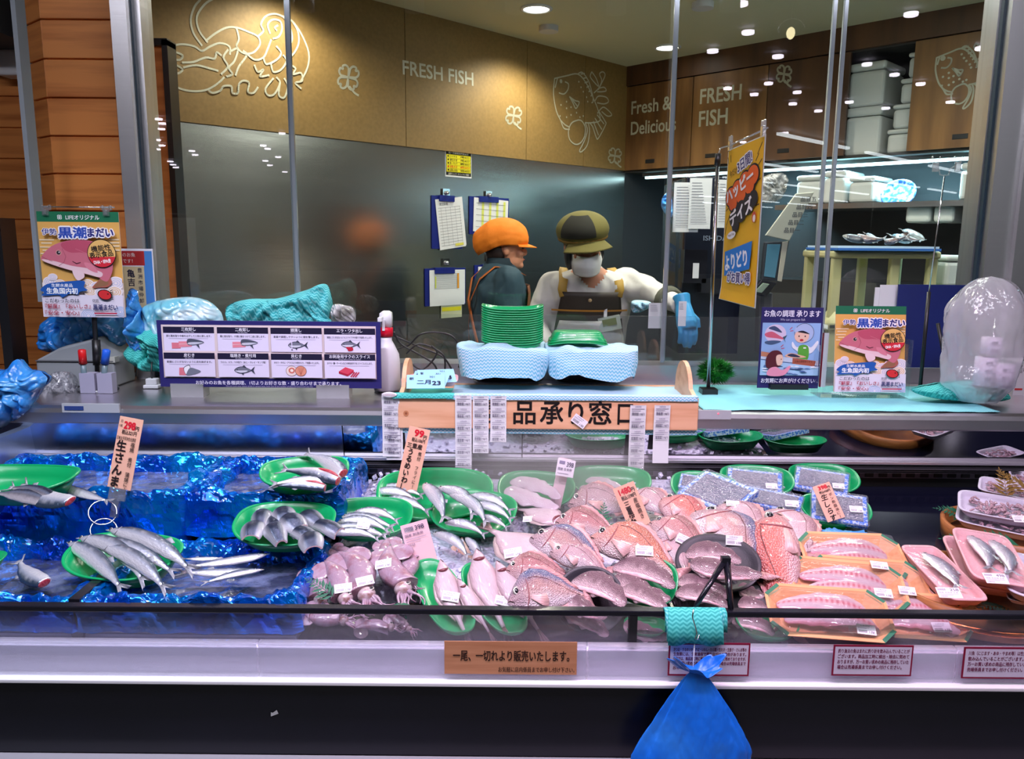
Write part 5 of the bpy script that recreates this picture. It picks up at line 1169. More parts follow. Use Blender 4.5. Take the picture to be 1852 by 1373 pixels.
def life_poster(t, w_, h_, curve=None):
    p = Print(100, 131, w_, h_, curve=curve)
    def z(x, y): return ((x - (40 + (y - 185) * .087)) / 8.4, (y - 185) / 8.25)
    def Z(l): return [z(*q) for q in l]
    p.rect(0, 0, 100, 131, (226, 172, 92)); p.rect(0, 0, 100, 12.6, (30, 110, 76))
    for k in range(4):
        a = R(45 + 90 * k); p.oval(28 + 1.7 * math.cos(a), 6.8 + 1.7 * math.sin(a), 1.6, 1.6, (235, 235, 235), 12); p.oval(28 + 1.7 * math.cos(a), 6.8 + 1.7 * math.sin(a), .8, .8, (30, 110, 76), 8)
    p.text('LIFEオリジナル', 35.5, 9.4, 6.5, (240, 240, 240), .02, w=41)
    for k, (x, y, ww) in enumerate([(1, 34, 18), (3, 38, 13), (1, 43, 14), (4, 47, 9), (1, 51, 6), (86, 33, 13), (82, 37, 17), (89, 41, 10), (88, 46, 11)]): p.rect(x, y, ww, 1.8, (240, 214, 172))
    # waves
    W_ = (246, 232, 232)
    p.poly([(0, 88), (0, 131), (100, 131), (100, 88)], W_)
    for k, (x, y, r) in enumerate([(10, 87, 9), (22, 90, 8), (14, 81, 6), (56, 90, 9), (68, 93, 9), (80, 88, 10), (92, 88, 11), (60, 98, 9), (74, 100, 9), (90, 99, 10), (46, 95, 7)]):
        p.oval(x, y, r, r * .75, W_, 24)
        for q in (.8, .55, .3): p.oval(x, y, r * q, r * .75 * q, (232, 190, 140) if k % 2 else (206, 202, 226), 20); p.oval(x, y, r * (q - .12), r * .75 * (q - .12), W_, 20)
    p.rect(0, 103, 100, 28, (232, 222, 236))
    for q in (9, 7, 5, 3): p.oval(56, 129, q, q * .9, (150, 180, 222), 24); p.oval(56, 129, q - .8, (q - .8) * .9, (232, 222, 236), 24); p.oval(96, 124, q * .8, q * .75, (150, 180, 222), 24); p.oval(96, 124, q * .8 - .8, q * .75 - .8, (232, 222, 236), 24)
    p.rect(0, 131, 100, .01, (232, 222, 236))
    # red bream
    p.blob(Z([(640, 955), (745, 850), (800, 830), (845, 900), (800, 950), (720, 955)]), (176, 96, 84)); p.blob(Z([(660, 950), (740, 870), (790, 870), (800, 930)]), (150, 104, 76))
    p.blob(Z([(112, 655), (200, 552), (330, 492), (520, 466), (700, 505), (810, 590), (850, 700), (845, 800), (800, 890), (745, 880), (700, 850), (560, 815), (430, 785), (280, 742), (150, 695)]), (206, 110, 128))
    p.blob(Z([(330, 500), (520, 472), (700, 512), (800, 600), (820, 700), (700, 640), (540, 600), (420, 600), (340, 560)]), (192, 82, 106))
    p.blob(Z([(150, 695), (280, 740), (430, 783), (560, 812), (720, 850), (740, 800), (600, 760), (430, 735), (260, 690), (130, 670)]), (238, 200, 206))
    p.blob(Z([(440, 780), (540, 795), (560, 850), (500, 885), (460, 850)]), (240, 206, 212)); p.blob(Z([(560, 700), (640, 720), (700, 800), (640, 790), (580, 750)]), (222, 130, 148))
    p.line(Z([(118, 640), (170, 668), (230, 690)]), .5, (150, 70, 84)); p.line(Z([(330, 560), (370, 640), (350, 700), (300, 735)]), .5, (166, 80, 96)); p.line(Z([(440, 690), (480, 712), (520, 700)]), 1.0, (90, 40, 56))
    e = z(295, 602); p.oval(e[0], e[1], 3.4, 3.4, (216, 160, 150), 20); p.oval(e[0], e[1], 2.5, 2.5, (50, 40, 50), 20); p.oval(e[0] + .8, e[1] - .6, .8, .8, (240, 240, 240), 10)
    for k in range(9): a = z(470 + 30 * k, 560 + 12 * k); p.line([a, (a[0] + 3, a[1] + 1.6)], .3, (226, 140, 156))
    # title
    p.text('伊勢', 8, 28, 8.5, (40, 50, 130), .02, w=18, outline=((250, 245, 250), .07)); p.text('黒潮', 28.5, 31, 14, (44, 78, 176), .05, w=34, outline=((250, 245, 250), .12)); p.text('まだい', 64, 30, 12, (40, 40, 120), .05, w=31, outline=((250, 245, 250), .12))
    c = z(742, 607); p.oval(c[0], c[1], 17.6, 17.6, (24, 18, 20), 44); p.oval(c[0], c[1], 16.8, 16.8, (236, 186, 110), 44)
    pts = [(c[0] + 16.8 * math.cos(R(a)), c[1] + 16.8 * math.sin(R(a))) for a in range(165, 9, -8)]; p.poly(pts, (214, 44, 60))
    p.text('機能性', c[0] - 12, c[1] - 2, 8, (20, 16, 20), .03, w=24, rot=-8); p.text('表示食品', c[0] - 14.5, c[1] + 6, 8, (20, 16, 20), .03, w=29, rot=-8); p.text('DHA・EPA含', c[0] - 10, c[1] + 13.2, 5.6, (250, 240, 240), .04, w=21, rot=-7)
    # blue brush mark
    p.blob(Z([(112, 985), (180, 925), (330, 900), (560, 888), (562, 950), (600, 985), (520, 1000), (500, 1030), (420, 1020), (340, 1062), (300, 1035), (130, 1045), (150, 1010)]), (36, 90, 172))
    a = z(228, 950); p.text('生鮮水産品', a[0], a[1], 4.6, (245, 245, 250), .02, w=26); a = z(180, 1018); p.text('生魚国内初', a[0], a[1], 8, (245, 245, 250), .04, w=38)
    a = z(165, 1112); p.text('こだわったのは', a[0], a[1], 6, (40, 34, 60), .01, w=42); a = z(165, 1172); p.text('『鮮度』『おいしさ』', a[0], a[1], 6.4, (170, 30, 60), .02, w=56); a = z(165, 1240); p.text('『安全・安心』', a[0], a[1], 6.4, (170, 30, 60), .02, w=42)
    a = z(780, 1030); p.oval(a[0], a[1], 9, 6.6, (30, 20, 24), 24, 12); p.oval(a[0], a[1], 7.8, 5.6, (214, 50, 54), 24, 12); p.oval(a[0] + 4, a[1] - 1, 1.2, 1.2, (120, 20, 24), 8)
    for k in range(6): p.line([(a[0] + 7 + k * .4, a[1] - 5 + k * 2), (a[0] + 10, a[1] - 6 + k * 2.3)], .9, (30, 20, 24))
    a = z(655, 1115); p.text('伊勢', a[0], a[1] - 1.5, 4, (40, 34, 60), .01, w=8); a = z(665, 1185); p.text('黒潮まだい', a[0], a[1], 8, (40, 44, 100), .03, w=30); a = z(675, 1215); p.rect(a[0], a[1], 28, 1.8, (190, 60, 84))
    return p.done(t)
def clip(t, x, z, m=None):
    mb = MB(); mb.box((x, -.004, z), (.020, .008, .030)).box((x - .012, .0, z + .010), (.008, .008, .016)).box((x + .012, .0, z + .010), (.008, .008, .016)); mb.box((x, -.009, z - .004), (.010, .005, .016)); o = mb.build('clear_clip', CLIPM, t); bevel(o, .002); return o
t, w_, h_ = upright('poster_stand', 'tall red bream poster clipped on a black stand beside the wooden pillar', 'poster', 83, 228, 573, 383, 2.50, .001, PAPER, part='poster_sheet')
life_poster(t, w_, h_); clip(t, -w_ * .38, h_ + .002); clip(t, w_ * .36, h_ + .002)
base = t.matrix_world.inverted() @ atY(168, 573, 2.5); bb = t.matrix_world.inverted() @ V((atY(170, 715, 2.47).x, 2.47, 1.024))
MB().tube([(-w_ * .45, .004, h_ + .014), (w_ * .45, .004, h_ + .014)], .002).build('cross_bar', CHROME, t)
MB().tube([(.0, .008, h_ * .9), (base.x, .008, 0), (bb.x, .0, bb.z)], .0075, 10).tube([(base.x, .008, bb.z * .45 + .03), (bb.x, .004, bb.z * .45 - .05)], .013, 10).build('pole', BLACK, t)
MB().cyl((bb.x, 0, bb.z - .004), (bb.x, 0, bb.z + .004), .06, 28).build('base', mat('base_plate', (.2, .2, .22), .25, .7), t)

# sign with eight pictures
t, w_, h_ = upright('preparation_sign', 'wide navy sign with eight boxed pictures of fish preparation', 'sign', 291, 690, 701, 581, 2.40, .006, mat('navy_board', s2l((44, 40, 104)), .35), part='sign_board')
p = Print(1783, 532, w_, h_)
NV, LV, DK = (42, 38, 104), (232, 222, 246), (28, 24, 52)
p.rect(0, 0, 1783, 532, NV); p.rect(34, 34, 1712, 424, (226, 208, 206))
heads = [('三枚卸し', 'Three Slice Fillet', '頭と尾を取り中骨をはずして三枚に卸します。'), ('二枚卸し', 'Two Slice Fillet', '頭と尾を取り、片側に骨をつけて二枚に卸します。'), ('頭落し', 'Head Separation', '家庭で調理しやすいように頭を落します。'), ('エラ・ワタ出し', 'Gills and Guts Removal', '家庭にゴミが出ないようにエラとワタを取り下処理いたします。'),
         ('皮むき', 'Skin Removal', '家庭にゴミが出ないように皮を剥ぎます。'), ('塩焼き・煮付用', 'For Grilling and Boiling', 'ウロコ、エラ、ワタ取り（あじ・カレイ・サンマ等）'), ('貝むき', 'Shell Removal', 'ホタテ・サザエ・アワビなどの殻をむき、下処理いたします。'), ('お刺身用サクのスライス', 'Slicing a Block of Fillet for Sashimi', 'まぐろ・鯛・サーモンなどの刺身用サクをスライスいたします。')]
def fishicon(p, x, y, s, a=0, b=1, col=(120, 122, 138)):
    def q(l): return [(x + u * s, y + v * s) for u, v in l]
    p.blob(q([(-.75, .0), (-.5, -.22), (-.1, -.30), (.3, -.18), (.62, -.03), (.62, .05), (.25, .2), (-.2, .28), (-.55, .18)]), (50, 50, 66)); p.blob(q([(-.70, .0), (-.46, -.18), (-.1, -.25), (.3, -.13), (.58, -.01), (.25, .14), (-.2, .22), (-.52, .14)]), col)
    p.blob(q([(-.66, .04), (-.2, .02), (.3, .02), (.2, .14), (-.2, .2), (-.5, .14)]), (214, 212, 226)); p.poly(q([(.56, .0), (.92, -.32), (.80, .0), (.94, .34)]), (60, 62, 80)); p.poly(q([(-.1, -.28), (.05, -.42), (.25, -.22)]), (60, 62, 80)); p.poly(q([(-.2, .2), (-.05, .42), (.05, .2)]), (60, 62, 80)); p.oval(x - .5 * s, y - .04 * s, .04 * s, .04 * s, (20, 20, 30), 8)
for k, (h1, h2, d_) in enumerate(heads):
    c, r = k % 4, k // 4; x = (48, 480, 908, 1335)[c] - 3 * r * 0; y = 50 + 204 * r; W = 408
    p.rect(x, y, W, 192, LV); p.rect(x, y, W, 50, DK); p.text(h1, x + W / 2, y + 30, 30, (240, 236, 246), .02, al='c'); p.text(h2, x + W / 2, y + 45, 13, (220, 214, 236), 0, al='c')
    p.text(d_, x + 24, y + 80, 20, (40, 36, 66), .012, w=W - 48); p.rect(x + 40, y + 92, W - 90, 2, (150, 142, 172)); p.rect(x, y, 1.5, 192, (190, 160, 160))
    cx_, cyy = x + W / 2, y + 138; PK = (226, 122, 138)
    if k in (0, 1):
        if k == 0: p.poly([(cx_ - 140, cyy - 12), (cx_ - 140, cyy + 36), (cx_ - 70, cyy + 34), (cx_ - 70, cyy - 12)], PK)
        p.poly([(cx_ - 84, cyy - 22), (cx_ - 84, cyy + 24), (cx_ + 20, cyy + 18), (cx_ + 20, cyy - 24)], (236, 140, 156)); p.blob([(cx_ - 10, cyy - 40), (cx_ + 60, cyy - 38), (cx_ + 120, cyy - 16), (cx_ + 60, cyy + 4), (cx_ - 10, cyy + 6)], (80, 84, 100)); p.blob([(cx_ - 4, cyy - 14), (cx_ + 60, cyy - 18), (cx_ + 112, cyy - 15), (cx_ + 60, cyy), (cx_, cyy + 2)], (200, 200, 214)); p.poly([(cx_ + 50, cyy), (cx_ + 84, cyy + 36), (cx_ + 76, cyy)], (70, 74, 92)); p.line([(cx_ - 80, cyy), (cx_ + 14, cyy - 4)], 3, (250, 226, 230))
    elif k == 2: fishicon(p, cx_ + 5, cyy, 96); p.rect(cx_ - 40, cyy - 44, 7, 84, LV); p.poly([(cx_ - 44, cyy + 40), (cx_ - 28, cyy + 40), (cx_ - 36, cyy + 28)], (60, 60, 80))
    elif k == 3: fishicon(p, cx_, cyy - 8, 92); p.blob([(cx_ - 30, cyy + 10), (cx_ + 20, cyy + 12), (cx_ + 24, cyy + 36), (cx_ - 10, cyy + 42), (cx_ - 20, cyy + 26)], (190, 34, 60))
    elif k == 4: p.poly([(cx_ - 84, cyy - 18), (cx_ - 88, cyy + 42), (cx_ - 30, cyy + 42), (cx_ - 44, cyy - 20)], PK); p.blob([(cx_ - 50, cyy - 16), (cx_ - 4, cyy - 42), (cx_ + 4, cyy - 10), (cx_ - 30, cyy + 40)], (60, 60, 80)); p.blob([(cx_ - 46, cyy - 14), (cx_ - 6, cyy - 36), (cx_, cyy - 10), (cx_ - 32, cyy + 34)], (246, 242, 250)); p.blob([(cx_, cyy - 16), (cx_ + 50, cyy - 8), (cx_ + 88, cyy + 12), (cx_ + 30, cyy + 36), (cx_ - 30, cyy + 42)], (120, 124, 140))
    elif k == 5: fishicon(p, cx_, cyy - 2, 100)
    elif k == 6:
        for dx, c1 in ((-42, (244, 224, 220)), (32, (228, 150, 124))): p.oval(cx_ + dx, cyy, 46, 42, (90, 50, 50), 26); p.oval(cx_ + dx, cyy, 43, 39, c1, 26)
        p.oval(cx_ - 40, cyy - 4, 26, 24, (216, 120, 104), 20); p.oval(cx_ - 40, cyy - 4, 13, 12, (250, 236, 226), 16)
        for q in range(5): p.line([(cx_ + 32, cyy + 34), (cx_ + 8 + q * 12, cyy - 30)], 2, (180, 96, 80))
    else: p.poly([(cx_ - 90, cyy), (cx_ - 20, cyy + 22), (cx_ + 30, cyy - 14), (cx_ - 36, cyy - 36)], (224, 74, 98)); p.poly([(cx_ - 90, cyy), (cx_ - 90, cyy + 16), (cx_ - 20, cyy + 38), (cx_ - 20, cyy + 22)], (176, 34, 62)); p.poly([(cx_ - 20, cyy + 22), (cx_ - 20, cyy + 38), (cx_ + 30, cyy + 4), (cx_ + 30, cyy - 14)], (196, 44, 72)); [p.line([(cx_ + 6 + q * 18, cyy + 42), (cx_ + 36 + q * 18, cyy + 6)], 9, (200, 40, 70)) for q in range(3)]
p.text('お好みのお魚を各種調理、1切よりお好きな数・盛り合わせまで承ります。', 300, 502, 34, (236, 232, 246), .014, w=1165); p.text('We can cook your choice of fish in various ways, from one to any number of slice and assortment you like.', 540, 521, 14, (190, 184, 214), 0, w=700); p.done(t)
for x in (-w_ * .38, w_ * .28): MB().box((x, .02, -.012), (.10, .05, .044)).build('foot', mat('acrylic_foot', (.5, .5, .52), .2, .4), t)

# wooden notice stand with cheeks
WD = mat('pale_wood', s2l((238, 184, 146)), .45, noise_col=(s2l((216, 152, 112)), (3, 20, 34), .42, .72))
fa, fb = atY(720, 745, 2.245), atY(1262, 750, 2.245); wx0, wx1 = fa.x, fb.x
st = thing('wooden_service_stand', 'pale wooden serving stand with rounded cheeks and large black characters on its front', 'stand', ((wx0 + wx1) / 2, 2.24, 1.021)); Mi = Matrix.Translation((-(wx0 + wx1) / 2, -2.24, -1.021))
o = MB(Mi).b2((wx0, 2.238, .966), (wx1, 2.250, 1.061)).build('front_board', WD, st); bevel(o, .003)
MB(Mi).b2((wx0, 2.25, 1.0215), (wx1, 2.60, 1.034)).build('base_board', WD, st)
for x, nm in ((wx0, 'near'), (wx1 - .012, 'far')):
    mb = MB(Mi); pts = [(2.252, 1.034), (2.252, 1.058)] + [(2.40 - .0 + .10 * -math.cos(R(a)) + .02, 1.058 + .085 * math.sin(R(a))) for a in range(10, 181, 17)] + [(2.53, 1.034)]
    mb.loft([[(xx, y, z) for y, z in pts] for xx in (x, x + .012)]); mb.sm = [False] * len(mb.sm); mb.build('cheek', WD, st)
p = Print(542, 57, wx1 - wx0, .095, y0=0, org=(0, 0)); p.y0 = -.0012
loc = lambda px: (px - 720)
q = Print(542, 57, wx1 - wx0, .095, y0=-.0028, org=(-(wx1 - wx0) / 2, .0405))
for ch, xa, xb in (('製', 868, 915), ('品', 929, 968), ('承', 977, 1018), ('り', 1028, 1054), ('窓', 1064, 1105), ('口', 1117, 1143)): q.text(ch, xa - 720, 44, 44, (20, 14, 16), .02, w=(xb - xa))
q.done(st, 'lettering'); q = Print(542, 57, wx1 - wx0, .095, y0=-.0028, org=(-(wx1 - wx0) / 2, .0405)); q.oval(15, 31, 5, 5, (196, 130, 90), 18); q.oval(15, 31, 2.4, 2.4, (150, 86, 56), 12); q.done(st, 'wood_knot')
# wipes over and under the stand
def sheet(name, lb, x0, x1, prof_, m, cat='cloth', amp=.002, group=None, seed=0):
    mb = MB()
    def f(u, v):
        k = v * (len(prof_) - 1); i = min(int(k), len(prof_) - 2); t_ = k - i; y, z = lerp(prof_[i][0], prof_[i + 1][0], t_), lerp(prof_[i][1], prof_[i + 1][1], t_)
        x = lerp(x0, x1, u) + .004 * noise.noise(V((v * 4, seed, u * 2))); nn = amp * noise.noise(V((x * 18, y * 18 + z * 18, seed))); return (x, y - abs(nn), z + nn)
    mb.grid(f, 70, 6 * len(prof_)); o = mb.build(name, m); solid(o, .0012); return tag(o, lb, cat, group)
sheet('wipe_sheet', 'pale blue wavy patterned wipe covering the top of the wooden stand', wx0 + .14, wx1 - .002, [(2.56, 1.0365), (2.40, 1.0375), (2.27, 1.064), (2.236, 1.066), (2.2345, 1.052)], WIPE, group='blue wipes', seed=1)
sheet('wipe_sheet', 'thin edge of blue wipe peeping out below the wooden board', wx0 - .002, wx1 + .002, [(2.2505, .972), (2.250, .960), (2.2495, .950)], WIPE, amp=.001, group='blue wipes', seed=2)
sheet('wipe_sheet', 'turquoise wipe spread along the steel counter under the two posters', wx1 + .02, 1.42, [(2.68, 1.0225), (2.50, 1.0225), (2.30, 1.0225), (2.268, 1.0225)], chevmat('wipe_sheet_cyan', s2l((150, 222, 226)), s2l((104, 200, 208)), 150), group='blue wipes', seed=3)
sheet('wipe_sheet', 'folded turquoise wipe under the small pink tray of price cards', atZ(718, 718, 1.04).x, atZ(826, 716, 1.04).x, [(2.50, 1.0365), (2.36, 1.0375), (2.26, 1.066), (2.232, 1.066), (2.2305, 1.055)], TEAL, group='blue wipes', seed=4)
# black trays and wipes over them, green tray stacks
P_BTRAY = make_dish('btray', BLACKG, .8, .14, 6, .88, .03)
for k, (a, b) in enumerate((((845, 690), (992, 692)), ((1000, 692), (1138, 694)))):
    A, B = atZ(*a, 1.038), atZ(*b, 1.038); P_BTRAY.put('black_tray', ('black food tray under the wipe carrying the tall green stack', 'black food tray under the wipe carrying the low green stack')[k], 'tray', frame(B + V((0, .10, 0)), A + V((0, .10, 0)), 0) @ Matrix.Diagonal((1, 1, 1.5, 1)), 'black trays on the wooden stand')
def pad(lb, pa, pb, z0, z1, Y0, Y1, seed):
    x0, x1 = xat(pa, (Y0 + Y1) / 2, 640), xat(pb, (Y0 + Y1) / 2, 640); mb = MB(); c = V(((x0 + x1) / 2, (Y0 + Y1) / 2, z0)); hx, hy, hz = (x1 - x0) / 2, (Y1 - Y0) / 2, z1 - z0
    def f(u, v):
        a = 2 * math.pi * u; k = v * 1.5; e = 4
        if k < 1: r = .93 + .07 * math.sin(k * 2.2) - .0; z = k * hz * .86
        else: t_ = (k - 1) * 2; r = math.cos(t_ * math.pi / 2) ** .5 * .99; z = hz * (.86 + .14 * math.sin(t_ * math.pi / 2))
        X, Y = sel(a, hx * r, hy * r, e); n_ = .017 * noise.noise(V((X * 14 + seed, Y * 14, z * 16))) + .004 * noise.noise(V((X * 40, Y * 40, z * 30 + seed)))
        fl = (1 - min(1, k)) * .012 * noise.noise(V((math.cos(a) * 3, math.sin(a) * 3, seed)))
        return (X * (1 + n_ * 5 + fl * 4), Y * (1 + n_ * 5), z + n_ * 1.2)
    mb.grid(f, 90, 44); o = mb.build('wipe_cloth', WIPE); o.location = c; tag(o, lb, 'cloth', 'wipes draped over black trays'); return o
pad('blue patterned wipe draped under the tall stack of green trays', 828, 992, 1.084, 1.178, 2.42, 2.64, 3); pad('blue patterned wipe draped under the low stack of green trays', 986, 1152, 1.082, 1.176, 2.43, 2.65, 9)
A = atY(871, 600, 2.53); B = atY(982, 600, 2.53)
for k in range(16):
    P_TRAYR.put('green_tray', 'green rectangular tray in the tall stack of sixteen on the wipe' if k < 15 else 'topmost green tray of the tall stack, empty', 'tray', frame(V((B.x, 2.53, 1.163 + .0072 * k)), V((A.x, 2.53, 1.163 + .0072 * k)), 0), 'green trays stacked tall on the wipe')
A = atY(990, 620, 2.54); B = atY(1098, 620, 2.54)
for k in range(3):
    P_TRAYR.put('green_tray', 'green tray turned upside down in the low stack beside the tall one', 'tray', frame(V((A.x + .003 * k, 2.54, 1.206 + .006 * k)), V((B.x - .003 * k, 2.54 + .005 * k, 1.206 + .006 * k)), 0) @ Matrix.Diagonal((1, -1, -1, 1)), 'green trays stacked upside down')
# pink tray with price cards
A, B = atZ(722, 700, 1.072), atZ(826, 700, 1.072); P_PINK.put('pink_foam_tray', 'pink foam tray holding blue price cards on the wooden stand', 'food tray', frame(B + V((0, .06, 0)), A + V((0, .06, 0)), 4) @ Matrix.Diagonal((1, 1.1, 1, 1)), 'pink foam trays')
for k, (px, py, rot) in enumerate(((770, 690, 6), (778, 684, -12), (790, 680, 14))):
    c = atZ(px, py, 1.098 + .003 * k); t = thing('price_card', ('pale blue card lowest in the pink foam tray', 'pale blue card in the middle of the pink foam tray pile', 'pale blue card with a handwritten 23 on top in the pink foam tray')[k], 'card', Matrix.Translation(c) @ Matrix.Rotation(R(rot), 4, 'Z') @ Matrix.Rotation(R(-62), 4, 'X'), 'blue cards in the pink tray')
    MB().b2((-.055, 0, -.032), (.055, .0008, .032)).build('card_sheet', ink((150, 200, 236)), t); pr = Print(110, 64, .11, .064, org=(-.055, .032)); pr.text('新', 8, 24, 14, (30, 40, 70), .02).text('二月', 30, 44, 22, (30, 40, 70), .03).text('23', 74, 50, 26, (30, 40, 70), .04).text('301', 66, 16, 12, (30, 40, 70)); pr.done(t)
# acrylic guards
for pa, pb, py, Y, lb in ((300, 735, 579, 2.68, 'low clear acrylic guard behind the eight picture sign'), (737, 1382, 571, 2.69, 'low clear acrylic guard behind the green tray stacks')):
    a, b = atY(pa, py, Y), atY(pb, py, Y); o = MB().b2((a.x, Y, 1.021), (b.x, Y + .005, (a.z + b.z) / 2)).build('acrylic_guard', ACRY); tag(o, lb, 'guard'); bevel(o, .001, 1)
# spray bottle
c = atZ(704, 703, 1.021); t = thing('spray_bottle', 'white plastic spray bottle with red collar beside the eight picture sign', 'bottle', V((c.x, 2.52, 1.021)))
MB().lathe([(.001, 0), (.040, .002), (.043, .01), (.043, .09), (.040, .12), (.026, .150), (.018, .165), (.018, .18)], n=28).build('bottle', mat('bottle_white', (.75, .74, .80), .35, alpha=.95), t)
MB().lathe([(.022, .178), (.022, .205), (.019, .207)], n=24).build('collar', ink((210, 20, 50), .3), t, 'red collar')
MB().loft([[(x * k, y * k2, z) for x, y in ((-.018, -.014), (.018, -.014), (.018, .02), (-.018, .02))] for k, k2, z in ((1, 1, .207), (1.05, 1.05, .235), (.95, 1.2, .252), (.5, .9, .258))]).build('spray_head', WHITE, t)
MB().box((-.012, -.03, .235), (.012, .04, .012)).box((-.004, -.022, .215), (.008, .006, .034)).build('trigger', WHITE, t)
# soft heaps
def cloth(lb, pts, Y, m, depth=.08, seed=0, name='wipe_cloth', cat='cloth', amp=.012, group=None, n=64):
    """crumpled cloth bulging from an outline given in pixels at depth Y"""
    P3 = [atY(*q, Y) for q in pts]; c = sum(P3, V()) / len(P3); mb = MB(); N_ = 120
    def outline(u):
        k = u * len(P3); i = int(k) % len(P3); t_ = k - int(k); a, b, c2, d = P3[i - 1], P3[i], P3[(i + 1) % len(P3)], P3[(i + 2) % len(P3)]
        return .5 * (2 * b + (c2 - a) * t_ + (2 * a - 5 * b + 4 * c2 - d) * t_ * t_ + (3 * b - a - 3 * c2 + d) * t_ ** 3)
    for sgn in (-1, 1):
        def f(u, v):
            o = outline(u) - c; r = v; q = V((o.x * r, 0, o.z * r)); b_ = math.sqrt(max(0, 1 - r * r)); w2 = .03 * noise.noise(V((q.x * 9, seed, q.z * 9))); nz_ = amp * (noise.noise(V((q.x * 13 + seed, sgn * 2, q.z * 13))) + 1.3 * (.35 - abs(noise.noise(V((q.x * 17 + w2 * 50, seed, q.z * 11 - q.x * 8))))) + .7 * (.3 - abs(noise.noise(V((q.x * 34 + q.z * 20, seed, q.z * 30 + w2 * 90))))))
            return (q.x + nz_ * .4 * (1 - r), sgn * (depth * b_ * .5) + nz_ * 1.8 * (1 - r * .6), q.z)
        mb.grid(f, N_, n // 2)
    o = mb.build(name, m); o.location = c; return tag(o, lb, cat, group)
cloth('turquoise wavy patterned wipes bunched behind the eight picture sign', [(410, 555), (450, 541), (500, 540), (552, 525), (588, 514), (601, 545), (596, 575), (606, 590), (470, 592), (415, 590)], 2.62, WIPET, .12, 2, amp=.03)
cloth('dark teal wipe crumpled beside the grey label printer', [(224, 640), (245, 612), (262, 595), (290, 600), (318, 620), (320, 655), (290, 672), (252, 666)], 2.58, TEAL, .10, 5, amp=.03)
PACKM = mat('wipe_pack_film', s2l((120, 200, 220)), .2, spec=.8, coat=1, noise_col=(s2l((215, 235, 240)), (10, 10, 14), .45, .62))
cloth('glossy turquoise and white pack of wipes behind the sign corner', [(258, 566), (272, 548), (320, 538), (360, 540), (392, 556), (404, 585), (388, 600), (300, 605), (268, 618)], 2.60, PACKM, .12, 8, 'wipe_pack', 'pack', .02)
CLEARW = mat('clear_crinkle_film', (.7, .7, .72), .12, spec=.9, alpha=.75, coat=1, noise_col=((.25, .24, .22), (24, 24, 24), .45, .6))
cloth('crinkled clear wrap with white paper behind the sign end', [(598, 560), (606, 550), (626, 552), (640, 560), (640, 582), (612, 590), (600, 584)], 2.60, CLEARW, .05, 12, 'clear_wrap', 'wrap', .03)
BLUEP = mat('blue_plastic', s2l((36, 130, 222)), .25, spec=.7, alpha=.93, noise_col=(s2l((90, 180, 240)), (10, 10, 10), .45, .7), bump=((14, 14, 14), .8, .02), coat=.5)
cloth('blue translucent plastic bag bulging behind the poster and printer', [(66, 618), (72, 590), (90, 572), (150, 562), (220, 560), (250, 575), (240, 610), (200, 634), (120, 640), (80, 636)], 2.66, BLUEP, .12, 15, 'plastic_bag', 'plastic bag', .03)
cloth('blue plastic bag neck sticking up beside the bream poster', [(226, 545), (232, 524), (250, 528), (252, 550), (258, 590), (262, 630), (240, 640), (228, 600)], 2.56, BLUEP, .06, 18, 'plastic_bag', 'plastic bag', .03)
cloth('big light blue plastic bag hanging at the end of the counter', [(-40, 680), (10, 668), (30, 650), (50, 668), (72, 672), (84, 690), (66, 716), (52, 745), (20, 765), (-40, 790)], 2.26, BLUEP, .12, 21, 'plastic_bag', 'plastic bag', .03)
NETM = mat('clear_net', (.6, .6, .64), .15, spec=.9, alpha=.55, coat=1, noise_col=((.2, .2, .24), (90, 90, 90), .45, .55))
cloth('crumpled clear bubble netting in front of the grey label printer', [(64, 700), (84, 682), (96, 674), (120, 674), (132, 690), (134, 712), (100, 716), (70, 714)], 2.46, NETM, .06, 25, 'netting', 'net', .03)
cloth('dark teal cloth spread under the bag of label rolls', [(1650, 706), (1700, 694), (1780, 690), (1826, 716), (1800, 726), (1700, 722)], 2.40, TEAL, .10, 31, amp=.02)
# grey label printer with pen box
GREY = mat('printer_grey', s2l((150, 154, 158)), .45)
a, b = atY(70, 712, 2.55), atY(212, 712, 2.55); t = thing('label_printer', 'grey label printer with slanted lid behind the marker pens', 'printer', V(((a.x + b.x) / 2, 2.55, 1.021))); hw = (b.x - a.x) / 2
mb = MB(); mb.loft([[(x, 0, 0), (x, .14, 0), (x, .14, z), (x, .0, z - .01)] for x, z in ((-hw, .095), (-hw * .4, .135), (hw * .5, .165), (hw * .98, .10))]); mb.sm = [False] * len(mb.sm); o = mb.build('body', GREY, t); bevel(o, .006)
MB().box((0, -.003, .085), (hw * 1.96, .006, .003)).build('lid_seam', mat('seam_dark', (.12, .12, .13), .5), t); MB().box((hw * .75, .01, .09), (.07, .03, .018)).build('paper_guide', mat('guide_cream', s2l((190, 190, 180)), .4), t)
a, b = atY(145, 712, 2.44), atY(205, 712, 2.44); t = thing('pen_holder', 'small white box holder with marker pens in front of the black pole', 'holder', V(((a.x + b.x) / 2, 2.44, 1.021))); hw = (b.x - a.x) / 2
for x in (-hw * .5, hw * .55): MB().b2((x - hw * .48, 0, 0), (x + hw * .42, .03, .063)).build('box', mat('pen_box_grey', s2l((176, 172, 196)), .4), t)
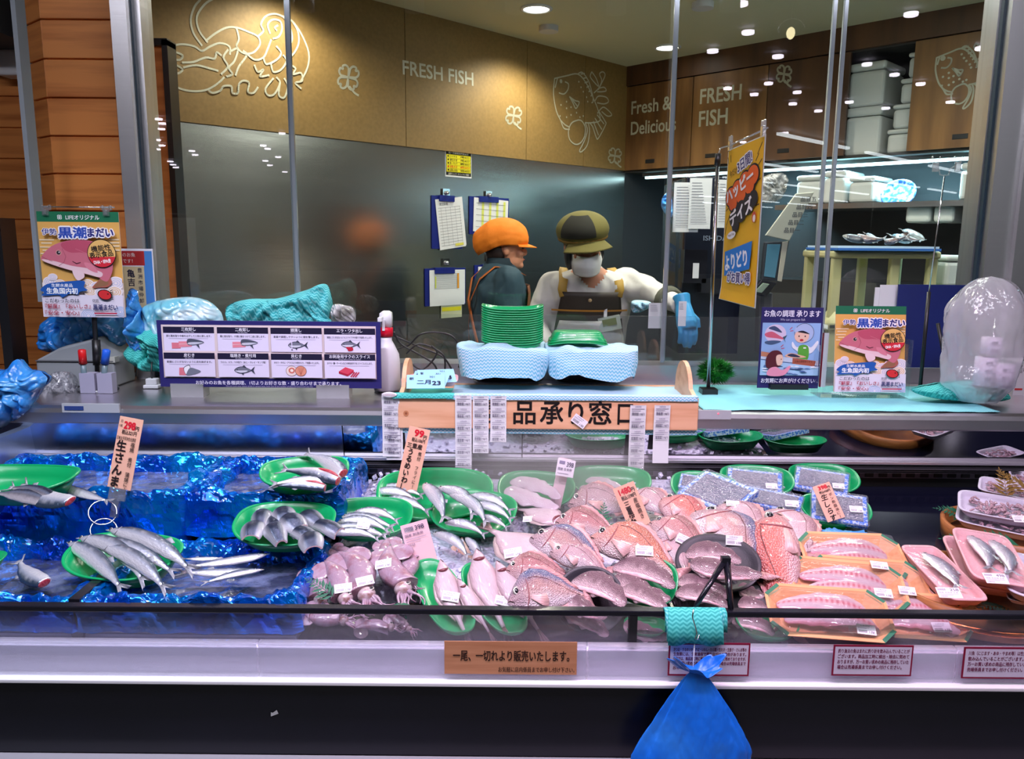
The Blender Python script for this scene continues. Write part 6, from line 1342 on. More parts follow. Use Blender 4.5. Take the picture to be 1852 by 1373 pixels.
for px, c_, lb, cap in ((148, (216, 30, 36), 'marker pen with red cap standing in the white holder', 'red cap'), (190, (40, 100, 220), 'marker pen with blue cap standing in the white holder', 'blue cap')):
    a = atY(px + (4 if px < 160 else -4), 680, 2.45); b = atY(px + (0 if px < 160 else 3), 632, 2.45); t = thing('marker_pen', lb, 'pen', V(a)); d = b - a
    MB().cyl((0, 0, -.03), d * .55, .0085, 16).build('barrel', mat('pen_barrel', s2l((110, 130, 140)), .3), t); MB().tube([d * .45, d * .97, d], [.012, .0115, .008], 16).build('cap', ink(c_, .3), t, cap)
# white adapter and cables
c = atZ(276, 702, 1.021); t = thing('power_adapter', 'small white plug adapter with black cable in front of the teal wipe', 'adapter', c); o = MB().box((0, 0, .006), (.05, .03, .012)).box((0, .002, .022), (.036, .024, .02)).build('adapter', WHITE, t); bevel(o, .003)
MB().tube([(0, 0, .03), (.0, .0, .055), (-.005, .02, .09), (-.03, .03, .10), (-.06, .04, .085), (-.075, .05, .03)], .0028).build('cable', BLACK, t)
cab = thing('black_cable', 'tangle of black cables looping between the spray bottle and the wooden stand', 'cable', atY(770, 660, 2.66))
for k, l in enumerate([[(712, 607), (730, 615), (760, 628), (800, 645), (818, 670)], [(716, 632), (740, 624), (760, 605), (790, 601), (820, 610), (833, 640), (830, 665)], [(712, 600), (725, 622), (756, 640), (782, 656), (790, 668)], [(735, 640), (760, 622), (800, 640), (805, 668)], [(740, 655), (765, 668), (790, 640), (780, 625)]]):
    pts = [atY(x, y, 2.66 - .02 * k) - cab.location for x, y in l]; sm = []
    for i in range(len(pts) - 1):
        p0, p1, p2, p3 = pts[max(i - 1, 0)], pts[i], pts[i + 1], pts[min(i + 2, len(pts) - 1)]
        for j in range(6): t_ = j / 6; sm.append(.5 * (2 * p1 + (p2 - p0) * t_ + (2 * p0 - 5 * p1 + 4 * p2 - p3) * t_ * t_ + (3 * p1 - p0 - 3 * p2 + p3) * t_ ** 3))
    MB().tube(sm + [pts[-1]], .0032).build('cable', BLACK, cab)
# poster behind, at the post
t, w_, h_ = upright('flyer', 'red and cream vertical flyer standing partly behind the bream poster', 'poster', 226, 284, 570, 450, 2.66, .002, PAPER, part='flyer_sheet')
p = Print(60, 120, w_, h_); p.rect(0, 0, 60, 120, (226, 224, 236)); p.rect(42, 4, 16, 112, (70, 130, 200)); p.rect(0, 4, 44, 26, (176, 44, 48)); p.text('のお魚', 4, 14, 8, (230, 226, 226)); p.text('です！', 4, 25, 8, (230, 226, 226)); p.rect(2, 32, 40, 84, (214, 196, 156)); p.vtext('亀吉の', 17, 50, 15, 16, (30, 30, 60), .03); p.vtext('豊洲市場仲卸', 34, 42, 9, 11, (40, 40, 70), .01); p.done(t)
# fish preparation poster and small bream poster
t, w_, h_ = upright('fish_service_poster', 'small navy poster with a cartoon shop assistant and customer, in a black foot', 'poster', 1369, 1479, 702, 556, 2.50, .003, mat('navy_card', s2l((44, 40, 92)), .4), part='poster_board')
p = Print(110, 148, w_, h_); p.rect(0, 0, 110, 148, (46, 42, 100)); p.text('お魚の調理 承ります', 5, 16, 13, (236, 234, 246), .02, w=100); p.text('We can prepare fish', 34, 24, 6, (206, 204, 226), 0, w=44)
SKY = (150, 186, 232); p.rect(3, 28, 104, 96, SKY)
p.oval(27, 48, 19, 17, (224, 206, 232), 26); p.blob([(14, 38), (24, 34), (34, 40), (38, 46), (24, 42)], (70, 84, 120)); p.blob([(8, 48), (20, 44), (32, 50), (44, 58), (28, 56), (12, 54)], (214, 100, 124)); p.blob([(10, 62), (24, 60), (38, 62), (22, 68), (10, 66)], (76, 96, 130)); p.poly([(40, 54), (48, 50), (44, 58), (46, 64)], (60, 90, 110))
for x, y in ((52, 40), (38, 72)): p.line([(x, y), (x + 4, y - 4)], 1.2, (210, 60, 90)); p.line([(x + 1, y + 3), (x + 6, y + 2)], 1.2, (210, 60, 90))
p.oval(78, 46, 17.6, 17.6, (60, 66, 92), 30); p.oval(78, 46, 16.8, 16.8, (176, 194, 230), 30); p.oval(74, 52, 13, 12, (240, 196, 176), 26); p.poly([(60, 44), (62, 36), (90, 38), (93, 48), (76, 44)], (176, 194, 230)); p.blob([(66, 44), (76, 42), (88, 48), (76, 46)], (30, 26, 40)); p.oval(69, 52, 1.2, 1.6, (30, 20, 26), 8); p.oval(80, 52, 1.2, 1.6, (30, 20, 26), 8); p.oval(74, 59, 3.4, 2.2, (190, 50, 60), 12)
p.blob([(58, 62), (66, 72), (74, 68), (84, 68), (92, 72), (102, 60), (104, 66), (94, 82), (84, 84), (82, 96), (72, 96), (70, 82), (58, 72)], (236, 236, 244)); p.blob([(70, 70), (86, 70), (88, 92), (78, 98), (70, 90)], (92, 166, 60)); p.rect(78, 72, 5, 2.5, (230, 240, 230))
p.poly([(3, 84), (3, 94), (107, 106), (107, 97), (60, 92)], (196, 206, 226)); p.poly([(3, 80), (3, 89), (40, 92), (40, 86)], (196, 130, 100)); p.blob([(46, 88), (56, 83), (72, 86), (84, 90), (68, 92), (54, 91)], (232, 180, 150)); p.blob([(50, 87), (60, 84), (74, 90), (60, 90)], (50, 56, 80)); p.poly([(60, 92), (102, 97), (100, 108), (60, 103)], (168, 88, 68)); p.text('お魚の調理承ります', 64, 100, 4.6, (90, 36, 30), .01, w=32)
p.poly([(3, 96), (3, 124), (107, 124), (107, 108)], (170, 206, 236))
for k in range(30): x, y = rnd.uniform(8, 100), rnd.uniform(104, 121); y += (x * .03); p.blob([(x - 6, y), (x, y - 1.4), (x + 6, y + .4), (x, y + 1.2)], ((60, 80, 120), (236, 240, 248), (90, 120, 170))[k % 3])
p.blob([(14, 110), (12, 92), (20, 80), (32, 78), (40, 84), (42, 96), (38, 106), (30, 108)], (92, 34, 44)); p.blob([(30, 88), (40, 86), (42, 96), (40, 104), (32, 104)], (240, 196, 176)); p.oval(39, 94, .8, 1.2, (40, 20, 26), 8); p.blob([(16, 124), (18, 112), (30, 108), (42, 114), (54, 106), (56, 110), (44, 124)], (238, 150, 176))
p.text('お気軽にお声がけください', 5, 137, 9.5, (236, 234, 246), .015, w=96); p.rect(30, 141, 54, 1.4, (140, 140, 180)); p.done(t)
MB().box((.0, -.004, .006), (w_ * .62, .03, .016)).build('foot', BLACK, t)
stand = thing('acrylic_leaflet_stand', 'clear acrylic leaflet stand around the small bream poster', 'stand', V((atY(1560, 712, 2.46).x, 2.46, 1.0245)))
A0 = stand.location.x; hw = .125
mb = MB(); mb.box((0, .03, .001), (hw * 2.2, .09, .002)); mb.box((0, .035, .115), (hw * 1.9, .003, .23), Matrix.Rotation(R(-8), 3, 'X')); mb.box((hw * 1.02, .02, .085), (.003, .06, .17)); mb.box((hw * 1.25, .05, .09), (.003, .05, .18)); mb.box((-hw * 1.12, .03, .085), (.003, .05, .16)); mb.build('acrylic_body', ACRY, stand)
t, w_, h_ = upright('small_bream_poster', 'smaller red bream poster slightly curled, in the clear acrylic stand', 'poster', 1507, 1634, 709, 554, 2.455, .001, PAPER, lean=7, part='poster_sheet')
life_poster(t, w_, h_)
t, w_, h_ = upright('leaflet_card', 'narrow dark red edged card behind the acrylic stand', 'card', 1481, 1489, 700, 602, 2.52, .002, ink((120, 30, 50))); MB().b2((-.002, -.001, .0), (w_ * .9, -.0003, h_)).build('card_front', PAPER, t)
# navy board and papers against the glass
t, w_, h_ = upright('navy_board', 'plain navy blue board leaning against the window behind the posters', 'board', 1612, 1732, 665, 515, 2.70, .006, mat('navy_panel', s2l((28, 40, 104)), .35))
t, w_, h_ = upright('paper_bundle', 'bundle of white paper sheets beside the navy board', 'paper', 1573, 1612, 640, 520, 2.72, .004, PAPER, part='sheet'); MB().b2((-w_ * .3, -.002, .01), (w_ * .5, -.0005, h_ * 1.04)).build('sheet', PAPER, t)
# clip stand and poles
c = atZ(1664, 705, 1.021); t = thing('clip_stand', 'empty clip stand with two clear clips on a thin rod above the navy board', 'stand', V((c.x, 2.56, 1.021)))
L0 = lambda x, y, Y=2.56: atY(x, y, Y) - t.location
MB().tube([L0(1664, 702), L0(1680, 528)], .006, 10).cyl((0, 0, 0), (0, 0, .006), .04).build('pole', BLACK, t); MB().tube([L0(1680, 530), L0(1708, 318)], .0022, 8).build('rod', CHROME, t)
MB().tube([L0(1693, 300), L0(1698, 306), L0(1700, 316), L0(1708, 318), L0(1716, 316), L0(1718, 306), L0(1728, 300)], .002, 6).build('fork', CLIPM, t)
for x in (1692, 1732):
    q = L0(x, 302); mb = MB(Matrix.Translation(q)); mb.box((0, 0, 0), (.018, .008, .03)).box((-.010, 0, .022), (.006, .006, .02), Matrix.Rotation(R(-18), 3, 'Y')).box((.010, 0, .022), (.006, .006, .02), Matrix.Rotation(R(18), 3, 'Y')); o = mb.build('clear_clip', CLIPM, t); bevel(o, .002)
c = atZ(1684, 705, 1.021); t = thing('short_pole_stand', 'short empty black pole standing beside the clip stand', 'stand', V((c.x, 2.50, 1.021))); MB().tube([(0, 0, 0), atY(1696, 585, 2.5) - t.location], .0055, 10).cyl((0, 0, 0), (0, 0, .006), .04).build('pole', BLACK, t)
# bag over label rolls on a spike
c = atZ(1758, 722, 1.026); t = thing('label_roll_holder', 'rolls of printed labels on a metal spike inside the clear plastic bag', 'label rolls', V((c.x, 2.37, 1.026)))
MB().tube([(0, 0, 0), (.0, 0, .26)], .003).build('spike', CHROME, t); LR = mat('label_paper_roll', s2l((232, 222, 238)), .5)
for k, (dx, dz, r, hh) in enumerate(((-.02, .06, .030, .085), (.03, .055, .034, .07), (-.01, .155, .028, .05))):
    o = MB(Matrix.Translation((dx, -.01, dz))).lathe([(.006, 0), (r, 0), (r, hh), (.006, hh)], n=28).build('label_roll', LR, t)
    for q in range(3):
        pr = Print(40, 16, .04, .016, y0=-r * .9 - .012, org=(dx - .02, dz + hh - .008 - q * .024)); [pr.rect(4 + i * 1.4, 2, .8, 8, (110, 100, 130)) for i in range(14)]; pr.rect(4, 12, 30, 1.4, (150, 140, 170)); pr.done(o)
CLB = glassmat('clear_bag_film', (.94, .93, .97), 1.8, .10, haze=.40, hazecol=(.95, .92, 1.0), bump=((16, 16, 10), 1.0, .03))
mb = MB(); H_ = .34
def f(u, v):
    a = 2 * math.pi * u; r = .090 * (1.02 + .12 * math.sin(v * 3)) if v > .14 else .090 * (.55 + 3.6 * v); r *= math.sqrt(max(0, 1 - max(0, v - .72) ** 2 / .0785)) if v > .72 else 1
    n_ = 1 + .16 * noise.noise(V((math.cos(a) * 1.7, math.sin(a) * 1.7, v * 4))) + .05 * noise.noise(V((math.cos(a) * 6, math.sin(a) * 6, v * 9)))
    return (r * n_ * math.cos(a) * 1.12, r * n_ * math.sin(a) * .8, v * .375)
mb.grid(f, 96, 60); o = mb.build('plastic_bag', CLB); o.location = V((atY(1772, 690, 2.37).x, 2.37, 1.035)); tag(o, 'clear plastic bag standing over the printed label rolls', 'plastic bag')
t, w_, h_ = upright('carton', 'white printed carton cut off by the picture edge behind the bag', 'box', 1830, 1900, 726, 655, 2.55, .10, mat('carton_white', (.7, .68, .72), .6), part='carton_body'); p = Print(70, 60, w_, h_); p.text('塩中海苔', 4, 16, 9, (60, 50, 60)); p.rect(2, 40, 14, 3, (200, 60, 60)); p.done(t)
# grass ball
mb = MB(); mb.smooth = False
for _ in range(2600):
    z = rnd.uniform(-1, 1); a = rnd.uniform(0, 6.283); s = math.sqrt(1 - z * z); d = V((s * math.cos(a), s * math.sin(a) * .9, z * .85)); r = rnd.uniform(.022, .034); q = d * r; e = q + d * .010 + V((rnd.uniform(-.006, .006), rnd.uniform(-.006, .006), rnd.uniform(-.004, .006))); sd = d.cross(V((rnd.random(), rnd.random(), .3))).normalized() * .0012; mb.poly([q + sd, q - sd, e])
mb.smooth = True; mb.ell((0, 0, 0), (.026, .024, .022)); o = mb.build('grass_ball', mat('grass_plastic', s2l((26, 140, 34)), .5, noise_col=(s2l((10, 80, 16)), (60, 60, 60), .4, .6))); o.location = V((atY(1294, 670, 2.58).x, 2.58, atY(1294, 672, 2.58).z)); o.scale = (1.5, 1.4, 1.25); tag(o, 'round ball of green plastic grass beside the banner pole', 'decoration')
# yellow banner
bx = atY(1303, 430, 2.48).x; zt, zb = atY(1312, 268, 2.47).z, atY(1293, 540, 2.53).z; Wb = .37
c = atZ(1280, 712, 1.0235); t = thing('sale_banner', 'tall yellow sale banner with orange and black cloud lettering on a chrome pole', 'banner', V((c.x, 2.52, 1.0235)))
Mb = Matrix.Translation((bx + .02, 2.52 - Wb / 2 - .0, zb)) @ Matrix.Rotation(R(-90), 4, 'Z'); Ml = t.matrix_world.inverted() @ Mb; hB = zt - zb
bend = lambda X, Z: -.05 * max(0, (-.03 - X)) * 0 - .5 * max(0, .05 - Z) ** 1.5 * max(0, .5 - X / Wb)
mb = MB(); mb.grid(lambda u, v: ((u - .5) * Wb, .0003 + bend((u - .5) * Wb, v * hB), v * hB), 16, 24); o = mb.build('banner_sheet', PAPER, t); o.matrix_local = Ml
p = Print(120, 272, Wb, hB, curve=bend, y0=-.0006)
YL = (238, 178, 30)
for k in range(12):
    for q in range(14): p.rect(3 + k * 9.5, 2 + q * 19.2, 9.5, 19.2, YL) if k + q == 0 else p.mb.poly([p.P(3 + k * 9.5, 2 + q * 19.2), p.P(3 + k * 9.5, 2 + (q + 1) * 19.2), p.P(3 + (k + 1) * 9.5, 2 + (q + 1) * 19.2), p.P(3 + (k + 1) * 9.5, 2 + q * 19.2)])
BK, ORG = (30, 22, 34), (238, 96, 30)
for l in ([(6, 26), (2, 14)], [(14, 24), (12, 12)], [(100, 26), (112, 10)], [(96, 36), (104, 26)], [(104, 44), (114, 36)], [(6, 110), (16, 104)], [(10, 136), (20, 118)], [(6, 152), (10, 138)], [(104, 70), (114, 66)], [(104, 108), (114, 106)]): p.line(l, 1.5, BK)
p.text('今だけ', 14, 52, 14, (90, 60, 10), .01, w=26, rot=-14); p.text('3日間!', 42, 46, 22, (60, 44, 110), .03, w=46, rot=-16, outline=((246, 240, 248), .10))
for col, g in ((BK, 3), (ORG, 0)):
    for x, y, r in ((22, 86, 17), (44, 76, 17), (68, 66, 18), (92, 58, 17), (32, 98, 14), (58, 86, 15), (84, 74, 14)): p.oval(x, y, r + g, r * .95 + g, col, 24)
for col, g in ((BK, 0),):
    for x, y, r in ((40, 124, 17), (62, 114, 19), (84, 104, 18), (98, 96, 14), (46, 138, 12)): p.oval(x, y, r, r, col, 24)
p.text('ハッピー', 12, 96, 26, (250, 240, 244), .05, w=90, rot=-20); p.text('デイズ', 30, 138, 28, (250, 240, 244), .04, w=74, rot=-20)
p.oval(104, 126, 6, 9, (206, 70, 60), 16); p.oval(105, 128, 4, 6, (246, 230, 226), 14)
p.oval(34, 154, 15, 6.5, (246, 240, 246), 20, -12); p.text('Happy Days', 23, 157, 6, (120, 80, 60), .01, w=22, rot=-10)
p.poly([(14, 184), (16, 228), (100, 210), (104, 164)], (20, 118, 204)); p.text('よりどり', 20, 216, 30, (246, 240, 248), .04, w=74, rot=-11); p.text('がお買い得', 28, 236, 20, (60, 44, 110), .03, w=76, rot=-2, outline=((246, 240, 248), .09))
o = p.done(t, 'banner_print'); o.matrix_local = Ml
L1 = lambda x, y, Y=2.52: atY(x, y, Y) - t.location
MB().tube([L1(1281, 700), L1(1298, 290)], .006, 12).build('pole', mat('pole_chrome', (.5, .5, .55), .2, 1), t); MB().tube([L1(1297, 300), L1(1299, 278)], .009, 12).build('grip', BLACK, t); MB().box(L1(1281, 708), (.05, .05, .02)).build('base', BLACK, t)
e2 = V((bx + .02, 2.14, zt + .014)) - t.location; MB().tube([L1(1299, 280), L1(1303, 268), V((bx + .02, 2.50, zt + .012)) - t.location, e2], .0025, 8).build('hanger_bar', CLIPM, t)
for y in (2.49, 2.17): q = V((bx + .018, y, zt + .008)) - t.location; mb = MB(Matrix.Translation(q)); mb.box((0, 0, 0), (.010, .022, .03)).box((0, -.01, .02), (.008, .006, .02)).box((0, .01, .02), (.008, .006, .02)); bevel(mb.build('clear_clip', CLIPM, t), .002)
# ================================================================ kitchen behind the glass
def wallM(px, py, Mx, y=-.002):
    x, z = onwall(px, py, Mx, y); return Mx @ Matrix.Translation((x, y, z))
def wsize(pa, pb, pya, pyb, Mx, y=-.002):
    x0, z0 = onwall(pa, pyb, Mx, y); x1, _ = onwall(pb, pyb, Mx, y); _, z1 = onwall((pa + pb) / 2, pya, Mx, y); zc = onwall((pa + pb) / 2, pyb, Mx, y)[1]
    return x1 - x0, z1 - zc
w_, h_ = wsize(806, 853, 273, 321, ML); t = thing('notice', 'yellow and black notice taped high on the steel wall', 'notice', wallM(829.5, 321, ML))
MB().b2((-w_ / 2, 0, 0), (w_ / 2, .001, h_)).build('notice_sheet', PAPER, t); p = Print(50, 50, w_, h_); p.rect(1, 1, 48, 46, (24, 22, 20)); p.rect(2, 8, 46, 33, (232, 220, 30)); p.text('統一作業開始時間目安', 6, 6.5, 5, (240, 236, 220), 0, w=38)
for k, (a_, b_, c_) in enumerate((('ロイヤル', '7時40分', 0), ('刺付', '7時40分', 0), ('魚・パック', '8時30分', 0), ('焼付', '8時20分', 1), ('品出', '9時40分', 0))): col = (206, 50, 20) if c_ else (40, 36, 20); p.oval(5, 11.5 + k * 6.4, 1.5, 1.8, col, 10); p.text(a_, 8, 13.5 + k * 6.4, 5, col, .012, w=14); p.text(b_, 28, 13.5 + k * 6.4, 5, col, .012, w=18); p.rect(2, 15 + k * 6.4, 46, .4, (90, 84, 30))
p.text('品質チェック・クリンリネス 徹底!!', 5, 46, 4.5, (230, 226, 210), 0, w=40); p.done(t)
NAVYP = mat('navy_clipboard', s2l((24, 34, 120)), .35)
for k, (pa, pb, ya, yb, hk, lb, tilt) in enumerate(((781, 836, 355, 450, (805, 348), 'navy clipboard with a tall loose sheet, upper one farther from the workers', -7), (849, 920, 357, 424, (882, 352), 'navy clipboard with yellow striped sheets just above the orange cap', 2),
                                        (769, 842, 485, 552, (805, 474), 'navy clipboard with a chart and a yellow slip under it', 0), (858, 915, 479, 545, (883, 466), 'navy clipboard mostly hidden behind the person in the orange cap', 0))):
    w_, h_ = wsize(pa, pb, ya, yb, ML); t = thing('clipboard', lb, 'clipboard', wallM((pa + pb) / 2, yb, ML), 'clipboards on the steel wall')
    MB().b2((-w_ / 2, -.004, 0), (w_ / 2, 0, h_)).build('board', NAVYP, t); MB().b2((-w_ * .28, -.016, h_ - .03), (w_ * .2, -.004, h_ + .004)).build('clip', NAVYP, t)
    Q = Matrix.Translation((w_ * .04, -.008, h_ - .01)) @ Matrix.Rotation(R(tilt), 4, 'Y'); hs = h_ * (.96 if k != 1 else .9); ws = w_ * .84
    for j in range(3): MB(Q).b2((-ws / 2 + .004 * j - .006, .001 * j, -hs + .004 * j), (ws / 2 + .003 * j, .001 * j + .0006, 0)).build('sheet', PAPER, t)
    p = Print(60, 80, ws, hs, y0=-.001, org=(-ws / 2 - .006, 0)); p.mb.M = Q
    if k == 0: p.text('加工日報', 8, 10, 5, (70, 70, 80)); [p.rect(4, 14 + 4.6 * i, 52, .5, (120, 124, 130)) for i in range(14)]; [p.rect(10 + 11 * i, 14, .4, 60, (120, 124, 130)) for i in range(5)]; p.rect(36, 73, 20, 4, (214, 204, 90))
    elif k == 1: [p.rect(14 + 13 * i, 4, 4, 70, (216, 220, 110)) for i in range(4)]; [p.rect(4, 12 + 14 * i, 52, .8, (90, 94, 100)) for i in range(5)]
    elif k == 2: [p.rect(8, 8 + 3 * i, 44, .6, (120, 122, 130)) for i in range(12)]; p.rect(48, 8, 3, 34, (226, 150, 40)); p.rect(9, 14, 2, 26, (206, 214, 90))
    else: p.rect(6, 10, 44, .6, (120, 122, 130))
    p.done(t)
    if k == 2: MB().b2((-w_ * .12, -.005, -.075), (w_ * .40, -.004, .0)).build('slip', ink((206, 206, 170)), t); MB().b2((-w_ * .10, -.0056, -.035), (w_ * .38, -.005, -.012)).build('slip_stripe', ink((232, 220, 40)), t)
    hx, hz = onwall(*hk, ML); ho = t.matrix_world.inverted() @ (ML @ V((hx, -.01, hz))); MB().box(ho, (.05, .004, .04)).ell(ho + V((0, -.01, -.004)), (.012, .012, .012)).build('hook', CHROME, t)
# under-cupboard tube, rail, shelf
tl_ = thing('cupboard_tube_light', 'long thin fluorescent tube under the wood cupboards', 'ceiling light', MR @ Matrix.Translation((1.75, .12, 1.955)))
MB().b2((-1.65, -.012, -.008), (1.65, .012, .008)).build('tube', mat('cyan_tube', (1, 1, 1), .5, emit=(.55, .9, 1.0), es=5), tl_); MB().b2((-1.67, -.02, .008), (1.67, .03, .028)).build('housing', mat('tube_housing', (.3, .3, .3), .4), tl_)
pc = MR @ V((2.1, .10, 1.93)); tg = MR @ V((2.1, .30, 1.4)); lo = lamp('cupboard_tube_lamp', 'AREA', pc, tg, 52, (.42, .85, 1.0), 2.6, .05); lo.rotation_euler = ((MR.to_3x3() @ V((0, .25, -1))).to_track_quat('-Z', 'X')).to_euler(); lo.data.size = .05; lo.data.size_y = 2.6
SH = 1.735
sh = MB().b2((1.15, .02, SH - .03), (3.3, .50, SH)).build('shelf_board', STEEL); sh.matrix_world = MR; tag(sh, 'long steel shelf carrying white foam boxes above the kitchen trolley', 'shelf')
def sx(px): return onwall(px, 350, MR, .2)[0]
for pa, pb, ya, lb in ((1456, 1502, 320, 'white foam box on the steel shelf nearest the banner'), (1504, 1546, 312, 'tall white foam box on the shelf behind the glass joint'), (1550, 1598, 322, 'white foam box on the shelf beside the tall one'),
                       (1655, 1702, 352, 'low white foam box on the shelf behind the thin clip rod'), (1705, 1744, 354, 'low white foam box on the shelf next to the end one'), (1746, 1768, 298, 'tall white foam box at the shelf end by the steel post')):
    z = onwall((pa + pb) / 2, ya, MR, .2)[1]; foam_box((sx(pa) + sx(pb)) / 2, SH + .001 if ya < 340 else SH - .115, sx(pb) - sx(pa) - .004, max(.06, z - SH if ya < 340 else .115), lb, .26, grp='foam boxes on the kitchen shelf')
for px in (1640,): t = P_PLATE.put('blue_tray', 'round blue and white patterned tray leaning on the kitchen shelf', 'tray', MR @ Matrix.Translation((sx(1638), .10, onwall(1638, 351, MR, .1)[1])) @ Matrix.Rotation(R(70), 4, 'X') @ Matrix.Scale(.19, 4)); [setattr(c, 'data', c.data.copy()) or c.data.materials.clear() or c.data.materials.append(mat('blue_tray_pattern', s2l((40, 110, 230)), .3, noise_col=(s2l((190, 220, 245)), (8, 8, 8), .45, .6))) for c in t.children]
low = MB().b2((1.1, .06, 0), (3.35, .54, 1.28)).build('work_cabinet', mat('work_cabinet_dark', (.05, .05, .055), .3, .5)); low.matrix_world = MR; tag(low, 'long dark steel work cabinet along the cupboard wall', 'cabinet')
# dark machine with hanging papers
YM = 3.55
def kbox(name, lb, cat, pa, pb, ya, yb, Y, dep, m, bv=.006, group=None):
    a, b = atY(pa, yb, Y), atY(pb, ya, Y); t = thing(name, lb, cat, V(((a.x + b.x) / 2, Y, a.z)), group); o = MB().b2((-(b.x - a.x) / 2, 0, 0), ((b.x - a.x) / 2, dep, b.z - a.z)).build('body', m, t); bevel(o, bv); return t, b.x - a.x, b.z - a.z
MD = mat('machine_dark', s2l((22, 28, 44)), .25, .2)
t, w_, h_ = kbox('wrapping_machine', 'dark weighing and wrapping machine with maker lettering behind the banner pole', 'machine', 1226, 1352, 320, 640, YM, .5, MD)
p = Print(1, 1, 1, 1, org=(0, 0)); q = atY(1272, 435, YM); p.text('ISHIDA', q.x - t.location.x, -(q.z - t.location.z), .03, (120, 130, 150), .02, w=.105); p.done(t, 'lettering')
for pa, pb, ya, yb in ((1268, 1354, 505, 530), (1236, 1280, 452, 512)): a, b = atY(pa, yb, YM - .08), atY(pb, ya, YM - .08); MB().b2(V((a.x, YM - .08, a.z)) - t.location, V((b.x, YM, b.z)) - t.location).build('printer_unit', BLACKG, t)
a = atY(1258, 495, YM - .085); MB().b2(V((a.x - .012, YM - .084, a.z - .02)) - t.location, V((a.x + .014, YM - .08, a.z + .045)) - t.location).build('label_strip', PAPER, t)
for k, (pa, pb, ya, yb, tl2) in enumerate(((1216, 1262, 330, 420, 2), (1244, 1284, 322, 414, -3), (1296, 1318, 325, 412, 1), (1172, 1198, 548, 594, 2), (1226, 1240, 545, 590, 0))):
    t2, w2, h2 = upright('paper_sheet', ('printed sheet hanging at the glass joint above the machine', 'printed sheet overlapping another above the machine lettering', 'printed sheet hanging behind the banner pole', 'small printed slip taped low inside the window by the apron', 'narrow slip taped inside the window by the blue glove')[k], 'paper', pa, pb, yb, ya, (YM - .12 - .01 * k) if k < 3 else (2.8445, 2.8095)[k - 3], .001, PAPER, part='sheet', group='papers by the machine')
    p = Print(50, 90, w2, h2)
    [p.rect(5, 8 + 5 * i, 22 + (i * 37 % 18), 1.2, (150, 150, 160)) for i in range(15 if k < 3 else 5)]; p.done(t2)
cloth('bright blue plastic hanging beside the printed sheets', [(1196, 372), (1202, 352), (1214, 350), (1216, 388), (1208, 392)], YM - .15, BLUEP, .05, 44, 'plastic_bag', 'plastic bag', .02)
cloth('crumpled clear blue wrap under the cupboards behind the banner', [(1370, 330), (1396, 314), (1424, 318), (1420, 350), (1400, 366), (1372, 362)], 4.3, CLEARW, .1, 47, 'clear_wrap', 'wrap', .05)
cloth('grey folded towel on the kitchen work table beside the apron', [(1142, 546), (1160, 543), (1178, 548), (1170, 560), (1146, 566)], 3.2, WIPE, .08, 50, amp=.02)
# touch terminal
t = thing('touch_terminal', 'grey touch screen terminal with keypad tilted towards the workers', 'terminal', V((atY(1395, 560, 3.3).x, 3.3, atY(1395, 560, 3.3).z)))
def panel4(name, pts, Y, th, m, par):
    P3 = [atY(x, y, Y) - par.location for x, y in pts]; mb = MB(); mb.loft([P3, [q + V((0, th, 0)) for q in P3]]); mb.sm = [False] * len(mb.sm); o = mb.build(name, m, par); bevel(o, .003); return o
panel4('screen_frame', [(1378, 506), (1384, 438), (1428, 436), (1412, 510)], 3.30, .03, mat('terminal_grey', s2l((60, 66, 74)), .35), t); panel4('screen', [(1382, 500), (1388, 442), (1412, 442), (1402, 503)], 3.295, .004, mat('screen_blue', s2l((70, 110, 130)), .15, emit=s2l((70, 120, 140)), es=.35), t)
panel4('side_panel', [(1406, 508), (1415, 438), (1426, 436), (1414, 510)], 3.293, .004, CREAM, t); panel4('keypad', [(1356, 532), (1378, 506), (1406, 512), (1386, 538)], 3.26, .03, BLACKG, t); panel4('keypad_display', [(1364, 528), (1380, 512), (1392, 514), (1378, 530)], 3.255, .004, ink((150, 170, 150)), t); panel4('column', [(1372, 640), (1374, 530), (1398, 530), (1396, 640)], 3.33, .06, mat('column_dark', (.06, .06, .07), .4), t)
t = thing('price_list', 'long white price list in a clear sleeve leaning above the terminal', 'sign', V((atY(1430, 435, 3.28).x, 3.28, atY(1430, 435, 3.28).z)))
o = panel4('list_board', [(1384, 426), (1440, 350), (1473, 347), (1428, 436)], 3.28, .01, mat('list_white', s2l((190, 190, 176)), .4), t); p = Print(1, 1, 1, 1, org=(0, 0))
for k in range(5): a = atY(1412 + k * 7.5 + 6, 420 - k * 14, 3.28) - t.location; p.text('品目' + '一二三四五'[k], a.x, -a.z, .022, (80, 84, 90), .02)
p.done(t)
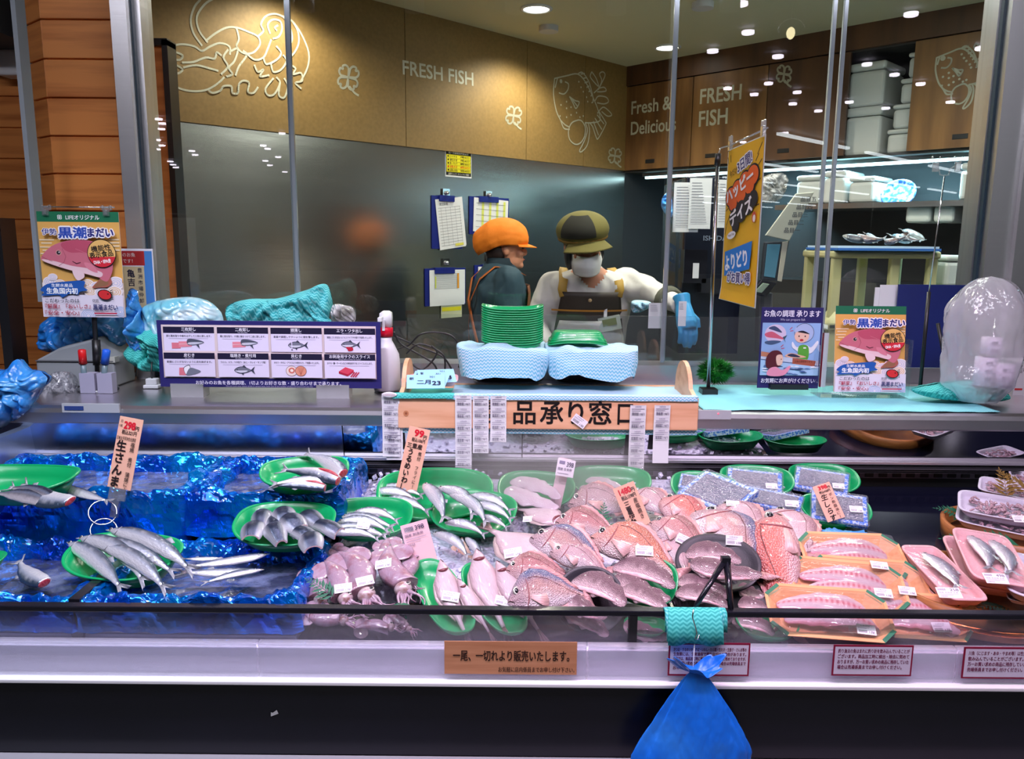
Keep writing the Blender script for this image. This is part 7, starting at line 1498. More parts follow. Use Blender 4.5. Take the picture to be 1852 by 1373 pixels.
# trolley with a tray of fish
CRM = mat('trolley_cream', s2l((190, 184, 140)), .45)
tr = thing('kitchen_trolley', 'cream plastic trolley carrying a tray of fish heads', 'trolley', V((atY(1600, 650, 3.9).x, 3.9, .0)))
a, b = atY(1508, 448, 3.9), atY(1705, 448, 3.9); xa, xb = a.x - tr.location.x, b.x - tr.location.x; zt = a.z
for z, nm in ((zt - .05, 'shelf'), (zt - .40, 'shelf'), (zt - .78, 'shelf')):
    o = MB().b2((xa, 0, z), (xb, .42, z + .035)).build(nm, CRM, tr); bevel(o, .01)
for x in (xa + .03, (xa + xb) / 2 + .05, xb - .03):
    for y in (.03, .39): o = MB().box((x, y, zt * .5 + .02), (.045, .04, zt - .06)).build('post', CRM, tr); bevel(o, .006)
for x in (xa + .06, (xa + xb) / 2 - .02): MB().loft([[(x - r_, 0, zt - .40 - dz), (x + r_, 0, zt - .40 - dz), (x + r_, .1, zt - .40 - dz), (x - r_, .1, zt - .40 - dz)] for r_, dz in ((.03, -.09), (.07, -.035), (.07, 0))]).build('bracket', CRM, tr)
a, b = atY(1517, 446, 3.85), atY(1705, 448, 3.85); t = thing('fish_tray', 'blue rimmed flat tray on top of the cream trolley', 'tray', V(((a.x + b.x) / 2, 4.08, zt + .001 - .014))); hw = (b.x - a.x) / 2
MB().b2((-hw, -.22, 0), (hw, .2, .012)).build('tray_base', mat('blue_rim', s2l((60, 110, 190)), .35), t); MB().b2((-hw * .98, -.21, .012), (hw * .98, .19, .022)).build('tray_liner', ink((190, 210, 226)), t)
HD = [make_fish('herring', by=.1, cut=.0, cols=((.03, .04, .06), (.30, .26, .28), (.8, .72, .70))), make_fish('herring', by=.2, cut=.2, cols=((.05, .05, .08), (.7, .45, .38), (.85, .7, .66)))]
for k, (x0, y0, x1, y1) in enumerate(((1530, 428, 1580, 434), (1545, 426, 1600, 430), (1590, 432, 1560, 424), (1598, 438, 1640, 425), (1622, 425, 1650, 438), (1632, 424, 1668, 436), (1650, 438, 1612, 430), (1680, 436, 1640, 424))):
    HD[k % 2].put('fish_offcut', 'raw dark backed fish piece in a heap on the trolley tray', 'fish', frame(atY(x0 - 6, y0 - 1, 4.02 + .02 * k), atY(x1 + 6, y1 - 1, 4.0), 30) @ Matrix.Diagonal((1, 2.0, 1.6, 1)), 'fish heap on the trolley tray')
for pa, pb, ya, yb, Y, lb in ((1707, 1752, 462, 520, 3.95, 'white foam box standing beside the trolley'),):
    a, b = atY(pa, yb, Y), atY(pb, ya, Y); foam_box((a.x + b.x) / 2, a.z, b.x - a.x, b.z - a.z, lb, .2, Matrix(), Y + .1, 'foam boxes by the trolley'); 
    s2 = MB().b2((a.x, Y, 0), (b.x, Y + .2, a.z)).build('crate_stand', mat('crate_grey', (.25, .22, .2), .5)); tag(s2, 'plain grey crate under the ' + lb, 'crate')
tb = thing('work_table', 'steel work table in front of the standing workers', 'table', V((.7, 3.02, 0))); MB().b2((-.8, -.12, .86), (1.2, .22, .90)).build('table_top', STEEL, tb)
for x, y in ((-.76, -.08), (1.16, -.08), (-.76, .18), (1.16, .18)): MB().b2((x - .02, y - .02, 0), (x + .02, y + .02, .86)).build('leg', STEEL, tb)

# ================================================================ people
SKIN = mat('skin', s2l((214, 148, 118)), .5, sss=.1)
def person(lb, root, yaw, hd, arms, shirt, extra=None, stoop=.0, build=1.):
    """faces local -Y; hd = (head centre, pitch down, yaw, roll); arms = [(shoulder, elbow, wrist, handdir)]"""
    t = thing('person', lb, 'person', Matrix.Translation(root) @ Matrix.Rotation(R(yaw), 4, 'Z'))
    TP = [(.78, .0, .17, .12), (.92, .0, .18, .13), (1.04, .0, .158, .118), (1.16, -.1, .175, .125), (1.26, -.5, .19, .125), (1.325, -.8, .175, .10), (1.365, -1, .10, .075), (1.39, -1, .060, .060)]
    def T(z):
        if z <= TP[0][0]: return TP[0][1:]
        return prof(TP, min(z, 1.39))
    def rings(off, z0, z1, n=28, m=24):
        o = []
        for i in range(m + 1):
            z = lerp(z0, z1, i / m); cyy, rx, ry = T(z); o.append([((rx * build + off) * math.copysign(abs(math.cos(a)) ** .85, math.cos(a)), cyy * stoop + (ry + off) * math.sin(a), z) for a in (2 * math.pi * j / n for j in range(n))])
        return o
    hc, hp, hy, hr = hd; H = Matrix.Translation(hc) @ Matrix.Rotation(R(hy), 4, 'Z') @ Matrix.Rotation(R(hp), 4, 'X') @ Matrix.Rotation(R(hr), 4, 'Y')
    def hand(mb, Wp, D, inf, side):
        D = D.normalized(); S = D.cross(V((0, 0, 1))); S = (S if S.length > .1 else V((1, 0, 0))).normalized(); Nn = S.cross(D)
        mb.tube([Wp - D * .01, Wp + D * .03, Wp + D * .07, Wp + D * .09], [.024 + inf, .032 + inf, .036 + inf, .028 + inf], 12)
        for k in range(4):
            o = Wp + D * .08 + S * (k - 1.5) * .020; ln = (.062, .074, .070, .054)[k]; mb.tube([o, o + D * ln * .45 - Nn * .004, o + D * ln * .8 - Nn * .018, o + D * ln - Nn * .032], [.0095 + inf, .009 + inf, .008 + inf, .006 + inf], 8)
        o = Wp + D * .03 - S * side * .028; mb.tube([o, o + D * .025 - S * side * .022, o + D * .052 - S * side * .026 - Nn * .01], [.011 + inf, .010 + inf, .007 + inf], 8)
    mb = MB(); mb.loft(rings(-.004, .80, 1.39)); nb = V((0, -1 * stoop, 1.37)); mb.tube([nb - V((0, 0, .05)), nb, V(hc) - V((0, 0, .06))], [.06, .052, .050], 16)
    for s in (-1, 1): mb.tube([(s * .085, 0, .86), (s * .09, -.01, .48), (s * .09, .01, .09)], [.095, .065, .042], 16).ell((s * .09, -.05, .045), (.045, .12, .045))
    hm = MB(H); hm.ell((0, .004, .015), (.074, .094, .100)).ell((0, -.024, -.052), (.056, .064, .058)).ell((0, -.092, -.012), (.012, .022, .020)).ell((0, -.098, -.022), (.017, .014, .010)).ell((0, -.086, -.052), (.024, .012, .008)).ell((.0, -.076, -.082), (.024, .020, .018)).ell((0, -.078, .026), (.050, .014, .010))
    for s in (-1, 1): hm.ell((s * .075, .008, -.006), (.010, .018, .030)); hm.ell((s * .036, -.066, -.02), (.022, .022, .02))
    for f, sm, q in zip(hm.f, hm.sm, hm.m): mb.f.append(tuple(i + len(mb.v) for i in f)); mb.sm.append(sm); mb.m.append(0)
    mb.v += hm.v; mb.c += hm.c
    for k, (a, e, wv, hdv) in enumerate(arms): mb.tube([V(a), lerp(V(a), V(e), .5), V(e), lerp(V(e), V(wv), .4), V(wv)], [.050, .044, .036, .034, .024], 12); hand(mb, V(wv), V(hdv), 0, -1 if k else 1)
    link('body', remeshed(mb, .0065, 3, 'body', [SKIN]), t)
    for s in (-1, 1): MB(H).ell((s * .032, -.0835, .008), (.013, .007, .007)).build('eye', mat('eye_dark', (.02, .015, .015), .1), t); MB(H).tube([(s * .016, -.090, .030), (s * .034, -.090, .034), (s * .050, -.080, .028)], .0035, 6).build('eyebrow', mat('brow_dark', (.03, .02, .02), .8), t)
    MB(H).tube([(-.022, -.0925, -.052), (0, -.0975, -.051), (.022, -.0925, -.052)], .003, 6).build('mouth', mat('lips', s2l((176, 92, 84)), .5), t)
    mb = MB(); mb.loft(rings(.014, .84, 1.385)); mb.tube([nb - V((0, 0, .03)), nb + V((0, -.004, .018))], [.075, .062], 20)
    for k, (a, e, wv, hdv) in enumerate(arms):
        e2 = V(e); mb.tube([V(a) + V((0, 0, -.0)), lerp(V(a), e2, .5), e2, lerp(e2, V(wv), .45), lerp(e2, V(wv), .9)], [.076, .066, .056, .052, .042], 14).ell(V(a), (.078, .072, .066))
    me = remeshed(mb, .010, 3, 'shirt', [shirt]); o = link('shirt', me, t)
    for v in me.vertices: c = v.co; v.co = c + V((noise.noise(c * 11), noise.noise(c * 11 + V((5, 0, 0))), noise.noise(c * 11 + V((0, 5, 0))))) * .016 + V((c.x * .5, -1 if c.y < 0 else 1, 0)) * .014 * (abs(noise.noise(V((c.x * 17 + c.z * 9, c.y * 17, c.z * 7 - c.x * 6)))) - .2)
    if shirt is WSH:
        import bmesh
        bm = bmesh.new(); bm.from_mesh(me); bmesh.ops.delete(bm, geom=[v for v in bm.verts if v.co.y < -.02 and v.co.z > 1.305 + abs(v.co.x) * 1.1], context='VERTS'); bm.to_mesh(me); bm.free()
    mb = MB(); mb.loft([[(x, y, z) for x, y, z in r] for r in rings(.012, .76, .93, m=6)])
    for s in (-1, 1): mb.tube([(s * .085, 0, .86), (s * .09, -.01, .48), (s * .09, .01, .10)], [.110, .085, .070], 16)
    link('trousers', remeshed(mb, .014, 2, 'trousers', [mat('trousers_dark', (.03, .03, .035), .8)]), t)
    def fr(x, z, off=.03, sg=-1):
        cyy, rx, ry = T(z); u = max(-.995, min(.995, x / (rx * build + off))); return V((x, cyy * stoop + sg * (ry + off) * math.sqrt(1 - u * u), z))
    return t, H, fr, T
def ribbon(name, c, wd, m, par, th=.003, nrm=None):
    mb = MB(); L = []
    for i, p in enumerate(c):
        d = (V(c[min(i + 1, len(c) - 1)]) - V(c[max(i - 1, 0)])).normalized(); n_ = V(nrm(V(p))) if nrm else V((0, -1, .2)); s = d.cross(n_).normalized() * wd / 2; n_ = n_.normalized() * th
        L.append([V(p) - s, V(p) + s, V(p) + s + n_, V(p) - s + n_])
    mb.loft(L); return mb.build(name, m, par)
WSH = mat('white_uniform', s2l((206, 202, 196)), .8); TSH = mat('dark_teal_shirt', s2l((44, 70, 84)), .8)
# --- worker with dark cap and mask
r0 = V((atY(1062, 500, 3.60).x, 3.60, 0))
def LP(px, py, Y): return atY(px, py, Y) - r0
hc1 = LP(1056, 446, 3.40)
t, H, fr, T_ = person('person in white uniform, brown apron, olive cap and white mask, looking down', r0, 0, (hc1, 13, 6, -7),
    [(LP(1128, 512, 3.56), LP(1188, 535, 3.36), LP(1236, 556, 3.14), V((.12, -.35, -.75))), (LP(1000, 516, 3.56), LP(972, 585, 3.50), LP(985, 640, 3.30), V((.4, -.6, -.4)))], WSH, stoop=.10, build=1.02)
BRN = mat('apron_brown', s2l((44, 34, 26)), .6); GLD = mat('gold_strap', s2l((176, 140, 60)), .6)
mb = MB(); mb.grid(lambda u, v: fr((u - .5) * lerp(.34, .25, v), lerp(.98, 1.29, v), .034), 20, 14); solid(mb.build('apron_bib', BRN, t), .003)
mb = MB(); mb.grid(lambda u, v: fr((u - .5) * .33, lerp(1.205, 1.213, v), .0375), 20, 2); mb.build('apron_stripe', mat('gold_piping', s2l((200, 140, 50)), .5), t)
for s, xb in ((1, .115), (-1, -.115)): ribbon('apron_strap', [fr(xb, 1.27, .034), fr(xb + s * .008, 1.30, .032), fr(s * .118, 1.335, .034), V((s * .112, -.055, 1.375)), V((s * .105, 0, 1.385))], .038, GLD, t, nrm=lambda p: (0, -.8, .6))
mb = MB(); mb.grid(lambda u, v: fr((u - .5) * lerp(.42, .26, v ** 2.2), lerp(.60, 1.165, v), .052) + V((0, -.012 * math.sin(v * 3), 0)), 24, 22); solid(mb.build('plastic_apron', mat('plastic_apron_white', s2l((196, 190, 184)), .3, spec=.6, alpha=.93, bump=((18, 18, 10), .4, .01)), t), .002)
q = fr(.085, 1.155, .062); bdg = MB(Matrix.Translation(q) @ Matrix.Rotation(R(-12), 4, 'Y')).box((0, 0, 0), (.095, .004, .062)).build('name_badge', mat('badge_clear', s2l((170, 180, 170)), .2), t); MB(Matrix.Translation(q) @ Matrix.Rotation(R(-12), 4, 'Y')).box((0, -.003, .006), (.060, .002, .030)).build('badge_screen', ink((104, 116, 70)), bdg); MB().box(q + V((-.02, 0, .055)), (.014, .004, .055)).build('badge_clip', WHITE, bdg); MB().ell(fr(-.005, 1.255, .036), (.008, .004, .008)).build('button', ink((180, 150, 110)), t)
for s in (1, -1): mb = MB(); mb.poly([V((s * .012, -.108, 1.315)), V((s * .055, -.060, 1.395)), V((s * .085, -.075, 1.365)), V((s * .055, -.118, 1.315))]); solid(mb.build('collar', WSH, t), .004)
W1, D1 = LP(1236, 556, 3.14), V((.12, -.35, -.75)).normalized()
def glove(Wp, D, side, par):
    mb = MB(); D = D.normalized(); S = D.cross(V((0, 0, 1))).normalized(); Nn = S.cross(D); mb.tube([Wp - D * .05, Wp - D * .01, Wp + D * .03, Wp + D * .07, Wp + D * .095], [.036, .031, .037, .041, .033], 14)
    for k in range(4): o = Wp + D * .08 + S * (k - 1.5) * .021; ln = (.066, .078, .074, .058)[k]; mb.tube([o, o + D * ln * .45 - Nn * .004, o + D * ln * .8 - Nn * .018, o + D * ln - Nn * .033], [.0122, .0116, .0105, .0085], 8)
    o = Wp + D * .03 - S * side * .028; mb.tube([o, o + D * .025 - S * side * .022, o + D * .054 - S * side * .027 - Nn * .01], [.0136, .0126, .0098], 8); link('glove', remeshed(mb, .004, 2, 'glove', [mat('blue_glove', s2l((56, 150, 206)), .4)]), par)
glove(W1, D1, 1, t); E1 = LP(1188, 535, 3.36); MB().tube([lerp(E1, W1, .42), lerp(E1, W1, .55), lerp(E1, W1, .60)], [.062, .058, .050], 18).build('sleeve_cuff', mat('cuff_olive', s2l((84, 84, 70)), .8), t)
HAIR = mat('black_hair', (.012, .012, .014), .4)
mb = MB(H); mb.ell((0, .022, .004), (.083, .090, .098)); mb.ell((-.070, -.012, -.035), (.018, .040, .055)); mb.ell((.070, .0, -.03), (.014, .03, .04)); mb.build('hair', HAIR, t)
OL = mat('cap_olive', s2l((98, 90, 38)), .85); OLD = mat('cap_black_panel', s2l((26, 24, 14)), .85)
mb = MB(H); mb.ell((0, .012, .070), (.112, .122, .076), nu=26, nv=16); mb.build('cap', OL, t)
mb = MB(H); mb.grid(lambda u, v: (lambda a, b: (.115 * math.sin(a) * math.cos(b), .012 - .126 * math.cos(a) * math.cos(b), .070 + .080 * math.sin(b)))(R(-62 + 80 * u), R(-8 + 70 * v)), 14, 12); mb.build('cap_front_panel', OLD, t)
mb = MB(H); mb.grid(lambda u, v: (lambda a: ((.098 + .045 * v) * math.sin(a), .012 - (.106 + .070 * v * (1 - .3 * abs(u - .5) * 2)) * math.cos(a), .044 - .030 * v - .012 * abs(math.sin(a)) ** 2))(R(-46 + 92 * u)), 20, 8); solid(mb.build('cap_visor', OL, t), .004)
mb = MB(H); mb.loft([[((.104) * math.sin(a), .012 - .113 * math.cos(a), z) for a in (R(360 * j / 30) for j in range(30))] for z in (.036, .056)], cap0=False, cap1=False); solid(mb.build('cap_band', mat('band_gold', s2l((160, 120, 50)), .7), t), .003)
mb = MB(H); mb.grid(lambda u, v: (lambda a, z: ((.068 - .012 * abs(z + .05) / .05) * math.sin(a), -.022 - (.092 - (.45 * max(0, -.062 - z))) * math.cos(a) - .012 * math.cos(a) ** 8, z))(R(-82 + 164 * u), lerp(-.104, -.014, v)), 24, 14); solid(mb.build('face_mask', mat('mask_white', s2l((240, 238, 236)), .8, bump=((2, 2, 90), .3, .004)), t), .003)
# --- worker in orange cap, seen in profile from behind
r0 = V((atY(903, 500, 4.15).x, 4.15, 0))
hc2 = V((.0, -.035, 1.462))
t, H, fr, T_ = person('person in dark teal shirt with orange cap and crossed orange apron straps, seen in profile', r0, 105, (hc2, 2, -8, 0),
    [((-.185, 0, 1.315), (-.225, .02, 1.05), (-.20, -.14, .88), V((0, -.6, -.5))), ((.185, 0, 1.315), (.225, .02, 1.05), (.20, -.14, .88), V((0, -.6, -.5)))], TSH)
ORC = mat('cap_orange', s2l((244, 130, 24)), .75, bump=((10, 10, 10), .6, .01)); ORS = mat('strap_orange', s2l((200, 104, 40)), .7)
mb = MB(H)
def f(u, v):
    a = 2 * math.pi * u; e = lerp(-.42, 1.5, v); r = math.cos(e) if e > 0 else 1 - .5 * e * e
    x, y, z = .108 * r * math.cos(a), .016 + .128 * r * math.sin(a), .058 + .098 * math.sin(e); k = max(0, y) / .13; z -= .055 * k * k; y += .045 * k * max(0, math.sin(e) + .3)
    n_ = 1 + .10 * noise.noise(V((x * 16, y * 16, z * 12))) + .07 * (.3 - abs(noise.noise(V((x * 22 + z * 20, y * 22, z * 22))))); return (x * n_, y * n_, z)
mb.grid(f, 48, 24); solid(mb.build('cap', ORC, t), .004)
mb = MB(H); mb.grid(lambda u, v: (lambda a: ((.086 + .030 * v) * math.sin(a), .006 - (.098 + .068 * v * math.cos(a)) * math.cos(a), .034 - .022 * v))(R(-62 + 124 * u)), 20, 8); solid(mb.build('cap_visor', ORC, t), .004)
MB(H).ell((0, .040, -.012), (.074, .066, .075)).build('hair', mat('dark_brown_hair', s2l((40, 24, 22)), .6), t)
MB(H).tube([(.078, -.0, .01), (.08, -.02, -.03)], .004, 6).build('hair_strand', MATS['dark_brown_hair'], t)
for s in (1, -1): ribbon('apron_strap', [fr(s * .10, 1.33, .03), V((s * .115, -.02, 1.372)), V((s * .11, .05, 1.372)), fr(s * .09, 1.31, .032, 1), fr(s * .03, 1.20, .034, 1), fr(-s * .06, 1.06, .036, 1), fr(-s * .12, .96, .036, 1)], .022, ORS, t, nrm=lambda p: (0, -1 if p.y < 0 else 1, .6))
mb = MB(); mb.loft([[(.066 * math.cos(a) * k, -.004 + .068 * math.sin(a) * k, z) for a in (R(j * 15) for j in range(24))] for z, k in ((1.36, 1.25), (1.395, 1.0), (1.415, .95))], cap0=False, cap1=False); solid(mb.build('collar', mat('collar_teal', s2l((28, 48, 60)), .8), t), .006)
mb = MB(); mb.grid(lambda u, v: fr((u - .5) * .30, lerp(.70, 1.28, v), .032), 16, 14); solid(mb.build('apron_bib', mat('apron_orange_dark', s2l((120, 70, 40)), .7), t), .003)
# ================================================================ price cards, signs on the front, label strips, easel and cloth
CARD = (240, 184, 158); RD, BK2 = (214, 24, 48), (34, 24, 28)
def card(lb, pB, pT, YB, w_, prt, col=CARD, lean=8, clipm=True, name='price_card', W=45, H=120, hT=None, yaw=0.):
    """card whose bottom/top centre sit at pixels pB, pT; both at depth YB"""
    a, b = atY(*pB, YB), atY(*pT, YB); X = V((1, 0, 0)); Z = (b - a); h_ = Z.length; Z.normalize(); Yv = Z.cross(X).normalized(); X = Yv.cross(Z)
    Mx = Matrix.Translation(a) @ Matrix((X, Yv, Z)).transposed().to_4x4() @ Matrix.Rotation(R(-lean), 4, 'X') @ Matrix.Rotation(R(yaw), 4, 'Z')
    t = thing(name, lb, 'price card', Mx, 'price cards'); o = MB().b2((-w_ / 2, 0, 0), (w_ / 2, .0015, h_)).build('card_board', ink(col), t); p = Print(W, H, w_, h_); prt(p)
    if p.mb.f: p.done(t)
    return t, w_, h_
def c298(p): p.text('298', 11, 19, 17, RD, .05, w=21); p.text('円', 33, 19, 8, BK2, .03); p.text('税込321円', 9, 28, 8, BK2, .02, w=28); p.text('1尾', 2, 17, 5, BK2); p.text('日', 4, 9, 5, BK2); p.text('日本太平洋沖合北部産', 2, 38, 7, BK2, .01, w=36); p.vtext('生さんま', 13, 56, 20, 20, BK2, .03); p.vtext('塩焼 煮付 蒲焼に！', 34, 47, 8.5, 8.4, BK2, .015)
def c99(p): p.text('99', 14, 16, 17, RD, .05, w=19); p.text('円', 34, 18, 8, BK2, .03); p.text('税込106円', 11, 26, 8, BK2, .02, w=28); p.text('三重産', 4, 38, 10, BK2, .02, w=32); p.vtext('うるめいわし', 14, 51, 13.5, 13.2, BK2, .03); p.vtext('煮付 フライに！', 34, 50, 8, 8.8, BK2, .015)
def c1480(p): p.text('1480', 9, 15, 14, RD, .05, w=24); p.text('円', 34, 15, 8, BK2, .03); p.text('税込1598円', 9, 24, 8, BK2, .02, w=30); p.vtext('三重伊勢黒潮真鯛', 15, 37, 12, 10.6, BK2, .02); p.vtext('産塩焼き 刺身に！', 34, 34, 9, 9.4, BK2, .015)
def c398r(p): p.text('398', 12, 14, 14, RD, .05, w=22); p.text('円', 35, 15, 7, BK2, .03); p.text('税込430円', 10, 24, 8, BK2, .02, w=28); p.vtext('生しらす', 16, 42, 18, 19, BK2, .02, shear=.2); p.vtext('ポン酢醤油に！', 34, 36, 9, 10.5, BK2, .01)
def c398(p):
    p.rect(5, 5, 16, 8, (246, 226, 232)); [p.rect(5 + 1.2 * i, 5, .6, 7, (90, 80, 110)) for i in range(13)]; p.text('398', 23, 12, 10, (60, 54, 90), .012, w=15); p.text('国産 刺身用', 4, 20, 5, (90, 80, 110), .01, w=30); p.rect(4, 24, 34, .6, (130, 120, 150)); p.rect(4, 28, 24, .6, (130, 120, 150)); p.text('保存温度', 5, 35, 4, (90, 80, 110), 0, w=12)
t, w_, h_ = card('tall salmon price card for raw saury marked 298 yen on a coiled wire stand', (215, 884), (230, 759), 1.835, .056, c298)
MB().box((0, -.002, -.012), (.04, .006, .03)).box((0, 0, -.045), (.016, .01, .05)).build('clip', CLIPM, t)
for c_, r_ in (((-.010, -.04, -.052), .030), ((.006, -.055, -.088), .028)): MB(Matrix.Translation(c_) @ Matrix.Rotation(R(52), 4, 'X') @ Matrix.Rotation(R(20), 4, 'Y')).tube([(r_ * math.cos(a * .2618), r_ * math.sin(a * .2618), 0) for a in range(25)], .0017, 6).build('wire_coil', CHROME, t)
card('tall salmon price card for round herring marked 99 yen', (734, 889), (758, 777), 1.98, .055, c99)
card('tall salmon price card for sea bream marked 1480 yen leaning in the bream pile', (1178, 1000), (1130, 884), 1.86, .056, c1480, lean=20)
card('small salmon price card marked 398 yen lying on the lidded pack', (1513, 940), (1495, 878), 1.875, .044, c398r, lean=30, H=100)
card('white narrow card marked 398 stuck upright in the white fillets', (1003, 918), (1024, 832), 1.96, .030, lambda p: None, (246, 214, 222)); 
card('white label marked 398 at the top of the narrow upright card', (1020, 862), (1026, 832), 1.955, .046, lambda p: (p.rect(5, 4, 14, 6, (150, 140, 170)), p.text('398', 24, 14, 13, (60, 54, 90), .015, w=17), p.text('国産 生食用', 4, 22, 6, (90, 80, 110), .01, w=34), p.rect(4, 28, 28, .8, (130, 120, 150))), (244, 236, 244), H=34)
card('large pale pink card marked 398 standing beside the squid pile', (783, 1078), (742, 953), 1.66, .062, c398, (250, 206, 214), lean=14)
card('salmon price card toppled between herring and flatfish', (858, 1042), (800, 984), 1.74, .038, lambda p: (p.vtext('するめいか刺身用', 15, 16, 11, 12, (196, 110, 90), .01), p.vtext('国産 煮付に', 32, 18, 8, 10, (150, 90, 80))), (238, 200, 176), lean=50)
# signs on the front rail
def fsign(lb, pa, pb, ya, yb, cat, m, fn, W, H, name='notice_sign', Y=1.4165):
    a, b = atY(pa, yb, Y), atY(pb, ya, Y); w_, h_ = b.x - a.x, b.z - a.z; t = thing(name, lb, cat, V(((a.x + b.x) / 2, Y - .0015, a.z)), 'signs on the price rail'); MB().b2((-w_ / 2, 0, 0), (w_ / 2, .0012, h_)).build('sign_board', m, t); p = Print(W, H, w_, h_); fn(p); p.done(t)
def fw(p): p.text('一尾、一切れより販売いたします。', 16, 32, 20, (54, 34, 28), .02, w=210); p.text('お気軽に店内係員までお申し付け下さい。', 98, 52, 10, (54, 34, 28), .012, w=138)
fsign('wood grained notice with one line of brush lettering on the front rail', 804, 1044, 1161, 1218, 'sign', mat('notice_wood', s2l((214, 150, 110)), .5, noise_col=(s2l((190, 124, 84)), (4, 30, 60), .4, .7)), fw, 240, 57)
def fr_(lines, w0=134):
    def g(p):
        p.rect(0, 0, 150, 58, (140, 22, 60)); p.rect(3, 3, 144, 52, (222, 212, 232)); st = 40 / len(lines)
        for k, l in enumerate(lines): p.text(l, 9, 14 + k * st, 8.2 if len(lines) < 5 else 7, (120, 30, 76), .022, w=min(w0, len(l) * 6.4))
    return g
DKR = mat('dark_red_frame', s2l((140, 22, 60)), .4)
fsign('dark red framed notice partly covered by the blue bag', 1207, 1357, 1163, 1221, 'sign', DKR, fr_(['かつお・するめいか・さば・いわし・たら類・生たけ・生筋子・さんま等の', '生魚類には、生育過程で寄生虫がつく場合があります。', '当店では、商品加工時に寄生虫の検出・除去に努めておりますが、', '万一お買い求めの商品に残存していた場合は売場係員まで', 'お申し付けください。']), 150, 58)
fsign('dark red framed notice with four lines under the printed fillet trays', 1503, 1652, 1167, 1221, 'sign', DKR, fr_(['釣り漁法の魚はまれに釣り針を飲み込んでいることが', 'ございます。商品加工時に検出・除去に努めて', 'おりますが、万一お買い求めの商品に残存していた', '場合は売場係員までお申し付けください。']), 150, 58)
fsign('dark red framed notice cut off by the picture edge', 1737, 1890, 1171, 1226, 'sign', DKR, fr_(['川魚（にじます・あゆ・やまめ等）は性質上釣り針を', '飲み込んでいることがございます。', '万一お買い求めの商品に残存していた場合は', '売場係員までお申し付けください。']), 150, 58)
# strips of price labels
def strip(lb, pa, pb, ya, yb, n, Y=2.232, plain=0., group='hanging label strips'):
    a, b = atY(pa, ya, Y), atY(pb, yb, Y); w_, h_ = (atY(pb, ya, Y).x - a.x), a.z - b.z; hh = h_; bend = lambda X, Z: -.004 * math.sin((Z / hh) * 2.6) - .006 * max(0, (-Z / hh - .6))
    t = thing('label_strip', lb, 'label strip', V(((a.x + atY(pb, ya, Y).x) / 2, Y, a.z)), group); mb = MB(); mb.grid(lambda u, v: ((u - .5) * w_, bend(0, -v * h_) + .0004, -v * h_), 2, 24); mb.build('paper', PAPER, t)
    p = Print(30, n * 21 + plain * 21, w_, h_, curve=bend, y0=-.0004, org=(-w_ / 2, 0)); K = (128, 120, 146)
    for k in range(n):
        y = k * 21; p.rect(3, y + .3, 24, .35, (190, 186, 200)); p.text('消費期限', 9, y + 4, 3, K, w=12); p.rect(3, y + 6, 24, .8, K); p.rect(3, y + 9, 17, .8, K)
        for i in range(11): p.rect(3.5 + 1.2 * i, y + 12, .8 if i % 3 else .4, 5.5, (80, 74, 98))
        p.text('198円', 18, y + 17, 5.4, (84, 78, 100), .012, w=9)
    p.done(t); return t
strip('strip of price labels hanging beside the spray bottle, nearest the eight picture sign', 690, 722, 712, 826, 5, 2.236, .4); strip('second label strip behind the one nearest the eight picture sign', 697, 727, 716, 832, 5, 2.241, .4)
strip('longest label strip, first of three hanging over the wooden board', 823, 853, 715, 888, 8); strip('label strip of middle length, centre of three over the wooden board', 855, 884, 716, 820, 5); strip('shortest label strip of the three over the wooden board', 887, 916, 716, 800, 4)
strip('long label strip hanging near the far end of the wooden board', 1140, 1169, 733, 874, 6, 2.230, .4); strip('label strip with torn blank end at the far end of the wooden board', 1184, 1213, 733, 838, 3, 2.230, 1.9)
a = atY(1048, 762, 2.232); t = thing('price_label', 'single price label stuck askew on the black characters of the wooden board', 'label', Matrix.Translation(a) @ Matrix.Rotation(R(36), 4, 'Y') @ Matrix.Scale(.044, 4)); link('label_paper', STK[0], t)
for px, py, rot, lb in ((700, 712, 0, 'red printed receipt head above the label strip'),): a = atY(px + 4, py + 2, 2.228); t = thing('price_label', lb, 'label', Matrix.Translation(a)); MB().ell((0, 0, 0), (.022, .0015, .008)).build('label_paper', PAPER, t); pr = Print(40, 10, .04, .01, y0=-.002, org=(-.02, .005)); pr.text('いただきます', 4, 7, 5, (176, 60, 80), .01, w=32); pr.done(t)
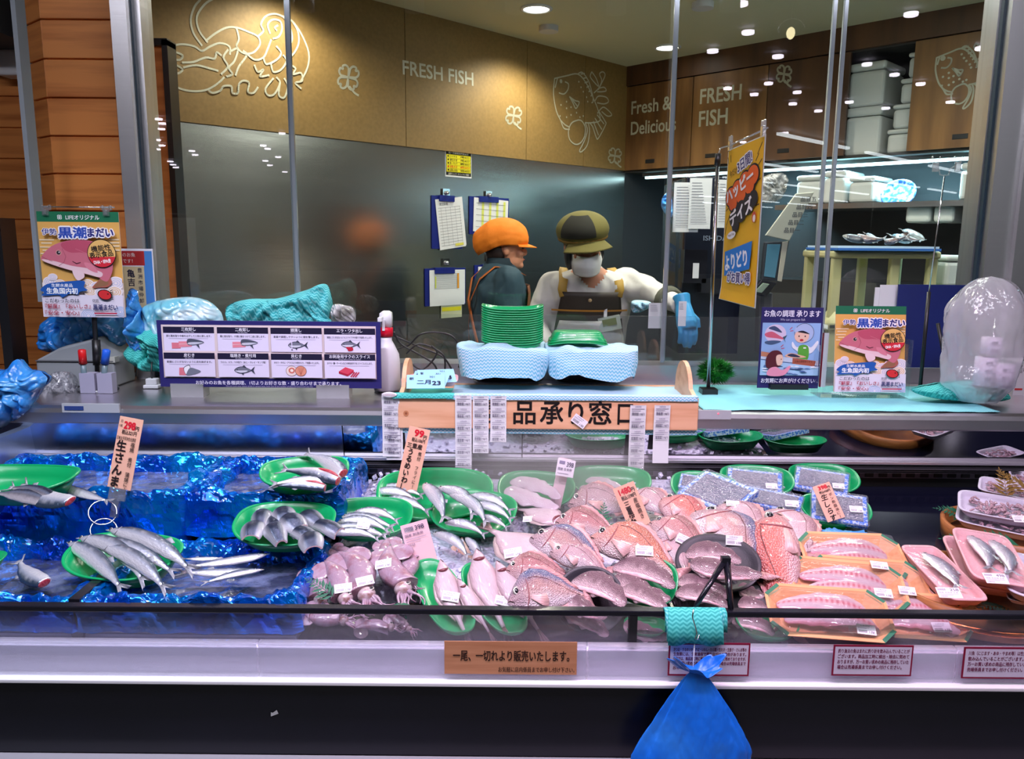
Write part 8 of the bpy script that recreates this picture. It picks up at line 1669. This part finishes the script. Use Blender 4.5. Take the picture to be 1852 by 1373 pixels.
# wire easel on the rail, hanging cloth, hook and blue bag
ap = atY(1312, 1016, 1.52); la, ra = atY(1252, 1106, 1.452), atY(1322, 1106, 1.452)
t = thing('easel', 'black folding easel standing on the front glass rail', 'easel', V((ap.x, 1.45, .797))); L2 = lambda p: V(p) - t.location
for q, bx_ in ((la, -.003), (ra, .003)): MB().tube([L2(ap) + V((bx_, 0, 0)), L2(q)], [.0075, .0055], 4).build('leg', BLACKG, t)
MB().tube([L2(ap), L2((ap.x + .01, 1.60, .81))], .005, 4).build('back_leg', BLACKG, t); MB().box(L2(ap) + V((0, 0, .003)), (.018, .014, .014)).build('hinge', BLACKG, t)
x0, x1 = atY(1203, 1100, 1.435).x, atY(1316, 1100, 1.435).x
for k in range(5):
    mb = MB(); dx = .004 * k; f = lambda u, v, k=k, dx=dx: (lerp(x0 + (k % 3) * .006, x1 - dx, u) + (.010 * (.5 - u) * (v > .5) * math.sin(k) if k else 0), [1.468, 1.452, 1.436, 1.430 - .002 * k, 1.428 - .004 * k][min(4, int(v * 4.999))] - .002 * k - .0012 * math.sin(u * 22 + k), [.786, .800 + .001 * k, .797 + .001 * k, .780, .760 - .003 * k + .003 * math.sin(u * 9 + k)][min(4, int(v * 4.999))])
    mb.grid(f, 40, 4)
    if k == 0: cl = thing('wipe_cloth', 'folded turquoise zigzag cloths hanging over the front rail beside the easel', 'cloth', V(((x0 + x1) / 2, 1.44, .76)))
    mb.M = Matrix(); mb.v = [tuple(V(p) - cl.location) for p in mb.v]; solid(mb.build('cloth_layer', WIPET if k % 2 else TEAL, cl), .001)
hk = atY(1256, 1142, 1.412)
t = thing('hook', 'bent metal hook hanging the blue bag from the cloth', 'hook', V(hk)); MB().tube([(-.004, .0, .045), (-.006, -.003, .03), (.0, -.005, .012), (.004, -.004, -.002), (.0, -.006, -.012), (.006, -.006, -.014), (.008, -.005, -.004)], .0014, 6).build('wire', CHROME, t); MB().tube([(0, -.006, -.012), (-.001, -.008, -.06), (-.001, -.01, -.098)], .001, 6).build('string', PAPER, t)
BB = mat('blue_bag_plastic', s2l((22, 112, 222)), .32, spec=.6, noise_col=(s2l((44, 132, 232)), (10, 10, 10), .45, .7), bump=((11, 11, 4), .9, .03), sss=.1)
mb = MB(); zt = atY(1258, 1210, 1.395).z; xt = atY(1258, 1210, 1.395).x; xl, xr2 = atY(1150, 1373, 1.36).x, atY(1356, 1360, 1.36).x
def f(u, v):
    a = 2 * math.pi * u; k = min(1, v * 1.9) ** .85; hw = lerp(.010, (xr2 - xl) / 2 * 1.0, k); z = zt - v * .30 ; cx_ = lerp(xt, (xl + xr2) / 2, k)
    r = 1 + .10 * math.sin(a * 3 + 1) * v + .035 * math.sin(a * 13 + v * 5) + .05 * abs(noise.noise(V((math.cos(a) * 6, math.sin(a) * 6, v * 7)))) + .20 * noise.noise(V((math.cos(a) * 2, math.sin(a) * 2, v * 2.2))) * v + .05 * math.sin(a * 9 + v * 3) * (1 - v * .6); return (cx_ + hw * r * math.cos(a), 1.392 - .006 - .035 * v * (1 + .5 * r) * (math.sin(a) * .5 + .5) - .0 , z + .012 * math.sin(a * 2) * v)
mb.grid(f, 110, 70)
def f2(u, v):
    a = 2 * math.pi * u; r = .008 + .042 * v ** .7; return (xt + r * math.cos(a) * (1 + .15 * math.sin(7 * a)), 1.388 + .35 * r * math.sin(a), zt - .004 + .034 * v * (.55 + .45 * math.sin(a * 2 + .6) + .15 * math.sin(7 * a)))
mb.grid(f2, 60, 10); o = mb.build('blue_plastic_bag', BB); solid(o, .0008); tag(o, 'large blue plastic bag hanging knotted from a hook on the front rail', 'plastic bag')
# scrap of paper on the black panel
t = MB().poly([(0, 0, 0), (.011, 0, .004), (.013, 0, .012), (.008, 0, .010), (.0, 0, .010)]) if False else None
mb = MB(); mb.poly([(0, 0, 0), (.015, 0, .006), (.012, 0, .014), (.004, 0, .008), (.0, 0, .009)]); o = mb.build('paper_scrap', PAPER); o.location = atY(490, 1296, 1.4185); tag(o, 'tiny torn paper scrap stuck to the black front panel', 'scrap')
# ---------------- price stickers stuck where they are seen
bpy.context.view_layer.update(); MIST.hide_viewport = True
dg = bpy.context.evaluated_depsgraph_get(); dg.update()
SKIP = ('front_glass', 'wrap', 'lid', 'sticker', 'clear_divider')
def stick(px, py, w_, rot=0, kind=0, skip=('front_glass', 'film')):
    d = ray(px, py); o = cam.location + d * .3
    for _ in range(8):
        ok, hit, nrm, idx, ob, mx = SC.ray_cast(dg, o, d)
        if not ok: return
        if ob.name.split('.')[0] in ('front_glass', 'glass_rail', 'cold_mist'): o = hit + d * .002; continue
        break
    else: return
    if nrm.dot(d) > 0: nrm = -nrm
    nrm = (nrm + V((0, -.5, .6)).normalized() * 1.2).normalized()
    Y = -nrm; X = V((1, 0, 0)); X = (X - Y * X.dot(Y)).normalized(); Z = X.cross(Y)
    M_ = Matrix.Translation(hit + nrm * .003) @ Matrix((X, Y, Z)).transposed().to_4x4() @ Matrix.Rotation(R(rot), 4, 'Y') @ Matrix.Scale(w_, 4)
    root = ob
    while root.parent: root = root.parent
    s = link('price_sticker', STK[kind], root, 'white price sticker'); s.matrix_parent_inverse = root.matrix_world.inverted(); s.matrix_basis = M_
for a_ in ((694, 1021, .036, -5), (660, 1052, .036, -22), (621, 1065, .036, -12), (815, 1080, .036, 8), (910, 1088, .034, 12), (928, 1001, .040, -8), (957, 940, .030, 4), (1165, 997, .038, 4), (1238, 978, .036, 30), (1328, 978, .036, 6), (1185, 936, .034, -4),
           (657, 952, .030, 6), (1325, 912, .032, 8), (1395, 880, .030, 6), (1432, 912, .034, 8), (1516, 880, .030, 8), (1548, 922, .032, 6), (1590, 1024, .036, 8), (1597, 1074, .036, 6), (1640, 1070, .034, 8), (1566, 1140, .036, 8), (1702, 1136, .036, 0)): stick(*a_)
stick(1716, 1074, .046, 6, 2); stick(1800, 1048, .046, 4, 3); stick(1845, 940, .036, 6)
MIST.hide_viewport = False
